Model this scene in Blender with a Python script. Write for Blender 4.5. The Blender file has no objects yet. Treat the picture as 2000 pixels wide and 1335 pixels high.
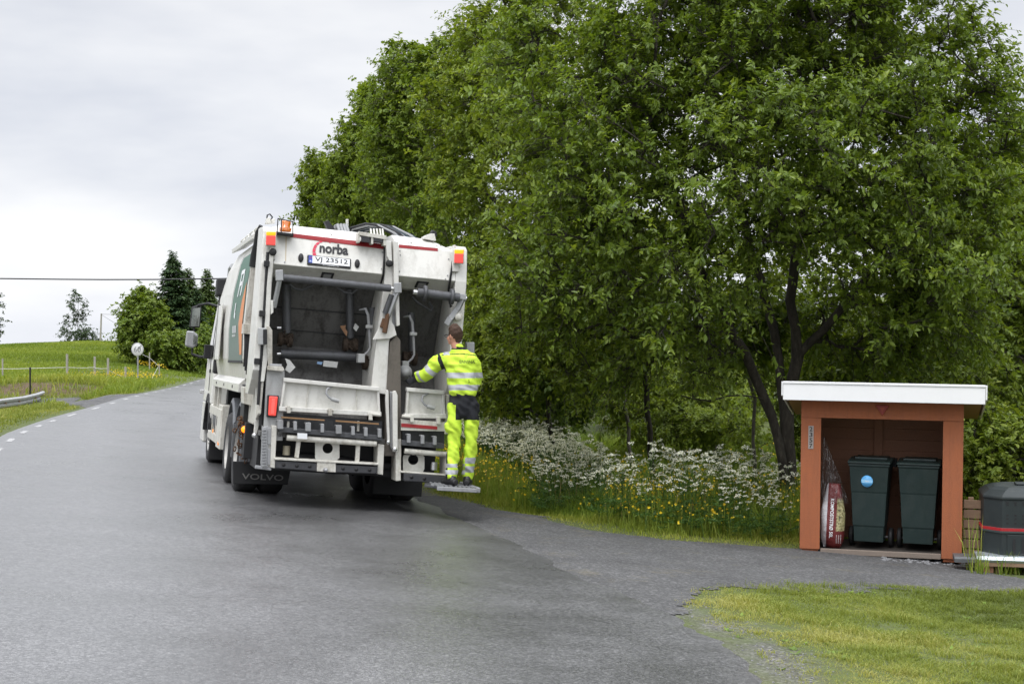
import bpy, math, random
import numpy as np
from mathutils import Vector, Matrix
from mathutils.bvhtree import BVHTree

S = bpy.context.scene
COL = S.collection
R = math.radians
rng = np.random.default_rng(7)
random.seed(7)

# ------------------------------------------------------------------ camera
FPX, HOR, EYE = 2980.0, 630.0, 1.7          # focal length and horizon in photo pixels, eye height in metres
PITCH = -(667.5 - HOR) / FPX
cam = bpy.data.cameras.new("camera")
cam.sensor_width = 36.0
cam.lens = FPX / 2000.0 * 36.0
cam.clip_start, cam.clip_end = 0.1, 2000.0
camo = bpy.data.objects.new("camera", cam)
COL.objects.link(camo)
camo.location = (0, 0, EYE)
camo.rotation_euler = (math.pi / 2 + PITCH, 0, 0)
S.camera = camo

# ------------------------------------------------------------------ sky and light (overcast)
SUN_EL, SUN_AZ = R(64), R(205)               # high, behind the camera and a little left
world = bpy.data.worlds.new("World")
S.world = world
world.use_nodes = True
wn, wl = world.node_tree.nodes, world.node_tree.links
wn.clear()
def wnode(t, **k):
    n = wn.new(t)
    for a, b in k.items(): setattr(n, a, b)
    return n
w_out = wnode('ShaderNodeOutputWorld'); w_bg = wnode('ShaderNodeBackground')
sky = wnode('ShaderNodeTexSky', sky_type='NISHITA', sun_disc=False)
sky.sun_elevation, sky.sun_rotation = SUN_EL, SUN_AZ
tc = wnode('ShaderNodeTexCoord'); mp = wnode('ShaderNodeMapping')
mp.inputs['Scale'].default_value = (1.0, 1.0, 3.2)
nz = wnode('ShaderNodeTexNoise'); nz.inputs['Scale'].default_value = 3.1; nz.inputs['Detail'].default_value = 5; nz.inputs['Roughness'].default_value = .55
cr = wnode('ShaderNodeValToRGB')
cr.color_ramp.elements[0].position = .36; cr.color_ramp.elements[0].color = (.63, .66, .735, 1)
cr.color_ramp.elements[1].position = .68; cr.color_ramp.elements[1].color = (.885, .895, .92, 1)
sp = wnode('ShaderNodeSeparateXYZ')
er = wnode('ShaderNodeValToRGB')             # overcast dome: brighter just above the horizon, then towards the zenith
er.color_ramp.elements[0].position = 0.0; er.color_ramp.elements[0].color = (.56, .56, .56, 1)
er.color_ramp.elements[1].position = 1.0; er.color_ramp.elements[1].color = (1.9, 1.9, 1.9, 1)
e = er.color_ramp.elements.new(.06); e.color = (.53, .53, .53, 1)
e = er.color_ramp.elements.new(.22); e.color = (.49, .49, .49, 1)
e = er.color_ramp.elements.new(.5); e.color = (1.15, 1.15, 1.15, 1)
mul = wnode('ShaderNodeMix', data_type='RGBA', blend_type='MULTIPLY'); mul.inputs['Factor'].default_value = 1
gain = wnode('ShaderNodeMix', data_type='RGBA', blend_type='MULTIPLY'); gain.inputs['Factor'].default_value = 1
gain.inputs['B'].default_value = (20.4, 20.3, 20.1, 1)
mx = wnode('ShaderNodeMix', data_type='RGBA'); mx.inputs['Factor'].default_value = .95
wl.new(tc.outputs['Generated'], mp.inputs['Vector']); wl.new(mp.outputs['Vector'], nz.inputs['Vector'])
wl.new(nz.outputs['Fac'], cr.inputs['Fac']); wl.new(tc.outputs['Generated'], sp.inputs[0]); wl.new(sp.outputs['Z'], er.inputs['Fac'])
wl.new(cr.outputs['Color'], mul.inputs['A']); wl.new(er.outputs['Color'], mul.inputs['B'])
wl.new(mul.outputs['Result'], gain.inputs['A']); wl.new(sky.outputs['Color'], mx.inputs['A']); wl.new(gain.outputs['Result'], mx.inputs['B'])
wl.new(mx.outputs['Result'], w_bg.inputs['Color']); w_bg.inputs['Strength'].default_value = .1
wl.new(w_bg.outputs[0], w_out.inputs[0])

sun = bpy.data.lights.new("sun", 'SUN')
sun.energy, sun.angle, sun.color = 1.4, R(25), (1.0, .97, .93)
suno = bpy.data.objects.new("sun", sun); COL.objects.link(suno)
sd = Vector((math.sin(SUN_AZ) * math.cos(SUN_EL), math.cos(SUN_AZ) * math.cos(SUN_EL), math.sin(SUN_EL)))
suno.rotation_euler = sd.to_track_quat('Z', 'Y').to_euler()
suno.location = (0, -20, 30)

S.view_settings.view_transform = 'Standard'; S.view_settings.look = 'None'
S.view_settings.exposure = 0.16; S.view_settings.gamma = 1.0
S.render.engine = 'CYCLES'
S.cycles.max_bounces = 8; S.cycles.diffuse_bounces = 5; S.cycles.glossy_bounces = 3
S.cycles.transmission_bounces = 4; S.cycles.transparent_max_bounces = 8
S.cycles.use_denoising = True
S.cycles.sample_clamp_indirect = 4

# ------------------------------------------------------------------ frames
C0 = np.array([0, 0, EYE])
FW = np.array([0, math.cos(PITCH), math.sin(PITCH)]); UP = np.array([0, -math.sin(PITCH), math.cos(PITCH)])
def ray(x, y): return np.array([(x - 1000) / FPX, 0, 0]) + FW + UP * ((667.5 - y) / FPX)
def at(x, y, D):                              # world point seen at photo pixel x, y, D metres away
    d = ray(x, y); return C0 + d * (D / d[1])
TX0, THD, TROLL, TPT = np.array([-2.0, 18.45, -.58]), -.262, .085, -.021
tfy = np.array([math.sin(THD) * math.cos(TPT), math.cos(THD) * math.cos(TPT), math.sin(TPT)])
_r0 = np.array([math.cos(THD), -math.sin(THD), 0]); _u0 = np.cross(_r0, tfy)
trr = _r0 * math.cos(TROLL) - _u0 * math.sin(TROLL); tuu = _u0 * math.cos(TROLL) + _r0 * math.sin(TROLL)
TM = Matrix(((trr[0], tfy[0], tuu[0], TX0[0]), (trr[1], tfy[1], tuu[1], TX0[1]), (trr[2], tfy[2], tuu[2], TX0[2]), (0, 0, 0, 1)))
def rp(x, y, Y):                              # truck coordinates X, Z on the cross plane Y metres ahead of the tail
    d = ray(x, y); o = TX0 + tfy * Y
    p = C0 + d * (np.dot(o - C0, tfy) / np.dot(d, tfy)) - TX0
    return float(p @ trr), float(p @ tuu)
def rA(x, y, Y): X, Z = rp(350 + .3 * x, 400 + .3 * y, Y); return (X, Y, Z)
def rB(x, y, Y): X, Z = rp(350 + .3 * x, 680 + .3 * y, Y); return (X, Y, Z)

# ------------------------------------------------------------------ materials
def nt(name):
    m = bpy.data.materials.new(name); m.use_nodes = True
    n = m.node_tree.nodes; n.clear()
    out = n.new('ShaderNodeOutputMaterial'); b = n.new('ShaderNodeBsdfPrincipled')
    m.node_tree.links.new(b.outputs[0], out.inputs[0])
    return m, n, m.node_tree.links, b, out
def rgb(c): return (c[0], c[1], c[2], 1)
def mixn(n, l, a, b, fac, blend='MIX'):
    x = n.new('ShaderNodeMix'); x.data_type = 'RGBA'; x.blend_type = blend
    for k, v in (('A', a), ('B', b), ('Factor', fac)):
        if isinstance(v, (tuple, list)): x.inputs[k].default_value = rgb(v)
        elif isinstance(v, (int, float)): x.inputs[k].default_value = v
        else: l.new(v, x.inputs[k])
    return x.outputs['Result']
def noise(n, l, scale, detail=4, rough=.55, vec=None, dist=0):
    t = n.new('ShaderNodeTexNoise'); t.inputs['Scale'].default_value = scale; t.inputs['Detail'].default_value = detail
    t.inputs['Roughness'].default_value = rough; t.inputs['Distortion'].default_value = dist
    if vec is not None: l.new(vec, t.inputs['Vector'])
    return t.outputs['Fac']
def ramp(n, l, fac, *stops):
    r = n.new('ShaderNodeValToRGB'); cr = r.color_ramp
    while len(cr.elements) > len(stops): cr.elements.remove(cr.elements[-1])
    while len(cr.elements) < len(stops): cr.elements.new(.5)
    for e, (p, c) in zip(cr.elements, stops):
        e.position = p; e.color = rgb(c) if isinstance(c, (tuple, list)) else (c, c, c, 1)
    l.new(fac, r.inputs['Fac']); return r.outputs['Color']
def coords(n, l, scale=(1, 1, 1), kind='Object'):
    t = n.new('ShaderNodeTexCoord'); m = n.new('ShaderNodeMapping'); m.inputs['Scale'].default_value = scale
    l.new(t.outputs[kind], m.inputs['Vector']); return m.outputs['Vector']
def bump(n, l, b, h, dist, strength=1.0):
    x = n.new('ShaderNodeBump'); x.inputs['Distance'].default_value = dist; x.inputs['Strength'].default_value = strength
    l.new(h, x.inputs['Height']); l.new(x.outputs['Normal'], b.inputs['Normal'])
MATS = {}
def mat(name, col, rough=.5, metal=0.0, var=.12, vscale=6, dirt=0.0, dcol=(.16, .14, .11), dscale=(3, 3, 1.2), bmp=0.0, bscale=60, coat=0.0, emit=None, es=0, spec=.5):
    """plain painted, rubber or metal surface with mottling, optional grime and a fine bump"""
    if name in MATS: return MATS[name]
    m, n, l, b, out = nt(name)
    v = coords(n, l)
    f = noise(n, l, vscale, 5, .6, v)
    c = mixn(n, l, tuple(x * (1 - var) for x in col), tuple(min(1, x * (1 + var)) for x in col), f)
    if dirt > 0:
        dv = coords(n, l, dscale)
        d = noise(n, l, 2.4, 8, .68, dv, .4)
        d2 = noise(n, l, 34, 3, .6, v)
        d = mixn(n, l, d, d2, .25)
        fac = ramp(n, l, d, (.47, 0.0), (.80 - .18 * dirt, min(1, dirt)))
        c = mixn(n, l, c, dcol, fac)
    l.new(c, b.inputs['Base Color'])
    rr = ramp(n, l, f, (.3, max(0, rough - .08)), (.7, min(1, rough + .1))); l.new(rr, b.inputs['Roughness'])
    b.inputs['Metallic'].default_value = metal; b.inputs['Coat Weight'].default_value = coat
    b.inputs['Specular IOR Level'].default_value = spec
    if emit: b.inputs['Emission Color'].default_value = rgb(emit); b.inputs['Emission Strength'].default_value = es
    if bmp: bump(n, l, b, noise(n, l, bscale, 4, .6, v), bmp)
    MATS[name] = m; return m
def leafmat(name, dark, mid, light, trans=.3, rough=.5, spec=.4):
    if name in MATS: return MATS[name]
    m, n, l, b, out = nt(name)
    g = n.new('ShaderNodeAttribute'); g.attribute_name = 'tint'
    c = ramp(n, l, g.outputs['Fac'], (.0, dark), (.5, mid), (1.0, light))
    l.new(c, b.inputs['Base Color']); b.inputs['Roughness'].default_value = rough; b.inputs['Specular IOR Level'].default_value = spec
    t = n.new('ShaderNodeBsdfTranslucent'); c2 = mixn(n, l, c, (1.25, 1.2, .55), 1.0, 'MULTIPLY'); l.new(c2, t.inputs['Color'])
    ms = n.new('ShaderNodeMixShader'); ms.inputs[0].default_value = trans
    l.new(b.outputs[0], ms.inputs[1]); l.new(t.outputs[0], ms.inputs[2]); l.new(ms.outputs[0], out.inputs[0])
    MATS[name] = m; return m

# ------------------------------------------------------------------ object helpers
def tag(o, label=None, cat=None, group=None, kind=None):
    for k, v in (('label', label), ('category', cat), ('group', group), ('kind', kind)):
        if v: o[k] = v
    return o
def empty(name, label, cat, M=None, group=None):
    o = bpy.data.objects.new(name, None); COL.objects.link(o); o.empty_display_size = .2
    if M is not None: o.matrix_world = M
    return tag(o, label, cat, group)
def link(name, me, mats, parent=None):
    o = bpy.data.objects.new(name, me); COL.objects.link(o)
    for m in (mats if isinstance(mats, (list, tuple)) else [mats]): me.materials.append(m)
    if parent is not None: o.parent = parent
    return o
SPLIT = set('skirt_marker window door_seam wheel_arch conduit_clamp edge_bracket shelf_lamp hopper_lamp rubber_seal lifting_eye bolt plate_seam roller_pin link_pin hinge rib rusty_edge comb_strut bumper_bolt frame_upright grab_rail roof_rail corner_post inner_post side_wall barge_board front_bumper bumper bar_flange rear_hose tread_tooth hatch_groove pipe_box mirror_arm shelf_lamp'.split())
class MB:
    def __init__(s): s.V, s.F, s.M, s.S = [], [], [], []
    def add(s, V, F, m=0, sm=False):
        b = len(s.V); s.V += [tuple(map(float, v)) for v in V]
        for f in F: s.F.append(tuple(b + i for i in f)); s.M.append(m); s.S.append(sm)
        return s
    def bx(s, x0, x1, y0, y1, z0, z1, m=0, Mx=None):
        V = [(x, y, z) for z in (z0, z1) for y in (y0, y1) for x in (x0, x1)]
        if Mx is not None: V = [tuple(Mx @ Vector(v)) for v in V]
        return s.add(V, [(0, 2, 3, 1), (4, 5, 7, 6), (0, 1, 5, 4), (2, 6, 7, 3), (0, 4, 6, 2), (1, 3, 7, 5)], m)
    def bar(s, p0, p1, w, h, m=0, up=(0, 0, 1)):
        """square bar between two points, w across and h along up"""
        p0, p1, up = Vector(p0), Vector(p1), Vector(up); t = (p1 - p0).normalized()
        a = t.cross(up)
        if a.length < 1e-4: a = t.cross(Vector((1, 0, 0)))
        a.normalize(); u = a.cross(t)
        V = [p + a * (w / 2 * i) + u * (h / 2 * j) for p in (p0, p1) for i, j in ((-1, -1), (1, -1), (1, 1), (-1, 1))]
        return s.add(V, [(0, 1, 2, 3), (7, 6, 5, 4), (0, 4, 5, 1), (1, 5, 6, 2), (2, 6, 7, 3), (3, 7, 4, 0)], m)
    def prism(s, pts, off, m=0):
        """polygon pts (3-D) extruded by vector off"""
        n = len(pts); P = [Vector(p) for p in pts]; off = Vector(off)
        V = P + [p + off for p in P]
        F = [tuple(range(n))[::-1], tuple(range(n, 2 * n))] + [(i, (i + 1) % n, n + (i + 1) % n, n + i) for i in range(n)]
        return s.add(V, F, m)
    def tube(s, path, r, n=8, m=0, caps=True, sm=True):
        P = [Vector(p) for p in path]; k = len(P); rs = r if isinstance(r, (list, tuple)) else [r] * k
        V, F = [], []; a = None
        for i, p in enumerate(P):
            t = (P[min(i + 1, k - 1)] - P[max(i - 1, 0)]).normalized()
            if a is None:
                a = t.cross(Vector((0, 0, 1)));
                if a.length < .05: a = t.cross(Vector((1, 0, 0)))
            a = (a - t * a.dot(t)).normalized(); b = t.cross(a)
            for j in range(n):
                q = 2 * math.pi * j / n; V.append(p + (a * math.cos(q) + b * math.sin(q)) * rs[i])
        for i in range(k - 1):
            for j in range(n): F.append((i * n + j, i * n + (j + 1) % n, (i + 1) * n + (j + 1) % n, (i + 1) * n + j))
        s.add(V, F, m, sm)
        if caps: s.add(V[:n], [tuple(range(n))[::-1]], m); s.add(V[-n:], [tuple(range(n))], m)
        return s
    def lathe(s, c, axis, prof, n=24, m=0, sm=True, ang=(0, 2 * math.pi)):
        """prof = [(along axis, radius)]"""
        ax = Vector(axis).normalized(); a = ax.orthogonal().normalized()
        if abs(ax.x) > .9: a = Vector((0, 0, 1))
        b = ax.cross(a); c = Vector(c); full = abs(ang[1] - ang[0] - 2 * math.pi) < 1e-4
        kk = n if full else n + 1; V, F = [], []
        for d, r in prof:
            for j in range(kk):
                q = ang[0] + (ang[1] - ang[0]) * j / n; V.append(c + ax * d + (a * math.cos(q) + b * math.sin(q)) * r)
        for i in range(len(prof) - 1):
            for j in range(n):
                j2 = (j + 1) % kk; F.append((i * kk + j, i * kk + j2, (i + 1) * kk + j2, (i + 1) * kk + j))
        return s.add(V, F, m, sm)
    def pieces(s):
        """loose pieces, each as an MB of its own"""
        p = list(range(len(s.V)))
        def find(i):
            while p[i] != i: p[i] = p[p[i]]; i = p[i]
            return i
        for f in s.F:
            for i in f[1:]: p[find(i)] = find(f[0])
        out = {}
        for k, f in enumerate(s.F):
            m_, mp_ = out.setdefault(find(f[0]), (MB(), {}))
            for i in f:
                if i not in mp_: mp_[i] = len(m_.V); m_.V.append(s.V[i])
            m_.F.append(tuple(mp_[i] for i in f)); m_.M.append(s.M[k]); m_.S.append(s.S[k])
        return [a for a, b in out.values()]
    def build(s, name, mats, parent=None, bev=0.0, M=None):
        if name in SPLIT:
            ps = s.pieces()
            if len(ps) > 1: return [q.build1(name, mats, parent, bev, M) for q in ps][0]
        return s.build1(name, mats, parent, bev, M)
    def build1(s, name, mats, parent=None, bev=0.0, M=None):
        me = bpy.data.meshes.new(name); me.from_pydata(s.V, [], s.F)
        me.polygons.foreach_set('material_index', s.M); me.polygons.foreach_set('use_smooth', s.S)
        me.update()
        o = link(name, me, mats, parent)
        if M is not None: o.matrix_world = M
        import bmesh
        bm = bmesh.new(); bm.from_mesh(me); bmesh.ops.recalc_face_normals(bm, faces=bm.faces); bm.to_mesh(me); bm.free()
        if bev:
            md = o.modifiers.new('bevel', 'BEVEL'); md.width = bev; md.segments = 2; md.limit_method = 'ANGLE'; md.angle_limit = R(40); md.harden_normals = False
        return o
def arrmesh(name, V, F, mats, parent=None, tint=None, smooth=False, F2=None):
    """fast mesh from numpy: V (n,3), F (k,m) of one polygon size, F2 a second face array of another size"""
    me = bpy.data.meshes.new(name); fs = [F] + ([F2] if F2 is not None else [])
    me.vertices.add(len(V)); me.vertices.foreach_set('co', np.ascontiguousarray(V, np.float32).ravel())
    tot = [np.full(len(f), f.shape[1]) for f in fs]; tot = np.concatenate(tot).astype(np.int32)
    idx = np.concatenate([f.ravel() for f in fs]).astype(np.int32)
    me.loops.add(len(idx)); me.loops.foreach_set('vertex_index', idx)
    me.polygons.add(len(tot)); me.polygons.foreach_set('loop_start', np.r_[0, np.cumsum(tot)[:-1]].astype(np.int32))
    me.polygons.foreach_set('use_smooth', np.full(len(tot), smooth))
    me.update(calc_edges=True)
    if tint is not None:
        at_ = me.attributes.new('tint', 'FLOAT', 'POINT'); at_.data.foreach_set('value', np.ascontiguousarray(tint, np.float32))
    return link(name, me, mats, parent)
_txt = {}
def text(name, s, w, h, M, m, parent, bold=0.0, ext=.0015, shear=0.0):
    """lettering fitted into w x h metres; M places it (x right, y up, z towards the reader)"""
    c = bpy.data.curves.new(name, 'FONT'); c.body = s; c.size = 1; c.offset = bold; c.shear = shear; c.resolution_u = 3
    o = bpy.data.objects.new(name, c); COL.objects.link(o)
    dg = bpy.context.evaluated_depsgraph_get(); me = bpy.data.meshes.new_from_object(o.evaluated_get(dg))
    COL.objects.unlink(o); bpy.data.objects.remove(o)
    V = np.array([v.co[:] for v in me.vertices]); lo, hi = V.min(0), V.max(0); d = np.maximum(hi - lo, 1e-6)
    sx = w / d[0]; sy = h / d[1]
    for v in me.vertices: v.co = ((v.co.x - (lo[0] + hi[0]) / 2) * sx, (v.co.y - (lo[1] + hi[1]) / 2) * sy, ext)
    me.materials.clear(); o = link(name, me, m, parent); o.matrix_local = M
    return o
def facing(loc, xa, ya):
    xa, ya = Vector(xa).normalized(), Vector(ya).normalized(); za = xa.cross(ya).normalized(); ya = za.cross(xa)
    return Matrix(((xa.x, ya.x, za.x, loc[0]), (xa.y, ya.y, za.y, loc[1]), (xa.z, ya.z, za.z, loc[2]), (0, 0, 0, 1)))
# ------------------------------------------------------------------ terrain
def plane_z(x, y): return TX0[2] - (tuu[0] * (x - TX0[0]) + tuu[1] * (y - TX0[1])) / tuu[2]
def on_plane(px, py):
    d = ray(px, py); k = np.dot(TX0 - C0, tuu) / np.dot(d, tuu); return C0 + d * k
_le = [on_plane(0, 845), on_plane(60, 825), on_plane(100, 812), at(146, 801, 40.5), at(240, 774, 50), at(330, 756, 66), at(395, 738, 80)]
_dx = math.tan(R(-14.6))
_le = [np.array([_le[0][0] + _dx * (yy - _le[0][1]), yy, 0]) for yy in (-14, -6, 2, 10, 18)] + _le + [np.array([-16.4, 92, -1.75]), np.array([-14.5, 110, -2.9]), np.array([-9, 130, -4])]
for p in _le[:8]: p[2] = plane_z(p[0], p[1])
LE = np.array(_le)
_yy = np.arange(-14, 130.1, .5)
_xL = np.interp(_yy, LE[:, 1], LE[:, 0]); _zL = np.interp(_yy, LE[:, 1], LE[:, 2])
def _smooth(a, k):
    p = np.pad(a, k, mode='reflect', reflect_type='odd'); w = np.hanning(2 * k + 3)[1:-1]; return np.convolve(p, w / w.sum(), 'valid')
_xL = _smooth(_xL, 8); _zL = np.where(_yy < 36, np.interp(_yy, LE[:, 1], LE[:, 2]), _smooth(_zL, 8))
_cH = np.cos(np.arctan(np.gradient(_xL, _yy)))
GX0 = -tuu[0] / tuu[2]
RW = 6.40                                                     # road width
def xL(y): return np.interp(y, _yy, _xL)
def lat(x, y): return (x - xL(y)) * np.interp(y, _yy, _cH)    # metres right of the left asphalt edge
def gx(y): return np.interp(y, [-20, 36, 80, 140], [GX0, GX0, -.03, -.03])
def road_z(x, y): return np.interp(y, _yy, _zL) + (x - xL(y)) * gx(y)
def redge(y): return RW + np.interp(y, [7, 8.6, 10.6], [-.75, -.5, 0])   # the right asphalt edge draws in near the camera
def px_pts(L): return [at(*q) for q in L]
CTRL = []
for y in np.r_[np.arange(-12, 44, 4.), np.arange(46, 130, 6.)]:
    for dl in (-.6, RW / 2, RW + .5):
        x = xL(y) + dl / np.interp(y, _yy, _cH); CTRL.append((x, y, float(road_z(x, y))))
CTRL += [tuple(p) for p in px_pts([(60, 815, 40), (10, 817, 50), (90, 801, 54), (-60, 828, 47), (110, 786, 55), (150, 779, 55), (200, 781, 51), (60, 773, 57), (200, 771, 55.5), (130, 773, 56.5),
    (0, 747, 60.5), (60, 745, 60), (130, 741, 60), (200, 746, 60), (290, 745, 68), (335, 733, 77), (372, 716, 88), (395, 700, 97), (5, 722, 75), (250, 715, 80), (130, 702, 85),
    (0, 690, 100), (150, 685, 100), (260, 690, 100), (0, 679, 118), (100, 671, 120), (200, 669, 120), (300, 674, 116), (380, 690, 108), (-300, 690, 110), (-300, 760, 60), (-300, 840, 40), (-250, 950, 22)])]
for l in (3.2, 6.0):
    for s_ in (-14, -10, -6, -3, 0, 3, 8, 14, 22):
        p = TX0 + trr * l + tfy * s_; CTRL.append((p[0], p[1], plane_z(p[0], p[1]) - (.08 if s_ > 2 else 0)))
CTRL += [(5.55, 17.3, -1.12), (9, 18, -1.2), (4.2, 21, -1.1), (1.3, 24.5, -1.2), (-1, 31, -1.2), (10, 30, -1.0), (5, 40, -.9), (20, 40, .4), (20, 20, -.9), (8, 10, -1.0), (10, 0, -.9), (0, 60, -.9), (40, 60, 3), (60, 10, 1), (-2, 85, -1.6), (30, 120, 4),
         (-40, 150, -2.5), (-10, 160, -3), (-100, 150, -3), (-100, 300, -8), (100, 300, 8), (0, 380, -6), (-240, 380, -10), (240, 380, 12), (-240, -10, -3), (240, -10, 5), (-60, 20, -2), (-120, 80, -1.5), (-40, 100, -.5), (-40, 70, -.9)]
CT = np.array(CTRL)
_n = len(CT)
_A = np.zeros((_n + 3, _n + 3)); _A[:_n, :_n] = np.hypot(CT[:, None, 0] - CT[None, :, 0], CT[:, None, 1] - CT[None, :, 1]) - np.eye(_n) * .02
_A[:_n, _n:] = np.c_[np.ones(_n), CT[:, :2]]; _A[_n:, :_n] = _A[:_n, _n:].T
_W = np.linalg.lstsq(_A, np.r_[CT[:, 2], 0, 0, 0], rcond=None)[0]
def rbf(x, y):
    o = np.empty(x.shape).ravel(); xf, yf = x.ravel(), y.ravel()
    for i in range(0, len(xf), 20000):
        a, b = xf[i:i + 20000], yf[i:i + 20000]
        o[i:i + 20000] = np.hypot(a[:, None] - CT[None, :, 0], b[:, None] - CT[None, :, 1]) @ _W[:_n] + _W[_n] + _W[_n + 1] * a + _W[_n + 2] * b
    return o.reshape(x.shape)
GXS = np.r_[np.arange(-250, -40, 12.), np.arange(-40, -14, .8), np.arange(-14, 11, .25), np.arange(11, 40, 1.5), np.arange(40, 251, 15.)]
GYS = np.r_[np.arange(-14, 4, 1.), np.arange(4, 34, .25), np.arange(34, 64, .5), np.arange(64, 130, 1.), np.arange(130, 391, 13.)]
_gx, _gy = np.meshgrid(GXS, GYS)
GZ = rbf(_gx, _gy)
_l = lat(_gx, _gy); _in = np.clip(1 - np.maximum(-_l, _l - RW) / .8, 0, 1); _in[_gy > 128] = 0
GZ = GZ * (1 - _in) + road_z(_gx, _gy) * _in                   # ground follows the carriageway at its edges
def vnoise(x, y, sc, seed=0):
    """cheap smooth value noise in 0..1"""
    r = np.random.default_rng(seed).random((64, 64)); u, v = np.asarray(x) / sc, np.asarray(y) / sc
    i, j = np.floor(u).astype(int), np.floor(v).astype(int); a, b = u - i, v - j; a = a * a * (3 - 2 * a); b = b * b * (3 - 2 * b)
    g = lambda p, q: r[p % 64, q % 64]
    return (g(i, j) * (1 - a) + g(i + 1, j) * a) * (1 - b) + (g(i, j + 1) * (1 - a) + g(i + 1, j + 1) * a) * b
GZ += (vnoise(_gx, _gy, 1.3, 3) - .5) * .05 * (1 - _in) + (vnoise(_gx, _gy, 9, 4) - .5) * .3 * np.clip((_gy - 56) / 15, 0, 1) * np.clip((-_l - 4) / 6, 0, 1)
def gz(x, y):
    x, y = np.asarray(x, float), np.asarray(y, float)
    i = np.clip(np.searchsorted(GXS, x) - 1, 0, len(GXS) - 2); j = np.clip(np.searchsorted(GYS, y) - 1, 0, len(GYS) - 2)
    a = np.clip((x - GXS[i]) / (GXS[i + 1] - GXS[i]), 0, 1); b = np.clip((y - GYS[j]) / (GYS[j + 1] - GYS[j]), 0, 1)
    return (GZ[j, i] * (1 - a) + GZ[j, i + 1] * a) * (1 - b) + (GZ[j + 1, i] * (1 - a) + GZ[j + 1, i + 1] * a) * b
_Ds = np.r_[np.arange(6, 40, .05), np.arange(40, 140, .2)]
def gp(px, py):                                                # where the ray through a photo pixel meets the ground
    d = ray(px, py); P = C0 + d / d[1] * _Ds[:, None]; k = np.nonzero(P[:, 2] < gz(P[:, 0], P[:, 1]))[0]
    return P[k[0]] if len(k) else P[-1]
def inpoly(x, y, poly):
    x, y = np.asarray(x), np.asarray(y); r = np.zeros(x.shape, bool); n = len(poly)
    for i in range(n):
        x0, y0 = poly[i][:2]; x1, y1 = poly[(i + 1) % n][:2]
        c = ((y0 > y) != (y1 > y)) & (x < (x1 - x0) * (y - y0) / (y1 - y0 + 1e-12) + x0); r ^= c
    return r
# gravel drive: its upper and lower outlines
GU = [gp(*q) for q in ((845, 968), (930, 986), (1100, 1023), (1300, 1056), (1450, 1066), (1560, 1073), (1640, 1079), (1740, 1088), (1840, 1097), (1900, 1108), (2000, 1128), (2150, 1152), (2400, 1180))]
GL = [gp(*q) for q in ((770, 985), (870, 1040), (975, 1090), (1100, 1145), (1190, 1190), (1255, 1225), (1315, 1215), (1345, 1172), (1420, 1152), (1600, 1153), (1750, 1157), (1900, 1160), (2150, 1172), (2400, 1198))]
GPOLY = [p for p in GU] + [p for p in GL[::-1]]
# side road on the left behind the guard rail
SU = [gp(*q) for q in ((262, 768), (200, 774), (150, 776), (100, 778), (40, 786), (-60, 800))]
SL = [gp(*q) for q in ((148, 799), (142, 795), (128, 790), (108, 786), (40, 795), (-60, 812))]
for L_ in (SU, SL): L_[0][0] += .5
SPOLY = SU + SL[::-1]
_g2 = inpoly(_gx, _gy, GPOLY) | inpoly(_gx, _gy, SPOLY)
GZV = GZ - np.where((_l > .6) & (_l < RW - 1.3) & (_gy < 128), .04, 0)
gm, n, l, b, out = nt('turf_soil')
v = coords(n, l); f1 = noise(n, l, .6, 6, .6, v); f2 = noise(n, l, 9, 5, .65, v)
c = ramp(n, l, f1, (.3, (.05, .075, .012)), (.55, (.075, .1, .016)), (.75, (.11, .115, .025)))
c = mixn(n, l, c, ramp(n, l, f2, (.35, (.045, .04, .02)), (.6, (.09, .12, .02))), .5)
so = n.new('ShaderNodeAttribute'); so.attribute_name = 'soil'
sc = ramp(n, l, noise(n, l, 5, 6, .7, v), (.3, (.036, .023, .012)), (.55, (.095, .06, .03)), (.8, (.21, .155, .095)))
c = mixn(n, l, c, sc, so.outputs['Fac'])
sg = n.new('ShaderNodeAttribute'); sg.attribute_name = 'stony'; vs = n.new('ShaderNodeTexVoronoi'); vs.inputs['Scale'].default_value = 46; l.new(v, vs.inputs['Vector'])
gcol = ramp(n, l, vs.outputs['Color'], (.1, (.045, .042, .038)), (.55, (.10, .096, .088)), (.95, (.22, .21, .2)))
c = mixn(n, l, c, gcol, sg.outputs['Fac'])
l.new(c, b.inputs['Base Color']); b.inputs['Roughness'].default_value = .95; bump(n, l, b, f2, .06)
ny, nx = GZ.shape
ii = (np.arange(ny - 1)[:, None] * nx + np.arange(nx - 1)[None, :]).ravel()
ground = arrmesh('ground', np.c_[_gx.ravel(), _gy.ravel(), GZV.ravel()], np.c_[ii, ii + 1, ii + nx + 1, ii + nx], gm, smooth=True)
ground['kind'] = 'structure'
SOIL = [gp(*q) for q in ((-80, 752), (0, 752), (60, 748), (110, 747), (160, 751), (205, 757), (208, 768), (185, 773), (120, 774), (60, 776), (0, 780), (-80, 790))]
_soil = inpoly(_gx, _gy, SOIL) * (vnoise(_gx, _gy, .9, 9) > .22)
_st = np.clip(1.15 - np.abs(_l - redge(_gy) - .05) / .30 + (vnoise(_gx, _gy, .6, 19) - .5) * 1.3, 0, 1) * (_gy < 40)
a_ = ground.data.attributes.new('stony', 'FLOAT', 'POINT'); a_.data.foreach_set('value', _st.astype(np.float32).ravel())
a_ = ground.data.attributes.new('soil', 'FLOAT', 'POINT'); a_.data.foreach_set('value', _soil.astype(np.float32).ravel())

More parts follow.
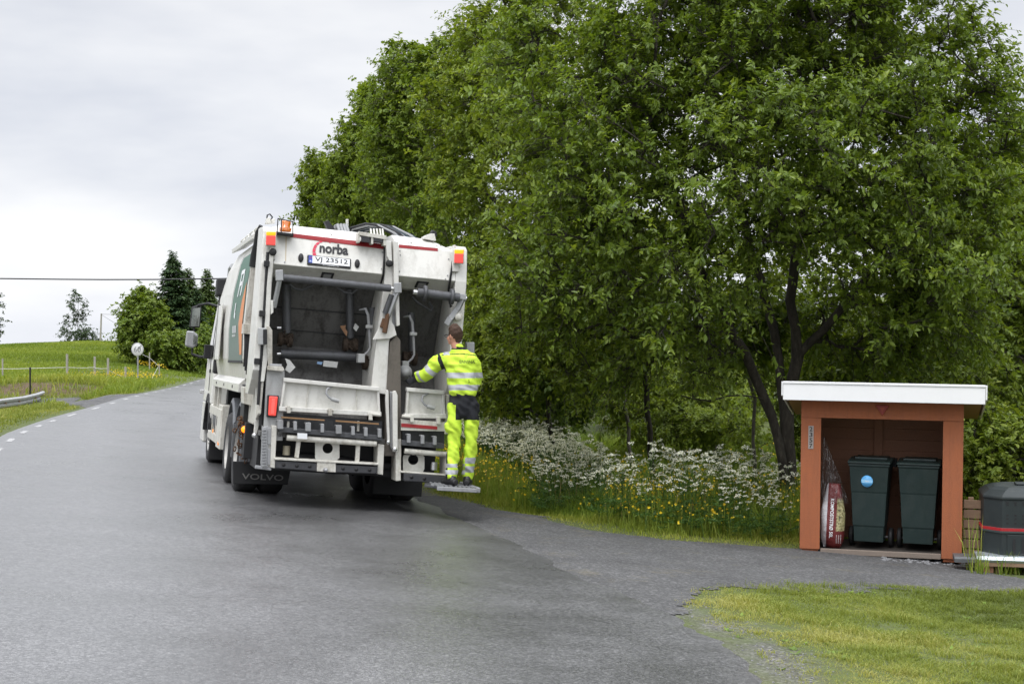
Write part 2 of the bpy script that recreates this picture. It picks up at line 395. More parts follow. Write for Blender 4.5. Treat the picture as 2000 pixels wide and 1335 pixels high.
# ------------------------------------------------------------------ road
rm, n, l, b, out = nt('wet_asphalt')
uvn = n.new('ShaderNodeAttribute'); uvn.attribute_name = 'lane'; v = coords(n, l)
stone = n.new('ShaderNodeTexVoronoi'); stone.inputs['Scale'].default_value = 95; l.new(v, stone.inputs['Vector'])
fine = noise(n, l, 210, 2, .7, v); patch = noise(n, l, .8, 6, .6, v); mid = noise(n, l, 11, 5, .65, v)
c = ramp(n, l, stone.outputs['Color'], (.1, (.03, .03, .032)), (.6, (.09, .089, .091)), (.9, (.19, .188, .186)))
c = mixn(n, l, c, ramp(n, l, fine, (.35, (.04, .04, .042)), (.7, (.16, .158, .156))), .4)
st2 = n.new('ShaderNodeTexVoronoi'); st2.inputs['Scale'].default_value = 50; l.new(v, st2.inputs['Vector'])
c = mixn(n, l, c, ramp(n, l, st2.outputs['Color'], (.08, .55), (.5, 1.0), (.93, 1.6)), .75, 'MULTIPLY')
track_sheen = ramp(n, l, uvn.outputs['Fac'], (0.0, .9), (.12, .95), (.3, 1.2), (.44, 1.0), (.54, 1.12), (.68, .78), (.82, .95), (.9, .9), (1.0, 1.08))  # wheel tracks; the paler left half paints sky sheen into the colour
c = mixn(n, l, c, track_sheen, .7, 'MULTIPLY')
c = mixn(n, l, c, ramp(n, l, patch, (.3, .72), (.7, 1.15)), .9, 'MULTIPLY')
v2 = coords(n, l, (1, .22, 1)); streak = noise(n, l, 2.2, 5, .6, v2)
c = mixn(n, l, c, ramp(n, l, streak, (.35, .85), (.68, 1.1)), .7, 'MULTIPLY')
ck = n.new('ShaderNodeTexVoronoi'); ck.feature = 'DISTANCE_TO_EDGE'; ck.inputs['Scale'].default_value = .45
vd = n.new('ShaderNodeVectorMath'); vd.operation = 'ADD'; l.new(v, vd.inputs[0]); nn = n.new('ShaderNodeTexNoise'); nn.inputs['Scale'].default_value = 1.7; nn.inputs['Detail'].default_value = 6; l.new(v, nn.inputs['Vector']); l.new(nn.outputs['Color'], vd.inputs[1]); l.new(vd.outputs[0], ck.inputs['Vector'])
ckf = ramp(n, l, ck.outputs['Distance'], (.0, .45), (.006, 1.0)); ckm = ramp(n, l, noise(n, l, .35, 2, .5, v), (.5, 0.0), (.6, 1.0))
c = mixn(n, l, c, mixn(n, l, (1, 1, 1), ckf, ckm), .8, 'MULTIPLY')
l.new(c, b.inputs['Base Color'])
l.new(mixn(n, l, ramp(n, l, mid, (.3, .27), (.7, .46)), ramp(n, l, patch, (.35, .22), (.65, .46)), .6), b.inputs['Roughness'])
b.inputs['Specular IOR Level'].default_value = .5
hh = mixn(n, l, stone.outputs['Distance'], fine, .5); bump(n, l, b, hh, .006, .4); b.inputs['Coat Roughness'].default_value = .5; l.new(ramp(n, l, streak, (.35, .3), (.65, .1)), b.inputs['Coat Weight'])
ys = np.r_[np.arange(-12, 5, .5), np.arange(5, 26, .08), np.arange(26, 44, .3), np.arange(44, 128, .8)]; ls = np.r_[0, .12, .35, np.linspace(.8, RW - .5, 10), RW - .2, RW]
_ch = np.interp(ys, _yy, _cH)
LL, YY = np.meshgrid(ls, ys); XX = xL(YY) + LL / _ch[:, None]
jl = (vnoise(ys, ys * 0 + 3, .9, 11) - .5) * .16 + (vnoise(ys, ys * 0 + 7, .35, 12) - .5) * .08; jr = (vnoise(ys, ys * 0 + 5, .9, 13) - .5) * .16 + (vnoise(ys, ys * 0 + 2, .42, 17) - .5) * .12 + (vnoise(ys, ys * 0 + 9, .22, 14) - .5) * .07 + (vnoise(ys, ys * 0 + 4, .09, 15) - .5) * .05
jr = jr + redge(ys) - RW
XX[:, 0] += jl
for q_, w_ in ((-1, 1), (-2, .95), (-3, .7), (-4, .45)): XX[:, q_] += jr * w_
ZZ = road_z(XX, YY) + .012; ZZ[:, 0] -= .05; ZZ[:, -1] -= .03
ny, nx = XX.shape; ii = (np.arange(ny - 1)[:, None] * nx + np.arange(nx - 1)[None, :]).ravel()
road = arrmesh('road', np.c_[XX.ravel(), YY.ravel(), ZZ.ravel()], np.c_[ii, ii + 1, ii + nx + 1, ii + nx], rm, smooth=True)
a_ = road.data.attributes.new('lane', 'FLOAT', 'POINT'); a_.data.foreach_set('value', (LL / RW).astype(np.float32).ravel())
road['kind'] = 'structure'
# worn white edge dashes, 1 m on and 2 m off
pm, n, l, b, out = nt('worn_road_paint')
v = coords(n, l); w_ = ramp(n, l, noise(n, l, 30, 5, .75, v), (.40, 0.0), (.52, 1.0))
wn_ = n.new('ShaderNodeAttribute'); wn_.attribute_name = 'wear'; w_ = mixn(n, l, w_, (0, 0, 0), wn_.outputs['Fac'])
l.new(mixn(n, l, (.07, .07, .07), (.62, .62, .61), w_), b.inputs['Base Color']); b.inputs['Roughness'].default_value = .6
V, F = [], []
def dash(l0, l1, y0, y1):
    k = len(V); m_ = 4
    for i in range(m_ + 1):
        y = y0 + (y1 - y0) * i / m_; c_ = float(np.interp(y, _yy, _cH))
        for q in (l0, l1):
            x = float(xL(y)) + q / c_; V.append((x, y, float(road_z(x, y)) + .016))
    for i in range(m_): F.append((k + 2 * i, k + 2 * i + 1, k + 2 * i + 3, k + 2 * i + 2))
for i in range(26): dash(.30, .40, 24.0 + 2.95 * i - 3, 24.0 + 2.95 * i - 2.0)
for i in (5,): dash(RW - .70, RW - .61, 4.4 + 2.95 * i, 5.35 + 2.95 * i)
mk = arrmesh('edge_line', np.array(V), np.array(F), pm, parent=road)
a_ = mk.data.attributes.new('wear', 'FLOAT', 'POINT'); a_.data.foreach_set('value', np.array([.42 if k < 260 else .95 for k in range(len(V))], np.float32))
# gravel sheets
def gravel(name, poly, cell):
    P = np.array([p[:2] for p in poly]); gx_, gy_ = np.meshgrid(np.arange(P[:, 0].min(), P[:, 0].max(), cell), np.arange(P[:, 1].min(), P[:, 1].max(), cell)); cx_, cy_ = gx_[:-1, :-1] + cell / 2, gy_[:-1, :-1] + cell / 2
    k = inpoly(cx_ + (vnoise(cx_, cy_, .6, 21) - .5) * .5 + (vnoise(cx_, cy_, .2, 23) - .5) * .22, cy_ + (vnoise(cx_, cy_, .5, 22) - .5) * .5 + (vnoise(cx_, cy_, .18, 24) - .5) * .2, poly)
    nx_ = gx_.shape[1]; j, i = np.nonzero(k); q = j * nx_ + i; F = np.c_[q, q + 1, q + nx_ + 1, q + nx_]; u_, inv = np.unique(F, return_inverse=True)
    x, y = gx_.ravel()[u_] + (vnoise(gx_.ravel()[u_] * 9, gy_.ravel()[u_] * 9, .8, 25) - .5) * cell * .6, gy_.ravel()[u_] + (vnoise(gx_.ravel()[u_] * 9, gy_.ravel()[u_] * 9, .8, 26) - .5) * cell * .6
    o = arrmesh(name, np.c_[x, y, gz(x, y) + .007], inv.reshape(F.shape), gvm, smooth=True); o['kind'] = 'structure'; return o
gvm, n, l, b, out = nt('crushed_gravel')
v = coords(n, l); st = n.new('ShaderNodeTexVoronoi'); st.inputs['Scale'].default_value = 42; l.new(v, st.inputs['Vector'])
c = ramp(n, l, st.outputs['Color'], (.1, (.026, .026, .027)), (.6, (.068, .068, .069)), (.9, (.19, .188, .186)))
c = mixn(n, l, c, ramp(n, l, noise(n, l, 120, 3, .7, v), (.3, (.03, .03, .03)), (.7, (.14, .138, .135))), .45)
c = mixn(n, l, c, ramp(n, l, noise(n, l, 1.3, 6, .6, v), (.3, .72), (.7, 1.15)), .9, 'MULTIPLY')
c = mixn(n, l, c, (.15, .125, .07), ramp(n, l, noise(n, l, 2.1, 7, .7, v), (.56, 0.0), (.74, .5)))
l.new(c, b.inputs['Base Color']); b.inputs['Roughness'].default_value = .85
bump(n, l, b, mixn(n, l, st.outputs['Distance'], noise(n, l, 90, 3, .6, v), .4), .02, 1.0)
gravel('gravel_driveway', GPOLY, .055)
gravel('gravel_side_road', SPOLY, .22)
# ------------------------------------------------------------------ grass and flowers
SHED_O = np.array([4.28, 17.67, -.94]); SHA = R(15)
shr = np.array([math.cos(SHA), -math.sin(SHA)]); shf = np.array([math.sin(SHA), math.cos(SHA)])
def in_shed(x, y):
    a = (x - SHED_O[0]) * shr[0] + (y - SHED_O[1]) * shr[1]; b_ = (x - SHED_O[0]) * shf[0] + (y - SHED_O[1]) * shf[1]
    return (a > -.97) & (a < 1.95) & (b_ > -.06) & (b_ < 1.3)
def blades(name, x, y, h, w, mat_, lean=.35, tint=None, z=None, label='grass'):
    N = len(x); z = gz(x, y) - .02 if z is None else z
    az = rng.uniform(0, 2 * np.pi, N); la = rng.uniform(0, 2 * np.pi, N); ll = h * lean * rng.uniform(.2, 1.6, N)
    hx, hy = np.cos(az) * w / 2, np.sin(az) * w / 2; dx, dy = np.cos(la) * ll, np.sin(la) * ll
    V = np.empty((N, 5, 3))
    V[:, 0] = np.c_[x - hx, y - hy, z]; V[:, 1] = np.c_[x + hx, y + hy, z]
    V[:, 2] = np.c_[x + hx * .8 + dx * .35, y + hy * .8 + dy * .35, z + h * .6]; V[:, 3] = np.c_[x - hx * .8 + dx * .35, y - hy * .8 + dy * .35, z + h * .6]
    V[:, 4] = np.c_[x + dx, y + dy, z + h * (1 - .25 * np.minimum(1, ll / h))]
    i = np.arange(N)[:, None] * 5
    if tint is None: tint = rng.uniform(0, 1, N)
    o = arrmesh(name, V.reshape(-1, 3), i + np.array([[0, 1, 2, 3]]), mat_, tint=np.repeat(tint, 5), F2=i + np.array([[3, 2, 4]]))
    return tag(o, label, 'grass', kind='stuff')
g_lawn = leafmat('lawn_grass', (.095, .125, .022), (.205, .25, .045), (.37, .355, .115), .35, .6, .25)
g_dry = leafmat('verge_grass', (.11, .15, .02), (.23, .285, .034), (.40, .37, .10), .35, .6, .25)
g_tall = leafmat('tall_grass', (.105, .17, .02), (.205, .285, .036), (.35, .37, .08), .35, .55, .25)
g_field = leafmat('field_grass', (.10, .15, .02), (.185, .25, .034), (.30, .325, .065), .35, .6, .2)
def tuft(N, x, y, k, sp): j = rng.integers(0, len(x), N); return x[j] + rng.normal(0, sp, N), y[j] + rng.normal(0, sp, N)
# lawn in the right foreground
x, y = rng.uniform(.7, 9.5, 560000), rng.uniform(6.5, 15.6, 560000); la = lat(x, y)
den = np.clip((la - redge(y) - .02) / .6 + .3, .1, 1) * np.clip(.15 + 1.4 * vnoise(x, y, .42, 41), 0, 1) * np.clip(.5 + vnoise(x, y, .13, 42), 0, 1)
lowy = np.interp(x, [p[0] for p in GL], [p[1] for p in GL]); den *= np.clip((lowy + .3 - y) / .7 + (vnoise(x, y, .3, 43) - .35) * 1.2, 0, 1)
k = (la > redge(y) + .02) & (y < lowy + .45) & (rng.random(len(x)) < den) & (np.abs(x) / y < .62); x, y = x[k], y[k]; la = la[k]
h = (.025 + .05 * vnoise(x, y, .5, 44) * rng.uniform(.5, 1.3, len(x)) + .05 * (vnoise(x, y, .16, 45) > .70) * rng.random(len(x))) * np.clip(.6 + (la - redge(y)) * .4, .55, 1.2)
t = np.clip(.5 * rng.random(len(x)) + .7 * vnoise(x, y, .8, 46) - .12 + .45 * np.clip(1.4 - (la - redge(y)), 0, 1) - .2 * np.clip(la - redge(y) - 2, 0, 1), 0, 1)
blades('lawn_grass', x, y, h, rng.uniform(.004, .008, len(x)), g_lawn, .75, t, label='patchy short lawn grass beside the road in the foreground')
# broad-leaved weeds in the lawn
j = rng.choice(len(x), 260); wx, wy = x[j], y[j]
def leafrings(name, wx, wy, k, ln, wd, mat_, label, cat):
    V, T = [], []
    N = len(wx); wz = gz(wx, wy)
    az = rng.uniform(0, 6.28, (N, k)); L_ = ln * rng.uniform(.5, 1.2, (N, k)); up_ = rng.uniform(.15, .6, (N, k))
    c_, s_ = np.cos(az), np.sin(az); P = np.stack([np.broadcast_to(wx[:, None], az.shape), np.broadcast_to(wy[:, None], az.shape), np.broadcast_to(wz[:, None], az.shape)], -1)
    D_ = np.stack([c_, s_, up_], -1) * L_[..., None]; W_ = np.stack([-s_, c_, 0 * s_], -1) * (wd * L_ / ln)[..., None]
    Q = np.stack([P, P + D_ * .5 + W_, P + D_, P + D_ * .5 - W_], 2).reshape(-1, 3); i = np.arange(N * k)[:, None] * 4
    return tag(arrmesh(name, Q, i + np.arange(4)[None], mat_, tint=np.repeat(rng.random(N * k), 4)), label, cat, kind='stuff')
weedm = leafmat('weed_leaf', (.09, .14, .02), (.14, .22, .03), (.2, .28, .04), .3, .5, .3)
leafrings('lawn_weeds', wx, wy, 5, .045, .012, weedm, 'low broad leaved weeds dotted through the lawn', 'weeds')
# verge to the right of the road
def upper(x): return np.interp(x, [p[0] for p in GU], [p[1] for p in GU])
x, y = rng.uniform(-4.5, 13, 520000), rng.uniform(15.5, 36, 520000); la = lat(x, y); e_ = np.where(x > GU[0][0], y - upper(x), la - RW)
k = (la > RW + .03) & (e_ > -.12) & ~in_shed(x, y) & (np.abs(x) / y < .6) & (rng.random(len(x)) < np.clip(.55 + e_ * .5, .1, 1) * np.clip(1.3 - (y - 18) / 22, .25, 1) * np.clip(.5 + vnoise(x, y, .3, 51), 0, 1))
x, y, e_ = x[k], y[k], e_[k]
hh_ = np.interp(e_, [-.15, .5, 1.0, 1.7, 3, 8], [.03, .07, .16, .42, .6, .5]) * (.55 + .7 * vnoise(x, y, .6, 52)) * rng.uniform(.6, 1.25, len(x))
rt = x > 5.2; hh_[rt] *= .5
t = np.clip(.5 * rng.random(len(x)) + .55 * vnoise(x, y, .7, 53) + .25 * np.clip(1.2 - e_, 0, 1) - .1, 0, 1)
sm_ = e_ < 1.15
blades('verge_grass', x[sm_], y[sm_], hh_[sm_], rng.uniform(.005, .01, sm_.sum()), g_dry, .6, t[sm_], label='short verge grass along the edge of the gravel drive')
tl_ = ~sm_
blades('tall_grass', x[tl_], y[tl_], hh_[tl_], rng.uniform(.006, .012, tl_.sum()), g_tall, .4, t[tl_], label='tall meadow grass on the bank below the trees')
j = rng.choice(np.nonzero(tl_ & (e_ < 3.2))[0], 500)
straw = mat('dry_straw', (.3, .22, .1), .8)
blades('grass_seed_stalks', x[j], y[j], rng.uniform(.5, .85, 500), np.full(500, .006), leafmat('seed_stalk', (.16, .12, .05), (.26, .2, .09), (.36, .3, .16), .3, .7, .2), .22, label='thin dry seed stalks standing above the verge grass')
# shoulder on the left of the road
x, y = rng.uniform(-26, -3, 420000), rng.uniform(9, 62, 420000); la = lat(x, y)
k = (la < -.03) & (la > -9) & ~inpoly(x, y, SPOLY) & (x / y > -.62) & (rng.random(len(x)) < np.clip(.45 - la * .6, 0, 1) * np.clip(.45 + vnoise(x, y, .5, 61), 0, 1)); x, y, la = x[k], y[k], la[k]
k = ~inpoly(x, y, SOIL) | (rng.random(len(x)) < .25); x, y, la = x[k], y[k], la[k]
blades('shoulder_grass', x, y, np.interp(-la, [0, .6, 2, 6], [.05, .12, .2, .17]) * rng.uniform(.5, 1.3, len(x)), rng.uniform(.012, .024, len(x)), g_lawn, .5, np.clip(.6 * rng.random(len(x)) + .5 * vnoise(x, y, 1.1, 62) - .05, 0, 1), label='grass on the left shoulder between road and guard rail')
# field on the rise
x, y = rng.uniform(-66, -8, 520000), rng.uniform(54, 128, 520000); la = lat(x, y)
k = (la < -.1) & ~inpoly(x, y, SPOLY) & (x / y > -.6) & (rng.random(len(x)) < np.clip(.4 + vnoise(x, y, 1.3, 71), 0, 1) * np.clip(-la * .8, 0, 1)); x, y = x[k], y[k]
k = ~(inpoly(x, y, SOIL) | inpoly(x, y + .9, SOIL)) | (rng.random(len(x)) < .06 * (vnoise(x, y, .8, 73) > .5)); x, y = x[k], y[k]
near = np.clip((72 - y) / 14, 0, 1)
blades('field_grass', x, y, (.13 + .2 * near) * rng.uniform(.5, 1.5, len(x)), rng.uniform(.03, .06, len(x)), g_field, .5, np.clip(.5 * rng.random(len(x)) + .6 * vnoise(x, y, 3.5, 72) + .22 * near - .12, 0, 1), label='green pasture grass on the rising field')
# buttercups
def flowers(name, x, y, hz, size, mat_, stem_mat, label, cat, n_=2):
    N = len(x); z = gz(x, y) + hz; P = np.c_[x, y, z]
    a = rng.normal(size=(N, n_, 3)); a[..., 2] *= .5; a /= np.linalg.norm(a, axis=-1, keepdims=True)
    b_ = np.cross(a, rng.normal(size=(N, n_, 3))); b_ /= np.linalg.norm(b_, axis=-1, keepdims=True); s_ = (size * rng.uniform(.6, 1.2, N))[:, None, None]
    Q = np.stack([P[:, None] + a * s_, P[:, None] + b_ * s_, P[:, None] - a * s_, P[:, None] - b_ * s_], 2).reshape(-1, 3)
    o = arrmesh(name, Q, np.arange(N * n_)[:, None] * 4 + np.arange(4)[None], mat_, tint=np.repeat(rng.random(N * n_), 4))
    tag(o, label, cat, kind='stuff')
    if stem_mat is not None:
        w = .003; i = np.arange(N)[:, None] * 4; lx = rng.normal(0, .05, N); ly = rng.normal(0, .05, N)
        Vs = np.stack([P - np.c_[lx + w, ly, hz + 0 * x], P - np.c_[lx - w, ly, hz + 0 * x], P + [w, 0, 0], P - [w, 0, 0]], 1).reshape(-1, 3)
        arrmesh('flower_stems', Vs, i + np.arange(4)[None], stem_mat, tint=np.repeat(rng.random(N), 4), parent=o)
    return o
butter = leafmat('buttercup_petal', (.66, .44, .012), (.76, .56, .02), (.82, .66, .05), .2, .4, .4)
x, y = rng.uniform(-2.5, 5.2, 60000), rng.uniform(16.5, 28, 60000); la = lat(x, y); e_ = np.where(x > GU[0][0], y - upper(x), la - RW)
k = (e_ > .75) & (la > RW) & ~in_shed(x, y) & (rng.random(len(x)) < .21 * np.clip(1.9 * vnoise(x, y, .8, 81) - .45, 0, 1) * np.interp(e_, [.7, 1.1, 2.6, 4], [.4, 1, 1, .15])); x, y = x[k], y[k]
flowers('buttercups', x, y, np.interp(e_[k], [.7, 1.4, 3], [.16, .46, .66]) * rng.uniform(.6, 1.2, len(x)), .019, butter, g_tall, 'yellow buttercups scattered through the verge grass', 'flowers')
BZ = [gp(*q) for q in ((130, 742), (215, 737), (262, 725), (285, 700), (318, 702), (330, 738), (290, 752), (200, 752))]
x, y = rng.uniform(-30, -12, 60000), rng.uniform(56, 110, 60000)
k = inpoly(x, y, BZ) & (lat(x, y) < -.6) & (rng.random(len(x)) < np.clip(1.2 * vnoise(x, y, 2.2, 82) - .35, 0, .5) * .65); x, y = x[k], y[k]
flowers('field_buttercups', x, y, rng.uniform(.2, .42, len(x)), .024, butter, None, 'yellow haze of buttercups along the field edge near the speed sign', 'flowers')

# ------------------------------------------------------------------ cow parsley
umb = leafmat('umbel_white', (.6, .61, .52), (.76, .76, .69), (.86, .86, .81), .25, .7, .2)
cpl = leafmat('parsley_leaf', (.03, .07, .012), (.055, .115, .02), (.1, .17, .03), .3, .55, .3)
def tubes3(P0, P1, r0, r1):
    """three sided tapered sticks between point arrays"""
    t = P1 - P0; t /= np.linalg.norm(t, axis=1, keepdims=True) + 1e-9; a = np.cross(t, np.where(np.abs(t[:, 2:]) > .9, [[1., 0, 0]], [[0, 0, 1.]])); a /= np.linalg.norm(a, axis=1, keepdims=True); b_ = np.cross(t, a)
    V = []
    for P, r in ((P0, r0), (P1, r1)):
        for q in (0, 2.094, 4.189): V.append(P + (a * math.cos(q) + b_ * math.sin(q)) * np.reshape(r, (-1, 1)))
    V = np.stack(V, 1).reshape(-1, 3); i = np.arange(len(P0))[:, None] * 6
    return V, np.concatenate([i + np.array([[j, (j + 1) % 3, 3 + (j + 1) % 3, 3 + j]]) for j in range(3)])
def parsley(g, hgt, heads):
    """one plant: returns stems, leaves, flower arrays"""
    P0, P1, r0, r1, LV, FV = [], [], [], [], [], []
    def stem(a, b_, p, q): P0.append(a); P1.append(b_); r0.append(p); r1.append(q)
    base = np.zeros(3); top = np.array([g.normal(0, .06), g.normal(0, .06), hgt * .62]); stem(base, top, .006, .004)
    nodes = [base + (top - base) * q for q in (.35, .6, .8, 1)]
    for k in range(heads):
        nd = nodes[g.integers(1, 4)]; az = g.uniform(0, 6.28); sp_ = g.uniform(.05, .26)
        e = np.array([nd[0] + math.cos(az) * sp_, nd[1] + math.sin(az) * sp_, hgt * g.uniform(.72, 1.02)]); stem(nd, e, .003, .002)
        R_ = g.uniform(.028, .05); tilt = g.normal(0, .25, 2)
        for m_ in range(g.integers(8, 14)):
            a = g.uniform(0, 6.28); rr = R_ * math.sqrt(g.uniform(.05, 1)); c_ = e + np.array([math.cos(a) * rr, math.sin(a) * rr, .02 + .012 * (1 - (rr / R_) ** 2) + tilt[0] * math.cos(a) * rr + tilt[1] * math.sin(a) * rr])
            stem(e, c_, .0012, .001)
            for _ in range(4):
                n_ = g.normal(size=3); n_[2] = abs(n_[2]) + .8; n_ /= np.linalg.norm(n_); u_ = np.cross(n_, g.normal(size=3)); u_ /= np.linalg.norm(u_); w_ = np.cross(n_, u_); s_ = g.uniform(.005, .0098); cc = c_ + g.normal(0, .006, 3)
                FV.append([cc + u_ * s_, cc + w_ * s_, cc - u_ * s_, cc - w_ * s_])
    for k in range(g.integers(5, 9)):
        nd = nodes[g.integers(0, 3)] * g.uniform(.4, 1); az = g.uniform(0, 6.28); L_ = g.uniform(.16, .34); d_ = np.array([math.cos(az), math.sin(az), g.uniform(.1, .7)]); d_ /= np.linalg.norm(d_); e = nd + d_ * L_; stem(nd, e, .002, .001)
        s_ = np.cross(d_, [0, 0, 1]); s_ /= np.linalg.norm(s_)
        for q in np.linspace(.25, 1, 7):
            for sg in (-1, 1):
                l_ = L_ * .42 * (1.1 - q); a = nd + d_ * L_ * q - np.array([0, 0, .1 * q * q * L_])
                for q2 in (.35, .7, 1.0):
                    p = a + (s_ * sg + d_ * .5) * l_ * q2 + g.normal(0, .006, 3); m_ = (d_ * .6 + s_ * sg * .8 + np.array([0, 0, g.normal(0, .3)])) * .032; wv = np.cross(m_, g.normal(size=3)); wv *= .011 / np.linalg.norm(wv)
                    LV.append([p, p + m_ * .5 + wv, p + m_, p + m_ * .5 - wv])
    SV, SF = tubes3(np.array(P0), np.array(P1), np.array(r0), np.array(r1))
    return SV, SF, np.array(LV).reshape(-1, 3), np.array(FV).reshape(-1, 3)
g_ = np.random.default_rng(5); PV = [parsley(g_, g_.uniform(.8, 1.05), int(g_.integers(6, 12))) for _ in range(7)]
quad = lambda V: np.arange(len(V) // 4)[:, None] * 4 + np.arange(4)[None]
pm_ = []
quadi = lambda V, o_: np.arange(len(V) // 4)[:, None] * 4 + np.arange(4)[None] + o_
for SV, SF, LV, FV in PV:
    o1 = arrmesh('cow_parsley', np.concatenate([SV, LV, FV]), np.concatenate([SF, quadi(LV, len(SV)), quadi(FV, len(SV) + len(LV))]), [cpl, umb], tint=np.r_[np.full(len(SV), .5), np.repeat(rng.random((len(LV) + len(FV)) // 4), 4)])
    o1.data.polygons.foreach_set('material_index', np.r_[np.zeros(len(SF) + len(LV) // 4), np.ones(len(FV) // 4)].astype(np.int32)); COL.objects.unlink(o1); pm_.append(o1)
spots = []
while len(spots) < 145:
    px = rng.uniform(1040, 1562); u_ = float(upper((px - 1000) / FPX * 20)); D = u_ + .8 + 3.5 * rng.random() ** 1.3; p = at(px, 900, D); e = p[1] - float(upper(p[0]))
    if e > .75 and lat(p[0], p[1]) > RW + .8 and rng.random() < 1.9 * vnoise([p[0]], [p[1]], .9, 92)[0] - .5 and not in_shed(p[0], p[1]) and all(math.hypot(p[0] - q[0], p[1] - q[1]) > .15 for q in spots): spots.append(p)
for k, p in enumerate(spots):
    o = pm_[k % 7].copy(); COL.objects.link(o)
    o.matrix_world = Matrix.Translation((p[0], p[1], float(gz(p[0], p[1])) - .01)) @ Matrix.Rotation(rng.uniform(0, 6.28), 4, 'Z') @ Matrix.Scale(rng.uniform(.55, 1.15), 4)
    tag(o, 'tall white flowering cow parsley plant on the grass bank between truck and shelter', 'wildflower', 'cow parsley plants on the bank')
# the dense far drift of the same plant reads as one mass
SVs, SFs, LVs, FVs = [], [], [], []; nb = 0
x, y = rng.uniform(-4, 2.2, 5000), rng.uniform(21.5, 34, 5000); la = lat(x, y)
k = (la > RW + 1.9) & (la < RW + 5.2) & (rng.random(5000) < .7 * np.clip(2.2 * vnoise(x, y, 1.1, 91) - .5, 0, 1)) & (x < 1.6 - rng.random(5000) * 1.5); x, y = x[k][:250], y[k][:250]
for xx, yy in zip(x, y):
    SV, SF, LV, FV = PV[rng.integers(0, 7)]; a = rng.uniform(0, 6.28); s_ = rng.uniform(.8, 1.15); Rm = np.array([[math.cos(a), -math.sin(a), 0], [math.sin(a), math.cos(a), 0], [0, 0, 1]]) * s_; t_ = np.array([xx, yy, float(gz(xx, yy)) - .02])
    SVs.append(SV @ Rm.T + t_); SFs.append(SF + nb); nb += len(SV); LVs.append(LV @ Rm.T + t_); FVs.append(FV @ Rm.T + t_)
dr = empty('cow_parsley_drift', 'dense pale drift of cow parsley under the trees right of the worker', 'wildflowers'); dr['kind'] = 'stuff'
SVs = np.concatenate(SVs); arrmesh('stems', SVs, np.concatenate(SFs), cpl, tint=np.full(len(SVs), .5), parent=dr)
for nm, A_, m_ in (('leaf_fronds', LVs, cpl), ('umbels', FVs, umb)):
    A_ = np.concatenate(A_); arrmesh(nm, A_, quad(A_), m_, tint=np.repeat(rng.random(len(A_) // 4), 4), parent=dr)

# ------------------------------------------------------------------ trees
bark, n, l, b, out = nt('dark_bark')
v = coords(n, l, (1, 1, .3)); f = noise(n, l, 14, 7, .7, v)
l.new(ramp(n, l, f, (.3, (.018, .015, .011)), (.55, (.05, .042, .032)), (.75, (.10, .09, .07))), b.inputs['Base Color']); b.inputs['Roughness'].default_value = .95; bump(n, l, b, f, .03)
palebark, n, l, b, out = nt('grey_bark')
v = coords(n, l, (1, 1, .4)); f = noise(n, l, 9, 6, .7, v)
l.new(ramp(n, l, f, (.3, (.05, .042, .034)), (.6, (.13, .115, .095)), (.8, (.2, .185, .16))), b.inputs['Base Color']); b.inputs['Roughness'].default_value = .95; bump(n, l, b, f, .02)
LM = dict(cherry=leafmat('cherry_leaf', (.074, .13, .016), (.15, .218, .024), (.30, .365, .052), .44, .42, .45),
          grove=leafmat('alder_leaf', (.08, .132, .015), (.16, .222, .024), (.29, .335, .048), .4, .48, .35),
          bright=leafmat('birch_leaf', (.085, .142, .016), (.155, .22, .026), (.27, .325, .05), .42, .5, .3),
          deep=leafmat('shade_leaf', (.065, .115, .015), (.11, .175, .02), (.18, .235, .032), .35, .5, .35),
          far=leafmat('far_leaf', (.035, .06, .028), (.055, .085, .038), (.08, .115, .05), .25, .6, .3))
def nrm(a): return a / (np.linalg.norm(a, axis=-1, keepdims=True) + 1e-9)
def leaves(P, D, N_, L_, W_):
    """six-sided folded leaves: base P, axis D, normal N_"""
    D = nrm(D); S_ = nrm(np.cross(D, N_)); N_ = np.cross(S_, D); L_, W_ = L_[:, None], W_[:, None]
    dr_ = -N_ * L_ * .12; f = N_ * W_ * .28
    Q = np.stack([P, P + D * L_ * .35 + S_ * W_ + f, P + D * L_ * .72 + S_ * W_ * .75 + f + dr_ * .6, P + D * L_ + dr_, P + D * L_ * .72 - S_ * W_ * .75 + f + dr_ * .6, P + D * L_ * .35 - S_ * W_ + f], 1)
    i = np.arange(len(P))[:, None] * 6
    return Q.reshape(-1, 3), np.concatenate([i + np.array([[0, 1, 2, 3]]), i + np.array([[0, 3, 4, 5]])])
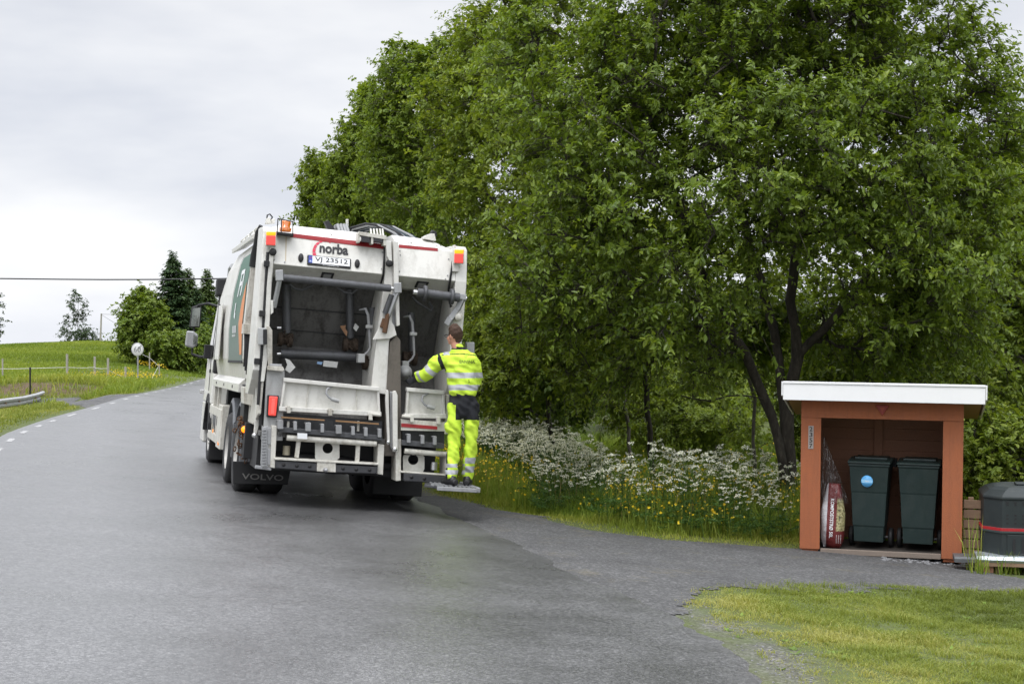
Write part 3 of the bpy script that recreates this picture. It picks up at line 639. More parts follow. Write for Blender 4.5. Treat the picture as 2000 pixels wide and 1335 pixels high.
def grow(stems, targets, jit=.12):
    """greedy branching: every target joins the nearest wood; returns segments and radii"""
    P, par, path = [], [], []
    for st in stems:
        st = [np.array(q, float) for q in st]; prev = None
        for a, b_ in zip(st[:-1], st[1:]):
            m_ = max(2, int(np.linalg.norm(b_ - a) / .3))
            for q in range(m_):
                if prev is None:
                    near_ = -1
                    if len(P): d = [np.linalg.norm(p - a) for p in P]; near_ = int(np.argmin(d))
                    P.append(a); par.append(near_ if near_ >= 0 and d[near_] < .4 else -1); path.append(0.0 if par[-1] < 0 else path[par[-1]])
                else:
                    P.append(a + (b_ - a) * q / m_ + rng.normal(0, .015, 3)); par.append(prev); path.append(path[prev] + .3)
                prev = len(P) - 1
        P.append(st[-1]); par.append(prev); path.append(path[prev] + .3)
    n0 = len(P); base = np.array(P); d0 = np.min(np.linalg.norm(targets[:, None] - base[None], axis=2), 1); tips = []
    buf = np.empty((len(P) + 4 * len(targets), 3)); buf[:len(P)] = base; cost = np.empty(len(buf)); cost[:len(P)] = path; cnt = len(P)
    for k in np.argsort(d0):
        t = targets[k]; d = np.linalg.norm(buf[:cnt] - t, axis=1) + .18 * cost[:cnt] + .5 * np.maximum(0, buf[:cnt, 2] - t[2]); j = int(np.argmin(d)); a = buf[j]; q = t - a; L_ = np.linalg.norm(q); m_ = 3 if L_ > 1.2 else 2 if L_ > .5 else 1; prev = j
        for s_ in range(1, m_ + 1):
            p = a + q * s_ / m_
            if s_ < m_: p = p + rng.normal(0, jit * L_ / m_, 3) + np.array([0, 0, .07 * L_])
            if cnt >= len(buf): break
            buf[cnt] = p; cost[cnt] = cost[prev] + L_ / m_; par.append(prev); prev = cnt; cnt += 1
        tips.append(prev)
    return buf[:cnt], np.array(par), np.array(tips), n0
def wood(P, par, tips, r_tip, r_max, n0):
    n_ = len(P); acc = np.zeros(n_); kids = np.zeros(n_, int)
    for k in range(n_):
        if par[k] >= 0: kids[par[k]] += 1
    acc[kids == 0] = r_tip ** 2.4
    for k in range(n_ - 1, -1, -1):
        if acc[k] == 0: acc[k] = r_tip ** 2.4
        if par[k] >= 0: acc[par[k]] += acc[k]
    return np.minimum(acc ** (1 / 2.4), r_max)
def tube_arr(P0, P1, r0, r1, n_=6):
    t = nrm(P1 - P0); a = nrm(np.cross(t, np.where(np.abs(t[:, 2:]) > .9, [[1., 0, 0]], [[0, 0, 1.]]))); b_ = np.cross(t, a); V = []
    for P, r in ((P0 - t * np.minimum(r0, .04)[:, None] * .5, r0), (P1 + t * np.minimum(r1, .04)[:, None] * .5, r1)):
        for q in range(n_): w_ = 2 * math.pi * q / n_; V.append(P + (a * math.cos(w_) + b_ * math.sin(w_)) * r[:, None])
    V = np.stack(V, 1).reshape(-1, 3); i = np.arange(len(P0))[:, None] * 2 * n_
    return V, np.concatenate([i + np.array([[j, (j + 1) % n_, n_ + (j + 1) % n_, n_ + j]]) for j in range(n_)])
def shell(blobs, n_, inner=.35):
    """points in a union of ellipsoids (x, y, z, rx, ry, rz), thinned towards the middle"""
    w_ = np.array([b_[3] * b_[4] * b_[5] for b_ in blobs]) ** .8; k = rng.choice(len(blobs), n_, p=w_ / w_.sum()); B_ = np.array(blobs)[k]
    u_ = nrm(rng.normal(size=(n_, 3))); r_ = (inner + (1 - inner) * rng.random(n_) ** .6)[:, None]
    return B_[:, :3] + u_ * r_ * B_[:, 3:], u_
def tree(name, label, stems, blobs, nt_, tw, lf, L_, W_, lm, bk=bark, r_max=.17, r_tip=.006, cat='tree', group=None, twl=(.2, .5), droop=.35, inner=.35, crown='crown', light=.0, zmin=-.7, updir=.25):
    base = np.array(stems[0][0]); T_, u_ = shell(blobs, nt_, inner); k = T_[:, 2] > zmin; T_, u_ = T_[k], u_[k]
    P, par, tips, n0 = grow(stems, T_); r = wood(P, par, tips, r_tip, r_max, n0)
    root = empty(name, label, cat, Matrix.Translation(tuple(base)), group)
    k = np.nonzero(par >= 0)[0]; V, F = tube_arr(P[par[k]], P[k], np.minimum(r[par[k]], r[k] * 1.5), r[k], 6)
    # twigs around each branch tip
    cen = np.array([b_[:3] for b_ in blobs]).mean(0); NT = len(tips) * tw; tp = np.repeat(tips, tw)
    back = par[tp]; q = rng.random(NT)[:, None] ** .7; A_ = P[back] * (1 - q) + P[tp] * q
    outd = nrm(P[tp] - P[back]) * .6 + nrm(A_ - cen) * .5 + rng.normal(0, .55, (NT, 3)) + np.array([0, 0, updir]); outd = nrm(outd)
    tl = rng.uniform(*twl, NT) * np.where(rng.random(NT) < .14, rng.uniform(1.3, 2.3, NT), 1); E_ = A_ + outd * tl[:, None] - np.array([0, 0, 1]) * (droop * tl ** 2)[:, None]
    V2, F2_ = tubes3(A_, E_, np.full(NT, .0045), np.full(NT, .002)); F2_ = F2_ + len(V)
    arrmesh('trunk', np.concatenate([V, V2]) - base, np.concatenate([F, F2_]), bk, parent=root, smooth=True)
    NL = NT * lf; ti = np.repeat(np.arange(NT), lf); s_ = np.tile((np.arange(lf) + .6) / lf, NT) + rng.normal(0, .05, NL); s_ = np.where(rng.random(NL) < .72, .58 + .46 * s_, .15 + .85 * s_)
    pos = A_[ti] + outd[ti] * (tl[ti] * s_)[:, None] - np.array([0, 0, 1]) * (droop * (tl[ti] * s_) ** 2)[:, None]
    side = nrm(np.cross(outd[ti], rng.normal(size=(NL, 3)))); ax = outd[ti] * .5 + side * .9 + np.array([0, 0, -.22]); N_ = np.array([0, 0, 1.]) + rng.normal(0, .38, (NL, 3)) + .3 * outd[ti]
    ll = L_ * rng.uniform(.45, 1.2, NL) * rng.uniform(.75, 1.2, NT)[ti] * (1.05 - .3 * np.clip(s_ - .6, 0, 1)); LV, LF = leaves(pos, ax, N_, ll, W_ / L_ * ll * .5)
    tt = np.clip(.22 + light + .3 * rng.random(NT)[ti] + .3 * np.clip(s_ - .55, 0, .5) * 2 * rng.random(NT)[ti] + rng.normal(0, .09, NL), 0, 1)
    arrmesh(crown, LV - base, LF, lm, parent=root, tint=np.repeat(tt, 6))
    return root
def w(px, py, D): return tuple(at(px, py, D))
def bl(px, py, D, rx, ry, rz):                  # ellipsoid from photo pixels (radii in pixels across and down, metres deep)
    p = at(px, py, D); k = D / FPX; return (p[0], p[1], p[2], rx * k, ry, rz * k)
def down(p, dz=-.15): return (p[0], p[1], float(gz(p[0], p[1])) + dz)
# the big bird cherry behind the shelter
b0 = down(at(1548, 930, 21.2))
tree('cherry_tree', 'large many stemmed bird cherry tree spreading over the shelter', [
    [b0, w(1520, 850, 21.1), w(1490, 770, 21), w(1455, 690, 20.8), w(1400, 600, 20.5), w(1350, 480, 20.2), w(1290, 330, 20)],
    [b0, w(1540, 860, 21.2), w(1528, 760, 21.2), w(1512, 640, 21.3), w(1470, 500, 21.4), w(1430, 330, 21.5), w(1420, 130, 21.5)],
    [w(1535, 800, 21.2), w(1560, 700, 21.1), w(1545, 590, 21), w(1560, 450, 21), w(1590, 280, 21), w(1600, 60, 21)],
    [w(1562, 690, 21.1), w(1610, 640, 20.9), w(1680, 560, 20.7), w(1760, 440, 20.6), w(1830, 300, 20.8)],
    [w(1500, 780, 21), w(1452, 768, 20.8), w(1390, 782, 20.6), w(1330, 772, 20.5)]],
    [bl(1180, 260, 20.5, 180, 1.5, 190), bl(1330, 120, 21, 190, 1.8, 190), bl(1540, 60, 21.3, 220, 2.0, 190), bl(1760, 130, 21.5, 170, 1.8, 190), bl(1120, 480, 20, 140, 1.2, 170), bl(1300, 430, 19.6, 170, 1.1, 150),
     bl(1480, 330, 19.4, 190, 1.2, 150), bl(1680, 300, 19.6, 170, 1.3, 170), bl(1830, 420, 20.5, 120, 1.4, 170), bl(1770, 520, 19.8, 130, 1.2, 130), bl(1570, 420, 19.6, 160, 1.0, 90), bl(1250, 610, 19.8, 120, 1.0, 90), bl(1390, 610, 20.2, 90, .9, 60), bl(1820, 630, 20.6, 110, 1.1, 100), bl(1900, 240, 21.2, 70, 1.2, 150), bl(1340, 680, 20.4, 110, .9, 55), bl(1450, 560, 19.8, 60, .6, 45), bl(1690, 650, 21.6, 130, .8, 80), bl(1190, 700, 20.6, 90, .9, 60), bl(1880, 480, 21, 80, 1.2, 110), bl(1080, 620, 20.5, 70, .9, 90),
     bl(1500, 150, 22.4, 380, 1.2, 200), bl(1400, -160, 21.5, 330, 2.2, 150), bl(1700, -120, 21.5, 200, 2.2, 130), bl(1050, 150, 21.5, 90, 1.3, 130)],
    1600, 10, 15, .092, .044, LM['cherry'], r_max=.2, r_tip=.0085, twl=(.22, .55), inner=.4, updir=.3)
def ptree(name, label, foot, lean, blobs, **k):
    """tree whose trunk rises from photo pixel foot = (x, y, D) through the lean points"""
    p = at(*foot); b_ = down(p); d = dict(nt_=330, tw=9, lf=13, L_=.1, W_=.05, lm=LM['grove'], r_max=.12); d.update(k)
    nt_ = d.pop('nt_'); return tree(name, label, [[b_] + [w(*q) for q in lean]], blobs, nt_, d.pop('tw'), d.pop('lf'), d.pop('L_'), d.pop('W_'), d.pop('lm'), **d)
ptree('alder_tree', 'slender dark stemmed tree standing left of the big cherry above the white flowers', (1276, 880, 24.5), [(1262, 760, 24.5), (1250, 650, 24.4), (1235, 500, 24.2), (1200, 330, 24)],
      [bl(1090, 330, 24.5, 120, 1.3, 200), bl(1060, 560, 24, 110, 1.2, 130), bl(1180, 540, 23.4, 110, 1.1, 150), bl(1010, 180, 25, 80, 1.2, 150), bl(1150, 690, 23.8, 110, .9, 60)], nt_=420, r_max=.1, light=.05)
ptree('willow_tree', 'broad leafy tree rising straight behind the worker', (1090, 830, 29), [(1060, 700, 29), (1040, 520, 29), (1020, 300, 29)],
      [bl(960, 300, 29.5, 100, 1.6, 210), bl(985, 120, 30, 95, 1.5, 150), bl(990, 560, 28.5, 100, 1.4, 150), bl(1020, 690, 28, 80, 1.2, 80), bl(890, 260, 30, 70, 1.3, 170), bl(1060, 20, 30, 90, 1.5, 110), bl(960, 720, 28.6, 60, 1.2, 90)], nt_=520, L_=.11, W_=.055, light=.08)
ptree('birch_tree', 'yellowish green airy tree behind the right side of the truck', (930, 800, 36), [(910, 600, 36), (880, 400, 36), (845, 220, 36)],
      [bl(840, 250, 36, 80, 1.6, 140), bl(800, 140, 36.5, 60, 1.2, 55), bl(870, 430, 35.5, 90, 1.7, 130), bl(910, 620, 35, 60, 1.5, 150), bl(775, 330, 36, 75, 1.4, 130), bl(890, 130, 36, 65, 1.3, 80), bl(810, 230, 36.5, 90, 1.4, 130), bl(770, 240, 36.5, 45, 1.1, 70)], nt_=560, L_=.115, W_=.06, lm=LM['bright'], bk=palebark, r_max=.1, light=-.05)
ptree('birch_tree', 'middle tree of the roadside row, showing above the truck roof', (830, 790, 43), [(800, 600, 43), (760, 430, 43), (735, 300, 43)],
      [bl(720, 330, 43, 75, 1.8, 120), bl(780, 440, 42, 80, 1.8, 110), bl(690, 430, 43, 70, 1.6, 90), bl(730, 215, 43.5, 45, 1.2, 55), bl(830, 560, 42, 60, 1.7, 140), bl(750, 360, 43, 90, 1.6, 130), bl(690, 330, 43, 45, 1.2, 70)], nt_=520, L_=.125, W_=.065, lm=LM['bright'], bk=palebark, r_max=.1)
ptree('willow_tree', 'last roadside tree at the left end of the row above the truck', (700, 770, 52), [(690, 600, 52), (670, 450, 52), (650, 360, 52)],
      [bl(650, 400, 52, 62, 2, 80), bl(628, 350, 52, 42, 1.4, 60), bl(720, 460, 51, 70, 2, 80), bl(615, 430, 52, 32, 1.3, 50), bl(760, 540, 50, 70, 2, 100), bl(680, 400, 52, 80, 1.8, 90)], nt_=480, L_=.14, W_=.075, lm=LM['grove'], r_max=.1)
ptree('shrub', 'bushy undergrowth tree in the shade behind the worker', (1010, 850, 31.5), [(1010, 780, 31.5), (1015, 720, 31.5)], [bl(990, 740, 31.5, 95, 1.2, 90), bl(1090, 740, 31, 90, 1.2, 80), bl(930, 640, 33, 50, 1.3, 130)], nt_=260, L_=.11, W_=.055, lm=LM['deep'], cat='shrub', r_max=.05)
ptree('shrub', 'bright green bush glowing in the gap left of the cherry trunks', (1400, 860, 31), [(1390, 780, 31), (1380, 720, 31)], [bl(1360, 760, 31, 110, 1.3, 75), bl(1440, 830, 29, 90, 1.0, 60), bl(1310, 820, 30, 80, 1.0, 60), bl(1480, 720, 32, 80, 1.3, 90), bl(1250, 760, 32, 90, 1.3, 90)], nt_=420, L_=.09, W_=.045, lm=LM['bright'], cat='shrub', r_max=.04, light=.12)
ptree('alder_tree', 'thin pale stemmed sapling just left of the cherry trunk', (1478, 900, 22.5), [(1470, 780, 22.5), (1455, 700, 22.5), (1440, 620, 22.5)], [bl(1440, 660, 22.8, 70, .7, 55), bl(1500, 620, 22.8, 60, .7, 50)], nt_=90, lm=LM['cherry'], bk=palebark, r_max=.055)
ptree('alder_tree', 'grey leaning tree with two stems deep in the shade right of the worker', (1240, 850, 27.5), [(1220, 760, 27.5), (1200, 680, 27.6), (1190, 560, 27.8)], [bl(1180, 600, 27.8, 100, 1.2, 100), bl(1120, 700, 27.5, 80, 1.0, 70)], nt_=190, bk=palebark, lm=LM['deep'], r_max=.1)
ptree('willow_tree', 'leafy tree with low branches standing behind the compost bin', (1960, 900, 25), [(1930, 780, 25), (1900, 640, 25), (1890, 480, 25)],
      [bl(1900, 720, 24.5, 110, 1.3, 110), bl(1960, 560, 25, 90, 1.4, 130), bl(1990, 420, 26, 70, 1.4, 90), bl(1995, 290, 26, 55, 1.3, 90), bl(1960, 420, 25.5, 60, 1.2, 80), bl(2080, 600, 25, 110, 1.5, 200), bl(1790, 730, 24.5, 80, 1.1, 70)], nt_=480, lm=LM['grove'], r_max=.1)
ptree('shrub', 'low leafy raspberry bush between the shelter and the compost bin', (1930, 960, 19.6), [(1925, 900, 19.6)], [bl(1915, 880, 19.6, 60, .5, 60), bl(1975, 890, 19.8, 70, .5, 55), bl(1900, 940, 19.4, 35, .3, 45), bl(2030, 880, 19.8, 70, .5, 70)], nt_=150, L_=.085, W_=.05, lm=LM['grove'], cat='shrub', r_max=.02, light=.1)
ptree('shrub', 'leafy bush showing between the cherry tree and the shelter roof', (1700, 900, 24), [(1700, 800, 24), (1690, 740, 24)], [bl(1690, 730, 24.2, 130, 1.0, 100), bl(1600, 830, 24, 60, .9, 80), bl(1840, 800, 24, 90, 1.0, 80)], nt_=260, lm=LM['grove'], cat='shrub', r_max=.04)
# far wall of woodland that closes the gaps
for px, D, h0, lab in ((1120, 40, 420, 'dark wooded thicket far behind the white flowers'), (1290, 44, 300, 'deep green thicket behind the bright bush'), (1480, 46, 190, 'far tree behind the fork of the cherry tree'), (1680, 42, 230, 'far tree behind the right half of the cherry crown'), (1860, 40, 330, 'far tree behind the right edge of the cherry crown'), (2010, 38, 520, 'far tree beyond the compost bin')):
    ptree('thicket_tree', lab, (px, 860, D), [(px, 760, D), (px + 10, h0 + 120, D)], [bl(px, (h0 + 800) / 2, D, 125, 1.8, (800 - h0) / 2), bl(px - 40, 760, D - 2, 110, 1.2, 90)], nt_=270, tw=8, lf=10, L_=.17, W_=.1, lm=LM['deep' if px < 1250 else 'grove'], r_max=.12, zmin=-1.1, light=.1)
# left: spruces, bushes and the birch on the skyline
SPR = leafmat('spruce_needle', (.02, .045, .016), (.04, .078, .024), (.07, .115, .036), .15, .6, .3)
SPR2 = leafmat('light_spruce_needle', (.04, .07, .02), (.075, .12, .03), (.11, .155, .045), .2, .6, .3)
def spruce(label, px, ytop, ybase, D, hw, m_=SPR):
    a, t = at(px, ybase, D), at(px, ytop, D); H = t[2] - a[2]; Rm = hw * D / FPX; root = empty('spruce_tree', label, 'tree', Matrix.Translation(tuple(a)), None)
    MB().tube([(0, 0, -.3), (0, 0, H * .5), (0, 0, H * .98)], [.09, .06, .01], 7).build('trunk', bark, root)
    P, Dd, L_ = [], [], []
    nw = int(H * 9)
    for k in range(nw):
        z = H * (.06 + .93 * k / nw); rr = Rm * (1 - z / H) ** .85 * rng.uniform(.78, 1.12) + .06
        z0_ = z
        for j in range(8):
            z = z0_ + rng.normal(0, .09); az = rng.uniform(0, 6.28); d = np.array([math.cos(az), math.sin(az), 0.])
            for s_ in np.arange(.12, 1.001, max(.06, .1 / rr)):
                for _ in range(4):
                    P.append(d * rr * s_ + [0, 0, z - .5 * rr * s_ + .34 * rr * s_ * s_] + rng.normal(0, .045, 3)); sd_ = np.cross(d, [0, 0, 1]) * rng.choice([-1, 1]); Dd.append(d * .7 + sd_ * rng.uniform(.1, 1) + [0, 0, rng.uniform(-.5, .1)]); L_.append(rng.uniform(.15, .3) * min(1, .5 + rr))
    P, Dd, L_ = np.array(P), np.array(Dd), np.array(L_); LV, LF = leaves(P, Dd, np.array([0, 0, 1.]) + rng.normal(0, .3, P.shape), L_, L_ * .22)
    arrmesh('crown', LV, LF, m_, parent=root, tint=np.repeat(rng.random(len(P)), 6)); return root
spruce('tallest dark spruce left of the truck cab', 338, 490, 700, 88, 62)
spruce('smaller pale green spruce between the tall dark spruce and the truck', 368, 522, 705, 92, 44, SPR2)
spruce('thin spruce just left of the truck cab', 405, 524, 710, 95, 44, SPR2)
spruce('dark spruce low behind the truck mirror', 385, 560, 712, 90, 40)
spruce('dark spruce beyond the big cherry, right of its crown', 2005, 330, 900, 30, 45)
lf_ = dict(L_=.17, W_=.11, tw=10, lf=15, twl=(.3, .7), cat='bush', r_max=.06, lm=LM['far'])
ptree('field_bush', 'large rounded green bush in front of the tall spruce', (295, 700, 86), [(295, 650, 86), (300, 610, 86)], [bl(285, 640, 86, 46, 1.3, 55), bl(282, 612, 87, 34, 1.3, 45), bl(270, 665, 86, 36, 1.2, 35), bl(325, 678, 85, 44, 1.2, 28)], nt_=330, **{**lf_, 'lm': LM['deep'], 'light': .25})
ptree('field_bush', 'low bush right of the rounded bush beside the road bend', (372, 705, 88), [(372, 670, 88)], [bl(385, 640, 94, 45, 1.3, 55), bl(370, 682, 86, 34, 1.3, 28), bl(398, 675, 88, 26, 1.3, 35)], nt_=200, **{**lf_, 'lm': LM['deep'], 'light': .1})
ptree('birch_tree', 'small airy birch alone on the field skyline', (152, 680, 135), [(152, 640, 135), (153, 600, 135), (152, 575, 135)], [bl(152, 600, 135, 18, .9, 32), bl(148, 640, 135, 27, 1.1, 28), bl(165, 655, 135, 24, 1.1, 18), bl(135, 655, 135, 16, 1, 18)], nt_=95, **{**lf_, 'cat': 'tree', 'L_': .2, 'W_': .12, 'lf': 7, 'tw': 5})
ptree('birch_tree', 'airy birch on the skyline farthest from the truck', (-35, 680, 125), [(-35, 620, 125), (-35, 590, 125)], [bl(-25, 610, 125, 32, 1.2, 38), bl(-40, 650, 125, 36, 1.2, 30)], nt_=90, **{**lf_, 'cat': 'tree', 'L_': .2, 'W_': .12, 'lf': 7, 'tw': 5})
# ------------------------------------------------------------------ refuse truck
white = mat('white_paint', (.61, .60, .56), .38, var=.05, dirt=.5, dcol=(.27, .25, .205), coat=.15)
grimy = mat('grimy_white_paint', (.56, .545, .49), .45, var=.06, dirt=.75, dcol=(.21, .18, .13), dscale=(3, 3, 1.0))
greyp = mat('grey_paint', (.27, .275, .28), .5, var=.1, dirt=.55, dcol=(.1, .09, .08))
steel = mat('worn_dark_steel', (.085, .087, .093), .5, .35, var=.3, dirt=.6, dcol=(.03, .027, .024), bmp=.004, bscale=40)
inner = mat('scraped_hopper_steel', (.115, .112, .106), .6, .2, var=.35, vscale=3, dirt=.85, dcol=(.03, .026, .022), dscale=(3, 3, .8), bmp=.004, bscale=30)
black = mat('black_rubber', (.012, .012, .013), .65, var=.3)
tyrem = mat('tyre_rubber', (.02, .02, .021), .8, var=.3, dirt=.4, dcol=(.06, .055, .048), bmp=.006, bscale=50)
rimm = mat('dirty_wheel_steel', (.42, .41, .385), .5, .2, var=.15, dirt=.7, dcol=(.15, .13, .10))
fend = mat('grey_fender_plastic', (.15, .157, .168), .5, var=.12, dirt=.5, dcol=(.09, .085, .078))
chrome = mat('bare_metal', (.6, .6, .6), .25, .9, var=.1)
rust = mat('rusty_iron', (.11, .058, .03), .85, .2, var=.5, vscale=30)
drust = mat('dark_greasy_rust', (.045, .03, .02), .8, .2, var=.6, vscale=40, bmp=.01)
redr = mat('red_reflective_tape', (.30, .018, .022), .45, var=.08)
lensr = mat('red_lamp_lens', (.75, .04, .035), .2, var=.1, vscale=30, coat=.5, emit=(1, .13, .08), es=.3)
lenso = mat('lit_amber_lens', (.85, .13, .005), .2, emit=(1, .21, .004), es=2.4)
amberl = mat('amber_beacon_glass', (.55, .14, .01), .12, coat=.8, emit=(1, .25, .02), es=.12)
dglass = mat('dark_lamp_glass', (.02, .02, .022), .1, var=.3, coat=.6)
gplas = mat('light_grey_sheet', (.36, .365, .36), .5, var=.1, dirt=.6, dcol=(.15, .14, .125))
alu = mat('galvanised_steel', (.36, .365, .37), .45, .5, var=.15, dirt=.4, dcol=(.16, .155, .15))
blackp = mat('black_plate_text', (.01, .01, .01), .5)
whitep = mat('white_plate', (.72, .73, .74), .35, var=.03)
bluep = mat('plate_blue', (.015, .06, .35), .4)
greenb, n, l, b, out = nt('printed_green_banner')
tcn = n.new('ShaderNodeTexCoord'); spx = n.new('ShaderNodeSeparateXYZ'); l.new(tcn.outputs['Object'], spx.inputs[0])
fz = n.new('ShaderNodeMapRange'); fz.inputs['From Min'].default_value = 1.7; fz.inputs['From Max'].default_value = 2.45; l.new(spx.outputs['Z'], fz.inputs['Value'])
gc = mixn(n, l, (.13, .165, .155), (.018, .105, .062), fz.outputs['Result']); gd = noise(n, l, 5, 6, .7, coords(n, l, (1, 2, .4)))
l.new(mixn(n, l, gc, (.16, .165, .15), ramp(n, l, gd, (.52, 0.0), (.8, .55))), b.inputs['Base Color']); b.inputs['Roughness'].default_value = .45
orangeb = mat('orange_banner_print', (.62, .22, .07), .5, var=.1, dirt=.3)

TK = empty('garbage_truck', 'white rear loading garbage truck with two open hoppers and a green side banner', 'truck', TM)
def P3(x, y, Y): X, Z = rp(x, y, Y); return (X, Y, Z)
def part(mb, name, m, bev=.006, parent=TK): return mb.build(name, m, parent, bev)
def poly(L, Y0, dY, m=0, mb=None):                       # photo outline on the plane Y0, given a real depth dY
    mb = mb or MB(); return mb.prism([P3(x, y, Y0) for x, y in L], (0, dY, 0), m)
# container body: bulged sides, lofted along Y
sec = [(1.12, 1.42), (1.20, 1.5), (1.25, 1.75), (1.275, 2.2), (1.262, 2.7), (1.225, 3.08), (1.16, 3.3), (1.0, 3.38)]
sec = [(-a, z) for a, z in sec] + [(a, z) for a, z in sec[::-1]]
V, F = [], []
def yend(z): return float(np.interp(z, [1.4, 2.2, 2.86, 3.3, 3.4], [6.5, 6.5, 6.4, 4.85, 4.75]))
for k, Y in enumerate((1.55, 3, 4.7, None)):
    for X, Z in sec: V.append((X, Y if Y else yend(Z), Z))
ns = len(sec)
for k in range(3):
    for j in range(ns): F.append((k * ns + j, k * ns + (j + 1) % ns, (k + 1) * ns + (j + 1) % ns, (k + 1) * ns + j))
F += [tuple(range(ns)), tuple(range(3 * ns, 4 * ns))]
part(MB().add(V, F, 0, False), 'container_body', white, .012)
rl = MB()
for s in (-1, 1): rl.prism([(s * 1.26, 1.62, 3.30), (s * 1.27, 1.62, 3.36), (s * 1.10, 1.62, 3.47), (s * 1.06, 1.62, 3.40)], (0, 3.15, .02))
part(rl, 'roof_rail', white)
rl = MB()
for Y in (1.9, 2.6, 3.3, 4.0): rl.tube([(-1.16, Y, 3.44), (-1.16, Y, 3.50), (-1.16, Y + .5, 3.50), (-1.16, Y + .5, 3.44)], .012, 6)
part(rl, 'grab_rail', white, 0)
# printed side banner following the bulge
def bulge(z): return float(np.interp(z, [1.5, 1.75, 2.2, 2.7, 3.08, 3.3], [1.20, 1.25, 1.275, 1.262, 1.225, 1.16]))
def sheet(Y0f, Y1f, z0, z1, off, nz_=16):
    mb = MB(); V = []
    for k in range(nz_ + 1):
        z = z0 + (z1 - z0) * k / nz_
        for Y in (Y0f(z), Y1f(z)): V.append((-bulge(z) - off, Y, z))
    return mb.add(V, [(2 * k, 2 * k + 1, 2 * k + 3, 2 * k + 2) for k in range(nz_)], 0, True)
front = lambda z: float(np.interp(z, [1.7, 2.4, 2.7, 3.2], [3.9, 3.84, 3.68, 3.22]))
ban = part(sheet(lambda z: 1.7, front, 1.72, 3.16, .006), 'side_banner', greenb, 0)
part(sheet(lambda z: 1.75, lambda z: float(np.interp(z, [1.8, 2.2, 2.5, 2.75], [2.05, 2.35, 2.2, 1.76])), 1.80, 2.75, .009), 'orange_print', orangeb, 0, ban)
fr = MB()
for a, b_ in (((lambda z: front(z)), (lambda z: front(z) + .05)),): fr.V, fr.F, fr.M, fr.S = sheet(a, b_, 1.70, 3.19, .012).V, sheet(a, b_, 1.70, 3.19, .012).F, [0] * 16, [True] * 16
part(fr, 'banner_edge', black, 0, ban)
part(MB().bx(-bulge(1.71) - .014, -bulge(1.71), 1.7, 3.95, 1.69, 1.725), 'banner_edge', black, 0, ban)
lg = MB()                                                 # pale marks printed on the banner
def mark(Y0, Y1, z0, z1, sk=.0): lg.add([(-bulge(z) - .012, Y, z) for Y, z in ((Y0, z0), (Y1, z0), (Y1 - sk, z1), (Y0 - sk, z1))], [(0, 1, 2, 3)])
mark(2.86, 2.98, 2.6, 2.95, .15); mark(2.42, 2.56, 2.6, 2.95, .1); mark(2.4, 2.9, 2.9, 2.96, .05); mark(2.5, 2.75, 2.74, 2.8, .03)
mark(3.08, 3.2, 2.32, 2.52, .05); mark(3.0, 3.1, 2.30, 2.38)
for Y in (2.7, 2.9, 3.1): mark(Y, Y + .12, 2.1, 2.2); mark(Y + .05, Y + .16, 2.05, 2.08)
part(lg, 'banner_marks', whitep, 0, ban)
# skirt, running gear and frame
sk = MB().prism([(-1.27, 1.7, 1.31), (-1.27, 1.7, 1.42), (-1.13, 1.7, 1.56), (-1.0, 1.7, 1.56), (-1.0, 1.7, 1.31)], (0, 4.75, 0))
part(sk, 'side_skirt', white)
bt = MB()
for Y in (2.6, 4.1, 5.6): bt.bx(-1.278, -1.268, Y, Y + .05, 1.35, 1.39)
part(bt, 'skirt_marker', black, 0)
part(MB().prism([(1.25, 1.7, 1.31), (1.25, 1.7, 1.42), (1.13, 1.7, 1.56), (1.0, 1.7, 1.56), (1.0, 1.7, 1.31)], (0, 4.75, 0)), 'side_skirt', white)
part(MB().bx(-.48, .48, .9, 8.6, .72, 1.40).bx(-1.0, 1.0, 1.75, 3.85, 1.22, 1.40), 'chassis_frame', black)
part(MB().bx(-1.22, 1.22, 1.2, 1.7, .95, 1.42), 'chassis_crossmember', black)
part(MB().bx(-1.26, -.7, 4.15, 4.95, .42, 1.06).bx(-1.27, -1.25, 4.2, 4.9, .5, 1.0), 'equipment_box', grimy, .015)
ug = MB().bx(-1.25, -1.18, 4.95, 6.95, .86, .99).bx(-1.25, -1.18, 4.95, 6.95, .46, .58)
for Y in (5.5, 6.3): ug.bx(-1.24, -1.19, Y, Y + .07, .5, 1.3)
part(ug, 'side_guard', grimy)
part(MB().lathe((-.98, 5.2, .78), (0, 1, 0), [(0, .001), (0, .26), (1.4, .26), (1.4, .001)], 20), 'air_tank', steel, 0)
part(MB().bx(-1.05, -.85, 6.0, 6.3, .9, 1.3), 'valve_box', black)
def wheel(name, X, Y, side, w_=.30, r=.5, dual=False):
    t = MB(); x0 = X; s = side
    prof = [(0, r * .60), (-.012, r * .72), (-.01, r * .90), (.03, r * .985), (.06, r), (w_ - .06, r), (w_ - .03, r * .985), (w_ + .01, r * .9), (w_ + .01, r * .6)]
    t.lathe((x0, Y, r), (-s, 0, 0), prof, 40)
    if dual: t.lathe((x0 - s * (w_ + .05), Y, r), (-s, 0, 0), prof, 40)
    root = bpy.data.objects.new(name, None); COL.objects.link(root); root.parent = TK; root.empty_display_size = .1
    t.build('tyre', tyrem, root)
    q = MB().lathe((x0, Y, r), (-s, 0, 0), [(.0, r * .60), (.02, r * .585), (.05 if not dual else .12, r * .5), (.06 if not dual else .15, r * .3), (.0 if not dual else .08, r * .28), (-.03 if not dual else .05, r * .2), (-.03 if not dual else .05, .001)], 30)
    for k in range(10):
        a = 2 * math.pi * k / 10; c = (x0 - s * (.05 if not dual else .14), Y + math.cos(a) * r * .38, r + math.sin(a) * r * .38); q.tube([c, (c[0] + s * .05, c[1], c[2])], .016, 6)
    q.build('rim', rimm, root); return root
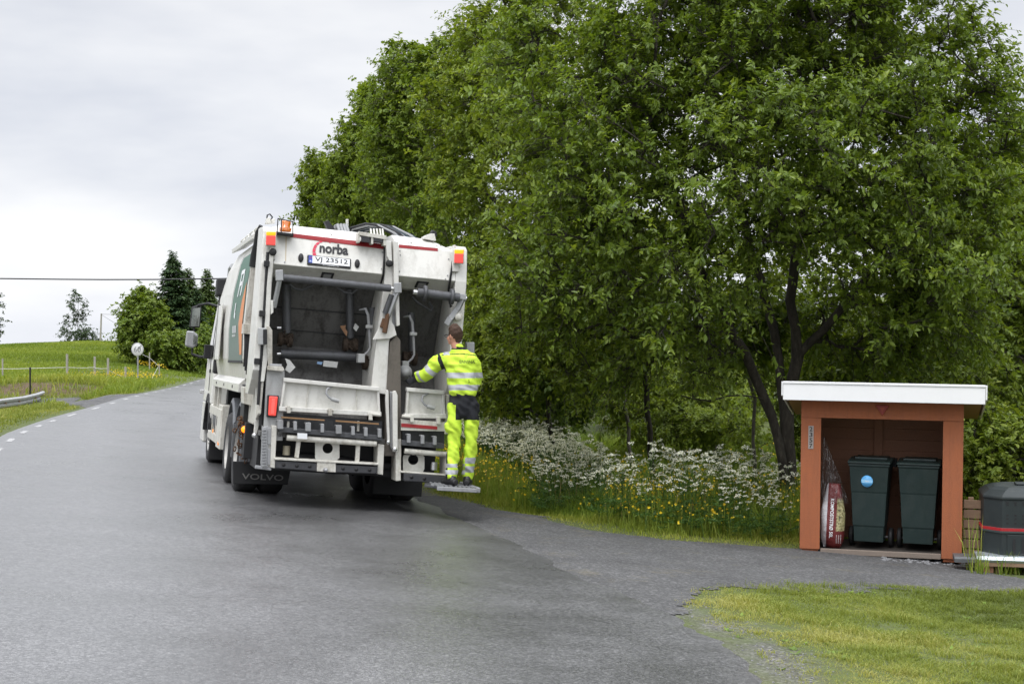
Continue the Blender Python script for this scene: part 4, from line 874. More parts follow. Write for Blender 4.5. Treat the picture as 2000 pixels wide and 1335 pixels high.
for s in (-1, 1):
    wheel('wheel', s * 1.17, 7.75, s, .31); wheel('wheel', s * 1.215, 3.42, s, .28, .5, True); wheel('wheel', s * 1.20, 2.08, s, .28, .5, True)
    for Y in (3.42, 2.08):
        f = MB(); x0, x1 = (s * 1.20, s * .62)
        for (ra, rb) in ((.60, .625),):
            V = []; N_ = 16
            for k in range(N_ + 1):
                a = math.pi * (.2 + .62 * k / N_)
                for X, rr in ((x0, ra - .035), (x0 - s * .02, rb), (x1, rb), (x1, ra)): V.append((X, Y + math.cos(a) * rr, .5 + math.sin(a) * rr * 1.12))
            f.add(V, [(4 * k + j, 4 * k + (j + 1) % 4, 4 * k + 4 + (j + 1) % 4, 4 * k + 4 + j) for k in range(N_) for j in range(4)] + [(0, 1, 2, 3), tuple(4 * N_ + j for j in range(4))], 0, False)
        f.bx(min(x0, x1), max(x0, x1), Y - .585, Y - .55, .40, .86)
        part(f, 'fender', fend, .004)
part(MB().bx(-1.2, -.78, 7.02, 7.05, .1, .5), 'mud_flap', black)
part(MB().bx(.78, 1.2, 7.02, 7.05, .1, .5), 'mud_flap', black)
mf = part(MB().prism([P3(455, 900, 1.38), P3(570, 905, 1.38), P3(562, 946, 1.38), P3(455, 944, 1.38)], (0, .025, 0)), 'mud_flap', black)
fl = mat('faded_mud_flap_print', (.17, .165, .155), .7, var=.3, vscale=40)
c = Vector(P3(513, 931, 1.36)); text('lettering', 'VOLVO', .53, .075, facing(c, Vector(P3(560, 933, 1.36)) - Vector(P3(467, 929, 1.36)), (0, 0, 1)), fl, mf, .012)
part(MB().bx(.55, 1.2, 1.38, 1.405, .12, .5), 'mud_flap', black)
# cab
cabw = white
cp = [(7.25, .98), (7.25, 2.78), (7.45, 2.93), (8.45, 2.93), (8.7, 2.8), (9.05, 1.75), (9.08, .98)]
V, F = [], []
for Y, Z in cp:
    wz = float(np.interp(Z, [.98, 1.6, 2.93], [1.235, 1.235, 1.12])); V += [(-wz, Y, Z), (wz, Y, Z)]
nc = len(cp); F = [tuple(range(0, 2 * nc, 2)), tuple(range(1, 2 * nc, 2))] + [(2 * i, 2 * ((i + 1) % nc), 2 * ((i + 1) % nc) + 1, 2 * i + 1) for i in range(nc)]
cab = part(MB().add(V, F), 'cab', cabw, .04)
gl = MB()
for s in (-1, 1): gl.add([(s * (float(np.interp(Z, [.98, 1.6, 2.93], [1.235, 1.235, 1.12])) + .006), Y, Z) for Y, Z in ((7.75, 1.78), (8.85, 1.72), (8.6, 2.5), (7.75, 2.55))], [(0, 1, 2, 3)])
gl.add([(-1.0, 9.075, 1.85), (1.0, 9.075, 1.85), (.95, 8.78, 2.7), (-.95, 8.78, 2.7)], [(0, 1, 2, 3)])
part(gl, 'window', dglass, 0, cab)
dr_ = MB()
for s in (-1, 1):
    dr_.tube([(s * 1.243, 7.66, 1.2), (s * 1.243, 7.66, 1.75), (s * 1.195, 7.66, 2.6)], .006, 4).bx(s * 1.235 - .012, s * 1.235 + .012, 7.75, 7.87, 1.5, 1.56)
part(dr_, 'door_seam', black, 0, cab)
lo = MB()
for s in (-1, 1):
    lo.bx(min(s * 1.23, s * .9), max(s * 1.23, s * .9), 8.42, 9.14, .3, 1.0).bx(min(s * 1.22, s * .9), max(s * 1.22, s * .9), 7.16, 7.3, .5, 1.0)
lo.bx(-1.2, 1.2, 9.02, 9.16, .3, 1.0)
part(lo, 'front_bumper', white, .03)
ar = MB()
for s in (-1, 1):
    V = []
    for k in range(13):
        a = math.pi * k / 12
        for X, rr in ((s * 1.245, .53), (s * 1.245, .64), (s * .8, .64), (s * .8, .53)): V.append((X, 7.75 + math.cos(a) * rr, .52 + math.sin(a) * rr))
    ar.add(V, [(4 * k + j, 4 * k + (j + 1) % 4, 4 * k + 4 + (j + 1) % 4, 4 * k + 4 + j) for k in range(12) for j in range(4)])
part(ar, 'wheel_arch', black, 0)
part(MB().bx(-1.31, -1.16, 6.75, 7.1, 2.76, 3.05).bx(-1.25, -1.12, 6.8, 7.05, 1.5, 2.8), 'air_intake', black, .03)
part(MB().tube([(-1.12, 6.62, 2.9), (-1.12, 6.62, 3.2), (-1.1, 6.5, 3.24)], .05, 10), 'exhaust_stack', alu, 0)
part(MB().bx(-1.335, -1.31, 4.95, 5.6, 1.72, 2.56), 'side_shield', white, .01)
part(MB().bx(-1.335, -1.30, 5.62, 5.72, 1.70, 2.58), 'shield_gap', black, 0)
part(MB().bx(-1.33, -1.31, 5.74, 5.9, 1.70, 2.58), 'side_shield', white, .006)
for s in (-1, 1):
    ma = MB().tube([(s * 1.14, 8.6, 2.66), (s * 1.3, 8.75, 2.70), (s * 1.46, 8.85, 2.66), (s * 1.5, 8.9, 2.55)], .022, 8).tube([(s * 1.5, 8.9, 1.80), (s * 1.5, 8.9, 2.55)], .018, 6)
    mr = part(ma, 'mirror', black, 0)
    part(MB().tube([(s * 1.2, 8.6, 1.78), (s * 1.36, 8.85, 1.76), (s * 1.5, 8.9, 1.80)], .022, 8), 'mirror_arm', black, 0, mr); part(MB().bx(min(s * 1.2, s * 1.31), max(s * 1.2, s * 1.31), 8.55, 8.7, 1.74, 1.98), 'mirror_mount', black, .01, mr)
    part(MB().prism([(s * 1.40, 8.86, 2.27), (s * 1.40, 8.86, 2.64), (s * 1.46, 8.86, 2.67), (s * 1.57, 8.86, 2.62), (s * 1.58, 8.86, 2.26)], (0, .1, 0)), 'mirror_housing', black, .02, mr)
    gm_ = mat('mirror_glass', (.32, .34, .33), .02, 1.0, var=0)
    V = [(s * 1.42, 8.853, 2.29), (s * 1.42, 8.853, 2.62), (s * 1.555, 8.853, 2.60), (s * 1.563, 8.853, 2.28)]
    part(MB().add(V, [(0, 1, 2, 3)]), 'mirror_glass', gm_, 0, mr)
    part(MB().prism([(s * 1.42, 8.84, 1.96), (s * 1.42, 8.84, 2.14), (s * 1.5, 8.84, 2.2), (s * 1.62, 8.84, 2.2), (s * 1.63, 8.84, 1.93), (s * 1.5, 8.84, 1.90)], (0, .12, 0)), 'wide_mirror_housing', alu, .025, mr)
    part(MB().add([(s * 1.43, 8.832, 1.98), (s * 1.43, 8.832, 2.1), (s * 1.5, 8.832, 2.14), (s * 1.5, 8.832, 1.97)], [(0, 1, 2, 3)]), 'mirror_glass', gm_, 0, mr)
part(MB().bx(-1.30, -1.23, 9.0, 9.1, 1.12, 1.19), 'corner_lamp', chrome, .01)

# ---------------- tailgate: outer walls
def yz_wall(X0, X1, pts, m, name, mats, bev=.012): return part(MB().prism([(X0, Y, Z) for Y, Z in pts], (X1 - X0, 0, 0), m), name, mats, bev)
wallL = [(.10, 3.30), (.0, 2.9), (.0, 2.2), (.0, 1.95), (-.02, 1.62), (.1, 1.5), (.4, 1.32), (.74, 1.32), (.74, 3.37), (.55, 3.37), (.2, 3.35)]
yz_wall(-1.265, -1.12, wallL, 0, 'tailgate_side', white)
yz_wall(1.12, 1.265, wallL, 0, 'tailgate_side', white)
for s in (-1, 1): yz_wall(s * 1.16, s * 1.122, [(.0, 1.5), (.0, 1.1), (.5, .95), (1.3, .95), (1.6, 1.1), (1.6, 3.32), (.7, 3.32), (.7, 1.5)], 0, 'side_lining', grimy)
# edge flange seen from behind, with the black cable channel
ef = MB(); poly([(528, 477), (536, 477), (531, 545), (523, 700), (516, 745), (509, 745), (514, 690), (521, 560)], -.03, .03, 0, ef)
part(ef, 'edge_flange', white)
part(MB().tube([P3(523, 492, -.012), P3(519, 560, -.012), P3(513, 660, -.012), P3(506, 760, -.012), P3(504, 790, -.012)], .018, 8), 'cable_conduit', black, 0)
cl = MB()
for x, y in ((521, 515), (512, 612), (502, 705)): X, Z = rp(x, y, -.02); cl.bx(X - .035, X + .03, -.06, .0, Z - .035, Z + .035)
part(cl, 'conduit_clamp', black)
ho = MB(); poly([(505, 640), (520, 640), (520, 673), (505, 673)], -.14, .12, 0, ho)
hb = part(ho, 'control_box', gplas, .01)
mb = MB(); poly([(514, 643), (522, 643), (522, 672), (514, 672)], -.15, .02, 0, mb); part(mb, 'control_panel', black, .004, hb)
mb = MB(); poly([(521, 637), (527, 637), (532, 645), (532, 715), (524, 715), (521, 673)], -.05, .04, 0, mb); part(mb, 'edge_bracket', grimy)
mb = MB(); poly([(529, 586), (534, 586), (534, 610), (529, 614)], -.06, .05, 0, mb); part(mb, 'edge_bracket', white)
# lift cylinder on the left side
part(MB().tube([(-1.235, 1.2, 2.12), (-1.235, 1.12, 2.98)], .06, 14), 'lift_cylinder', mat('stained_grey_cylinder', (.42, .40, .36), .5, var=.2, dirt=.8, dcol=(.12, .10, .08)), 0)
part(MB().tube([(-1.235, 1.13, 2.92), (-1.235, 1.1, 3.06), (-1.24, 1.0, 3.2), (-1.25, .95, 3.34), (-1.22, .9, 3.42)], [.075, .07, .05, .035, .03], 10), 'rubber_hose', black, 0)
part(MB().bx(-1.32, -1.16, 1.05, 1.32, 2.06, 2.19), 'cylinder_bracket', grimy)
ch = MB()
for k in range(5): ch.tube([(-1.29 + .02 * k, 1.1, 2.06), (-1.28 + .02 * k, 1.05, 1.9 - .03 * k), (-1.27 + .02 * k, 1.08, 1.65 - .05 * k)], .016, 5)
part(ch, 'cable_loop', black, 0)
# hoods above the openings
def hood(name, secs):
    """loft across the truck; secs = (X, height of the roof behind the face edge)"""
    V, F = [], []; n_ = 6
    for X, zt, dz in secs: V += [(X, .55, zt + dz), (X, .12, zt), (X, 0, 2.9), (X, .3, 2.77), (X, .7, 2.77), (X, 1.2, zt + dz)]
    for k in range(len(secs) - 1): F += [(k * n_ + j, k * n_ + (j + 1) % n_, (k + 1) * n_ + (j + 1) % n_, (k + 1) * n_ + j) for j in range(n_)]
    F += [tuple(range(n_)), tuple((len(secs) - 1) * n_ + j for j in range(n_))]
    return part(MB().add(V, F), name, white, .008)
hl = hood('hood', [(-1.12, 3.265, .12), (-1.0, 3.27, .16), (.225, 3.27, .16)])
hr = hood('hood', [(.375, 3.28, .16), (.86, 3.28, .15), (1.12, 3.27, .02)])
nrm_f = Vector((0, .12, .37)).normalized()                # up along the hood face
def hoodface(x, y): # point on the sloping hood face seen at photo pixel
    for _ in range(4):
        Y = 0.06 if _ == 0 else max(0, min(.12, (Z - 2.9) / .37 * .12)); X, Z = rp(x, y, Y)
    return Vector((X, Y, Z))
def onhood(px, name, mats, parent, th=.006):
    return part(MB().prism([hoodface(x, y) - Vector((0, .95, -.3)) * th for x, y in px], Vector((0, .95, -.3)) * th * .8), name, mats, 0, parent)
onhood([(566, 455.5), (750, 477), (749, 481), (752, 487), (566, 463)], 'reflective_stripe', redr, hl)
onhood([(779, 477.5), (855, 485), (855, 491), (779, 484)], 'reflective_stripe', redr, hr)
FA = lambda c, off=.004: facing(c - Vector((0, .95, -.3)) * off, Vector((1, 0, 0.0)), nrm_f)
a_, b_ = hoodface(624, 484), hoodface(680, 490)
tx = mat('logo_black', (.012, .012, .014), .5)
text('lettering', 'norba', (b_ - a_).length, .135, FA((a_ + b_) / 2 + Vector((0, 0, .005))), tx, hl, .035)
arc = MB(); c_ = hoodface(634, 489) + Vector((-.005, 0, 0)) - nrm_f * .03; seg = [(205, 186, .062), (183, 164, .055), (161, 142, .048), (139, 121, .040), (118, 101, .030), (98, 84, .022), (81, 70, .015), (67, 58, .010)]
for a0, a1, th in seg:
    th *= .72; q = [(a0, .158 - th), (a0, .158), ((a0 + a1) / 2, .158), (a1, .158), (a1, .158 - th), ((a0 + a1) / 2, .158 - th)]
    pts = [c_ + Vector((math.cos(R(a)), 0, 0)) * r * .9 + nrm_f * math.sin(R(a)) * r for a, r in q]; arc.prism([p - Vector((0, .95, -.3)) * .005 for p in pts], Vector((0, .95, -.3)) * .004)
part(arc, 'logo_arc', mat('logo_red', (.55, .03, .07), .5), 0, hl)
pc = hoodface(642.5, 511.5); pl = part(MB().bx(-.265, .265, -.065, .06, 0, .02), 'number_plate', black, .006); pl.matrix_local = FA(pc, .002)
part(MB().bx(-.25, .25, -.042, .05, .018, .023), 'plate_face', whitep, 0, pl)
part(MB().bx(-.25, -.205, -.042, .05, .0205, .0245), 'country_band', bluep, 0, pl)
text('lettering', 'VJ 23512', .40, .074, Matrix.Translation((.025, .004, .024)), blackp, pl, .012)
text('country_letter', 'N', .018, .022, Matrix.Translation((-.228, -.022, .0255)), whitep, pl, .02)
part(MB().bx(-.238, -.216, .012, .034, .0245, .026), 'flag_field', redr, 0, pl)
part(MB().bx(-.233, -.229, .012, .034, .026, .027).bx(-.238, -.216, .021, .025, .0262, .0272), 'flag_cross', bluep, 0, pl)
text('frame_lettering', 'www.wistlastbuss.com', .2, .011, Matrix.Translation((.02, -.0535, .0205)), whitep, pl, .01)
for x, y, hh in ((587.5, 504, hl), (697.5, 515.5, hl)):
    q = part(MB().lathe((0, 0, 0), (0, 0, 1), [(0, .042), (.02, .042), (.035, .03), (.038, .001)], 16), 'rubber_buffer', black, 0); q.matrix_local = FA(hoodface(x, y), 0) @ Matrix.Diagonal((.75, 1.3, 1, 1))
for x, y, hh in ((639, 537.5, hl), (823.5, 556.5, hr)):
    t = (x - 533) / 211; Yc = .16; X, Z = rp(x, y, Yc); nd = Vector((0, .3, -.13)).normalized()
    lm_ = part(MB().bx(-.075, .075, -.085, .085, -.02, .012), 'work_lamp', black, .006); lm_.matrix_local = facing((X, Yc, 2.9 - .13 * Yc / .3), (1, 0, 0), -nd)
    part(MB().bx(-.05, .045, -.06, .055, .011, .016), 'lamp_glass', mat('frosted_lens', (.3, .3, .3), .15, var=.2, coat=.5), 0, lm_)
bo = MB()
for x, y in ((536, 507), (556, 512), (747, 493), (745, 525), (782, 498), (780, 530), (876, 506), (874, 538), (781, 490), (870, 545)):
    p = hoodface(x, y); bo.tube([p - Vector((0, .012, -.004)), p], .008, 6)
part(bo, 'bolt', greyp, 0)
rs = MB(); rs.prism([hoodface(558, 462) + Vector((0, -.003, .0)), hoodface(560, 462) + Vector((0, -.003, .0)), hoodface(558.5, 510) + Vector((0, -.003, 0)), hoodface(557, 510) + Vector((0, -.003, 0))], (0, .002, 0))
part(rs, 'rust_streak', mat('rust_stain', (.46, .38, .25), .6, var=.2), 0, hl)
# service box between the hoods
mb = MB(); poly([(701, 452), (755, 460), (755, 468), (701, 459)], -.06, .25, 0, mb); poly([(699, 455), (703, 455), (703, 474), (699, 473)], -.05, .2, 0, mb); poly([(749, 462), (755, 462), (755, 480), (749, 479)], -.05, .2, 0, mb); poly([(725, 459), (729, 459), (729, 477), (725, 476)], -.05, .2, 0, mb)
sv = part(mb, 'lamp_shelf', grimy, .004)
mb = MB()
for x in (706, 731): poly([(x, 460), (x + 17, 462), (x + 17, 474), (x, 472)], -.03, .12, 0, mb)
part(mb, 'shelf_lamp', dglass, .005, sv)
# divider between the two hoppers
dv = MB()
poly([(754, 470), (765, 471), (768, 520), (766, 640), (760, 668), (755, 770), (724, 765), (738, 640), (750, 560)], .02, 1.2, 0, dv)
part(dv, 'divider_wall', white, .008)
mb = MB(); poly([(768, 470), (778, 472), (779, 560), (781, 635), (775, 637), (770, 560)], -.05, .16, 0, mb); part(mb, 'divider_post', white, .006)
mb = MB(); poly([(764, 471), (769, 471), (771, 560), (772, 640), (766, 640), (767, 540)], .03, .1, 0, mb); part(mb, 'divider_gap', greyp, 0)
mb = MB(); poly([(753, 470), (764, 471), (766, 515), (764, 516), (756, 500)], -.05, .07, 0, mb); part(mb, 'divider_post', white, .006)
mb = MB(); poly([(774, 655), (782, 664), (784, 890), (750, 890), (756, 745), (762, 668)], .0, .9, 0, mb); part(mb, 'divider_core', mat('dark_brown_core', (.11, .095, .078), .7, var=.3, dirt=.7, dcol=(.03, .026, .02)), .004)  # solid dark brown block set where the divider is hollow
mb = MB(); poly([(728, 663), (761, 661), (775, 654), (770, 636), (748, 600), (740, 640)], -.03, .05, 0, mb); part(mb, 'divider_plate', white, .006)
mb = MB()
for x, y in ((761, 514), (533, 492)): X, Z = rp(x, y, -.04); mb.lathe((X, -.055, Z), (0, 1, 0), [(0, .001), (0, .03), (.012, .045), (.04, .045)], 14)
part(mb, 'hopper_lamp', black, 0)
# rubber seals beside the hoods
sl = MB().tube([P3(751, 484, .06), P3(751, 500, .03), P3(749, 532, -.02), P3(745, 553, .2)], .014, 6).tube([P3(885, 497, .06), P3(883, 520, .02), P3(879, 548, -.02), P3(876, 568, .2)], .014, 6)
part(sl, 'rubber_seal', black, 0)
# rear lamps high on both corners
for (x0, y0, x1, y1, ys_) in ((520, 451, 540, 480, 459.5), (888, 486, 907, 515, 495)):
    mb = MB(); poly([(x0 - 1, y0), (x1, y0), (x1, y1), (x0 - 1, y1)], -.07, .09, 0, mb); cl_ = part(mb, 'rear_lamp', white, .012)
    mb = MB(); poly([(x0 + .5, y0 + 1), (x1 - 1, y0 + 1.5), (x1 - 1.5, ys_), (x0, ys_ - .5)], -.095, .03, 0, mb); part(mb, 'indicator_lens', lenso, .008, cl_)
    mb = MB(); poly([(x0, ys_), (x1 - 1.5, ys_ + .5), (x1 - 2, y1 - 1), (x0 - .5, y1 - 2)], -.095, .03, 0, mb); part(mb, 'brake_lens', lensr, .008, cl_)
mb = MB(); poly([(884, 492), (887, 478), (890, 478), (893, 492), (897, 530), (884, 530)], -.02, .1, 0, mb); part(mb, 'lamp_bracket', white, .006)
mb = MB(); poly([(524, 452), (532, 455), (540, 482), (540, 495), (523, 480)], -.02, .08, 0, mb); part(mb, 'lamp_bracket', white, .006)
# caged beacon
bc = MB(); Yb = .05
def bar_px(mb, a, b2, w_=.012): mb.bar(P3(a[0], a[1], a[2]), P3(b2[0], b2[1], b2[2]), w_, w_)
c4 = [(543, 427), (572, 433), (572, 459), (541, 455)]
for Yq in (-.03, .2):
    q = [(x, y, Yq) for x, y in c4]
    for a, b2 in zip(q, q[1:] + q[:1]): bar_px(bc, a, b2)
for x, y in c4: bar_px(bc, (x, y, -.03), (x, y, .2))
bar_px(bc, (550, 429, -.03), (549, 456, -.03)); poly([(541, 452), (573, 456), (573, 461), (541, 457)], -.03, .24, 0, bc)
bcg = part(bc, 'beacon_cage', black, 0)
X, Z = rp(557, 452, .09); part(MB().lathe((X, .09, Z), (0, 0, 1), [(0, .07), (.04, .075), (.05, .055), (.11, .06), (.13, .05), (.135, .001)], 16), 'beacon_lens', amberl, 0, bcg)
# hoses and fittings on the roof
for k in range(9):
    x0, x1 = 681 + 4.5 * k, 770 + 5.5 * k; top = 437 + 1.3 * (k % 3) + .5 * k
    part(MB().tube([P3(x0, 455 + .4 * k, .95), P3(x0 + 3, 446 + .4 * k, .9), P3((x0 * 2 + x1) / 3 + 4, top, .8), P3((x0 + x1) / 2 + 8, top + 2.5, .75), P3(x1 - 6, 455 + .9 * k, .7), P3(x1 + 5, 466 + .6 * k, .68)], .018 + .006 * (k % 2), 8), 'hydraulic_hose', [black, greyp, mat('dark_blue_hose', (.02, .035, .045), .4)][k % 3], 0)
for x in (655, 661, 667, 672): part(MB().tube([P3(x - 3, 452, .9), P3(x, 441, .85), P3(x + 4, 438, .85), P3(x + 9, 454, .8)], .02, 8), 'hydraulic_hose', greyp, 0)
for x in (726, 732, 738, 744, 749): part(MB().tube([P3(x, 462, .5), P3(x - 2, 447, .55)], .013, 6), 'hose_fitting', white, 0)
mb = MB(); poly([(634, 432), (642, 430), (655, 448), (655, 452), (642, 452)], .85, .12, 0, mb); part(mb, 'valve_block', black)
part(MB().tube([P3(678, 442, .9), P3(678, 428, .9)], .02, 6), 'roof_peg', white, 0)
mb = MB(); poly([(827, 462), (835, 458), (842, 456), (849, 456), (852, 470), (846, 470), (828, 466)], .4, .15, 0, mb); part(mb, 'roof_valve', white)
part(MB().tube([P3(842, 458, .45), P3(845, 452, .45), P3(849, 454, .45), P3(850, 461, .45)], .025, 8), 'roof_valve_hose', black, 0)
part(MB().tube([P3(521, 430, .7), P3(522, 420, .7), P3(527, 418, .7), P3(532, 424, .7), P3(529, 430, .7)], .010, 6), 'loop_cable', black, 0)
mb = MB(); poly([(519, 436), (521, 426), (527, 424), (530, 436)], .6, .15, 0, mb); poly([(530, 428), (537, 427), (537, 436), (530, 436)], .65, .1, 0, mb); part(mb, 'roof_bracket', white)
hk = MB()
for x, y in ((643, 459), (800, 476), (857, 481)): q = Vector(P3(x, y, .12)); hk.tube([q + Vector((-.03, 0, 0)), q + Vector((-.02, -.02, .012)), q + Vector((.02, -.02, .012)), q + Vector((.03, 0, 0))], .006, 6)
part(hk, 'lifting_eye', chrome, 0)
# lifting bars across the openings
def liftbar(name, a, b_, r, ends):
    A_, B_ = Vector(P3(*a)), Vector(P3(*b_)); o = part(MB().tube([A_, B_], r, 16), name, steel, 0)
    part(MB().tube([A_ - (B_ - A_).normalized() * .05, B_ + (B_ - A_).normalized() * .09], r * .55, 10), 'bar_pin', chrome, 0, o); return o
lb = liftbar('lift_bar', (553, 542, -.1), (763, 563, -.1), .045, 0)
part(MB().bar(P3(545, 527, -.12), P3(546, 548, -.12), .05, .09).bar(P3(546, 546, -.1), P3(535, 600, .0), .045, .06), 'bar_arm', alu, .008, lb)
part(MB().bar(P3(776, 552, -.12), P3(777, 572, -.12), .055, .09).bar(P3(775, 570, -.11), P3(757, 617, -.05), .05, .07), 'bar_arm', alu, .008, lb)
part(MB().tube([P3(765, 575, -.1), P3(752, 612, -.06)], .035, 10), 'arm_cylinder', steel, 0, lb)
part(MB().bar(P3(758, 612, -.06), P3(751, 650, -.05), .07, .05).bar(P3(752, 622, -.05), P3(746, 640, -.05), .04, .06), 'arm_pivot', rust, .01, lb)
lb2 = liftbar('lift_bar', (815, 571, -.12), (897, 581, -.12), .055, 0)
A_, B_ = Vector(P3(815, 571, -.12)), Vector(P3(897, 581, -.12)); mb = MB()
for t in (.18, .82): q = A_.lerp(B_, t); mb.lathe(q - (B_ - A_).normalized() * .02, B_ - A_, [(0, .05), (0, .098), (.04, .098), (.04, .05)], 20)
part(mb, 'bar_flange', steel, 0, lb2)
part(MB().bar(P3(904, 574, -.12), P3(902, 585, -.12), .06, .09).bar(P3(903, 583, -.11), P3(893, 605, -.08), .05, .07).bar(P3(894, 602, -.08), P3(880, 622, -.05), .05, .07).bar(P3(881, 620, -.05), P3(873, 634, -.02), .055, .08), 'bar_arm', alu, .008, lb2)
part(MB().lathe(P3(893, 619, .0), (0, -1, 0), [(0, .05), (.1, .05), (.1, .001)], 14), 'spool', grimy, 0, lb2)
part(MB().tube([P3(879, 590, -.12), P3(880, 600, -.12), P3(883, 597, -.12)], .012, 6), 'hook', black, 0, lb2)
# hopper insides
ih = MB().prism([(-1.12, .62, 2.78), (-1.12, .95, 1.95), (-1.12, .80, 1.70), (-1.12, .55, 1.2), (-1.12, .3, .9), (-1.12, .34, .86), (-1.12, 1.2, 1.2), (-1.12, 1.2, 2.78)], (1.36, 0, 0))
part(ih, 'packing_plate', inner, .004)
ih = MB().prism([(.5, .62, 2.78), (.5, .95, 1.95), (.5, .80, 1.70), (.5, .55, 1.2), (.5, .3, .9), (.5, .34, .86), (.5, 1.2, 1.2), (.5, 1.2, 2.78)], (.62, 0, 0))
part(ih, 'packing_plate', inner, .004)
part(MB().bx(-1.12, 1.12, .0, .8, .84, .9), 'hopper_floor', inner)
mb = MB()
for z in (2.15, 2.42): Yp = float(np.interp(z, [1.95, 2.78], [.95, .62])); mb.bar((-1.08, Yp - .008, z), (.2, Yp - .008, z), .01, .012)
part(mb, 'plate_seam', black, 0)
def hcyl(x, y0, y1, r, Y):
    part(MB().tube([P3(x, y0, Y), P3(x + 1, y1, Y)], r, 14), 'hydraulic_cylinder', steel, 0)
hcyl(559, 555, 650, .055, .62); hcyl(683, 565, 660, .05, .62); hcyl(727, 600, 700, .05, .5)
hcyl(803, 610, 705, .045, .55)
def knuckle(x, y, Y):
    mb = MB(); X, Z = rp(x, y, Y); mb.lathe((X - .09, Y, Z), (1, 0, 0), [(0, .001), (0, .085), (.05, .09), (.07, .06), (.11, .06), (.13, .09), (.18, .085), (.18, .001)], 14)
    for k in range(14): a = rng.normal(0, .045, 3); mb.tube([(X + a[0], Y - .05 + a[1] * .4, Z + a[2]), (X + a[0] + rng.normal(0, .03), Y - .08, Z + a[2] + rng.normal(0, .03))], rng.uniform(.006, .016), 5)
    part(mb, 'cylinder_knuckle', drust, .004)
knuckle(557, 663, .6); knuckle(684, 673, .6); knuckle(722, 709, .45); knuckle(800, 700, .5)
part(MB().tube([P3(548, 690, .6), P3(703, 697, .6)], .062, 18), 'roller', steel, 0)
part(MB().tube([P3(541, 691, .58), P3(549, 691, .58)], .028, 12).tube([P3(541, 640, .55), P3(549, 640, .55)], .022, 12), 'roller_pin', chrome, 0)
for dx, dy, Yq in ((0, 0, .3), (86, 14, .3)):
    part(MB().tube([P3(702 + dx, 605 + dy, Yq + .1), P3(714 + dx, 603 + dy, Yq), P3(719 + dx, 615 + dy, Yq), P3(721 + dx, 640 + dy, Yq), P3(723 + dx, 678 + dy, Yq), P3(719 + dx, 686 + dy, Yq), P3(711 + dx, 693 + dy, Yq)], [.010, .018, .018, .02, .015, .013, .013], 8), 'control_pipe', greyp, 0)
    mb = MB(); poly([(700 + dx, 690 + dy), (713 + dx, 691 + dy), (713 + dx, 708 + dy), (699 + dx, 708 + dy)], Yq - .04, .14, 0, mb); poly([(715 + dx, 634 + dy), (729 + dx, 635 + dy), (729 + dx, 641 + dy), (715 + dx, 641 + dy)], Yq - .04, .06, 0, mb); part(mb, 'pipe_box', gplas, .008)
for pts in (((566, 555), (575, 563), (590, 566), (605, 560), (612, 556)), ((660, 562), (672, 570), (688, 573), (697, 565)), ((805, 580), (815, 590), (832, 600), (842, 608), (845, 600), (838, 590))):
    part(MB().tube([P3(x, y, .45) for x, y in pts], .016, 8), 'inner_hose', steel, 0)
part(MB().lathe(P3(790, 727, .25), (0, -1, 0), [(0, .001), (0, .09), (.02, .095), (.03, .07), (.06, .075), (.07, .05), (.09, .05), (.09, .001)], 18), 'cable_drum', gplas, 0)
# corner column with the tail lamp
mb = MB(); poly([(521, 722), (556, 724), (552, 860), (514, 860)], .0, .4, 0, mb); part(mb, 'corner_column', gplas, .006)
mb = MB(); poly([(523, 714), (552, 715), (556, 722), (552, 725), (522, 722)], -.08, .2, 0, mb); part(mb, 'column_cap', grimy, .006)
part(MB().tube([P3(526, 713, -.05), P3(550, 714, -.05)], .022, 10), 'cap_roll', greyp, 0)
mb = MB(); poly([(523, 771), (545, 772), (541, 815), (521, 814)], -.05, .06, 0, mb); tl_ = part(mb, 'tail_lamp', black, .01)
mb = MB(); poly([(526, 773), (543, 774), (539, 812), (524, 811)], -.07, .04, 0, mb); part(mb, 'tail_lens', lensr, .012, tl_)
mb = MB(); poly([(531, 778), (538, 778), (535, 808), (529, 808)], -.082, .02, 0, mb); part(mb, 'inner_lens', mat('bright_red_lens', (.8, .08, .07), .25, emit=(1, .13, .10), es=.5), .004, tl_)
# loading gates
def gate(name, o, ribs, Yg=-.02):
    """o: outline in photo pixels, top left, top right, bottom right, bottom left"""
    (tl, tr, br, bl_) = o; mb = MB(); poly([(tl[0], tl[1] + 4), (tr[0], tr[1] + 4), (br[0], br[1] - 4), (bl_[0], bl_[1] - 4)], Yg + .02, .05, 0, mb); g = part(mb, name, white, .004)
    mb = MB(); poly([tl, tr, (tr[0], tr[1] + 8), (tl[0], tl[1] + 8)], Yg - .05, .1, 0, mb); part(mb, 'top_rail', white, .008, g)
    mb = MB(); poly([(bl_[0] - 2, bl_[1] - 8), (br[0] + 2, br[1] - 8), (br[0] + 2, br[1] + 1), (bl_[0] - 2, bl_[1] + 1)], Yg - .05, .1, 0, mb); part(mb, 'bottom_rail', white, .006, g)
    for (a, b2) in ((tl, bl_), (tr, br)):
        s_ = 1 if a is tl else -1; mb = MB(); poly([(a[0], a[1] + 8), (a[0] + 4.5 * s_, a[1] + 8), (b2[0] + 4.5 * s_, b2[1] - 8), (b2[0], b2[1] - 8)], Yg - .03, .07, 0, mb); part(mb, 'side_stile', white, .005, g)
    mb = MB()
    for t in ribs:
        xt, yt = tl[0] + (tr[0] - tl[0]) * t, tl[1] + (tr[1] - tl[1]) * t; xb, yb = bl_[0] + (br[0] - bl_[0]) * t, bl_[1] + (br[1] - bl_[1]) * t
        poly([(xt, yt + 8), (xt + 1.1, yt + 8), (xb + 1.1, yb - 8), (xb, yb - 8)], Yg + .0, .03, 0, mb)
    if ribs: part(mb, 'rib', grimy, 0, g)
    return g
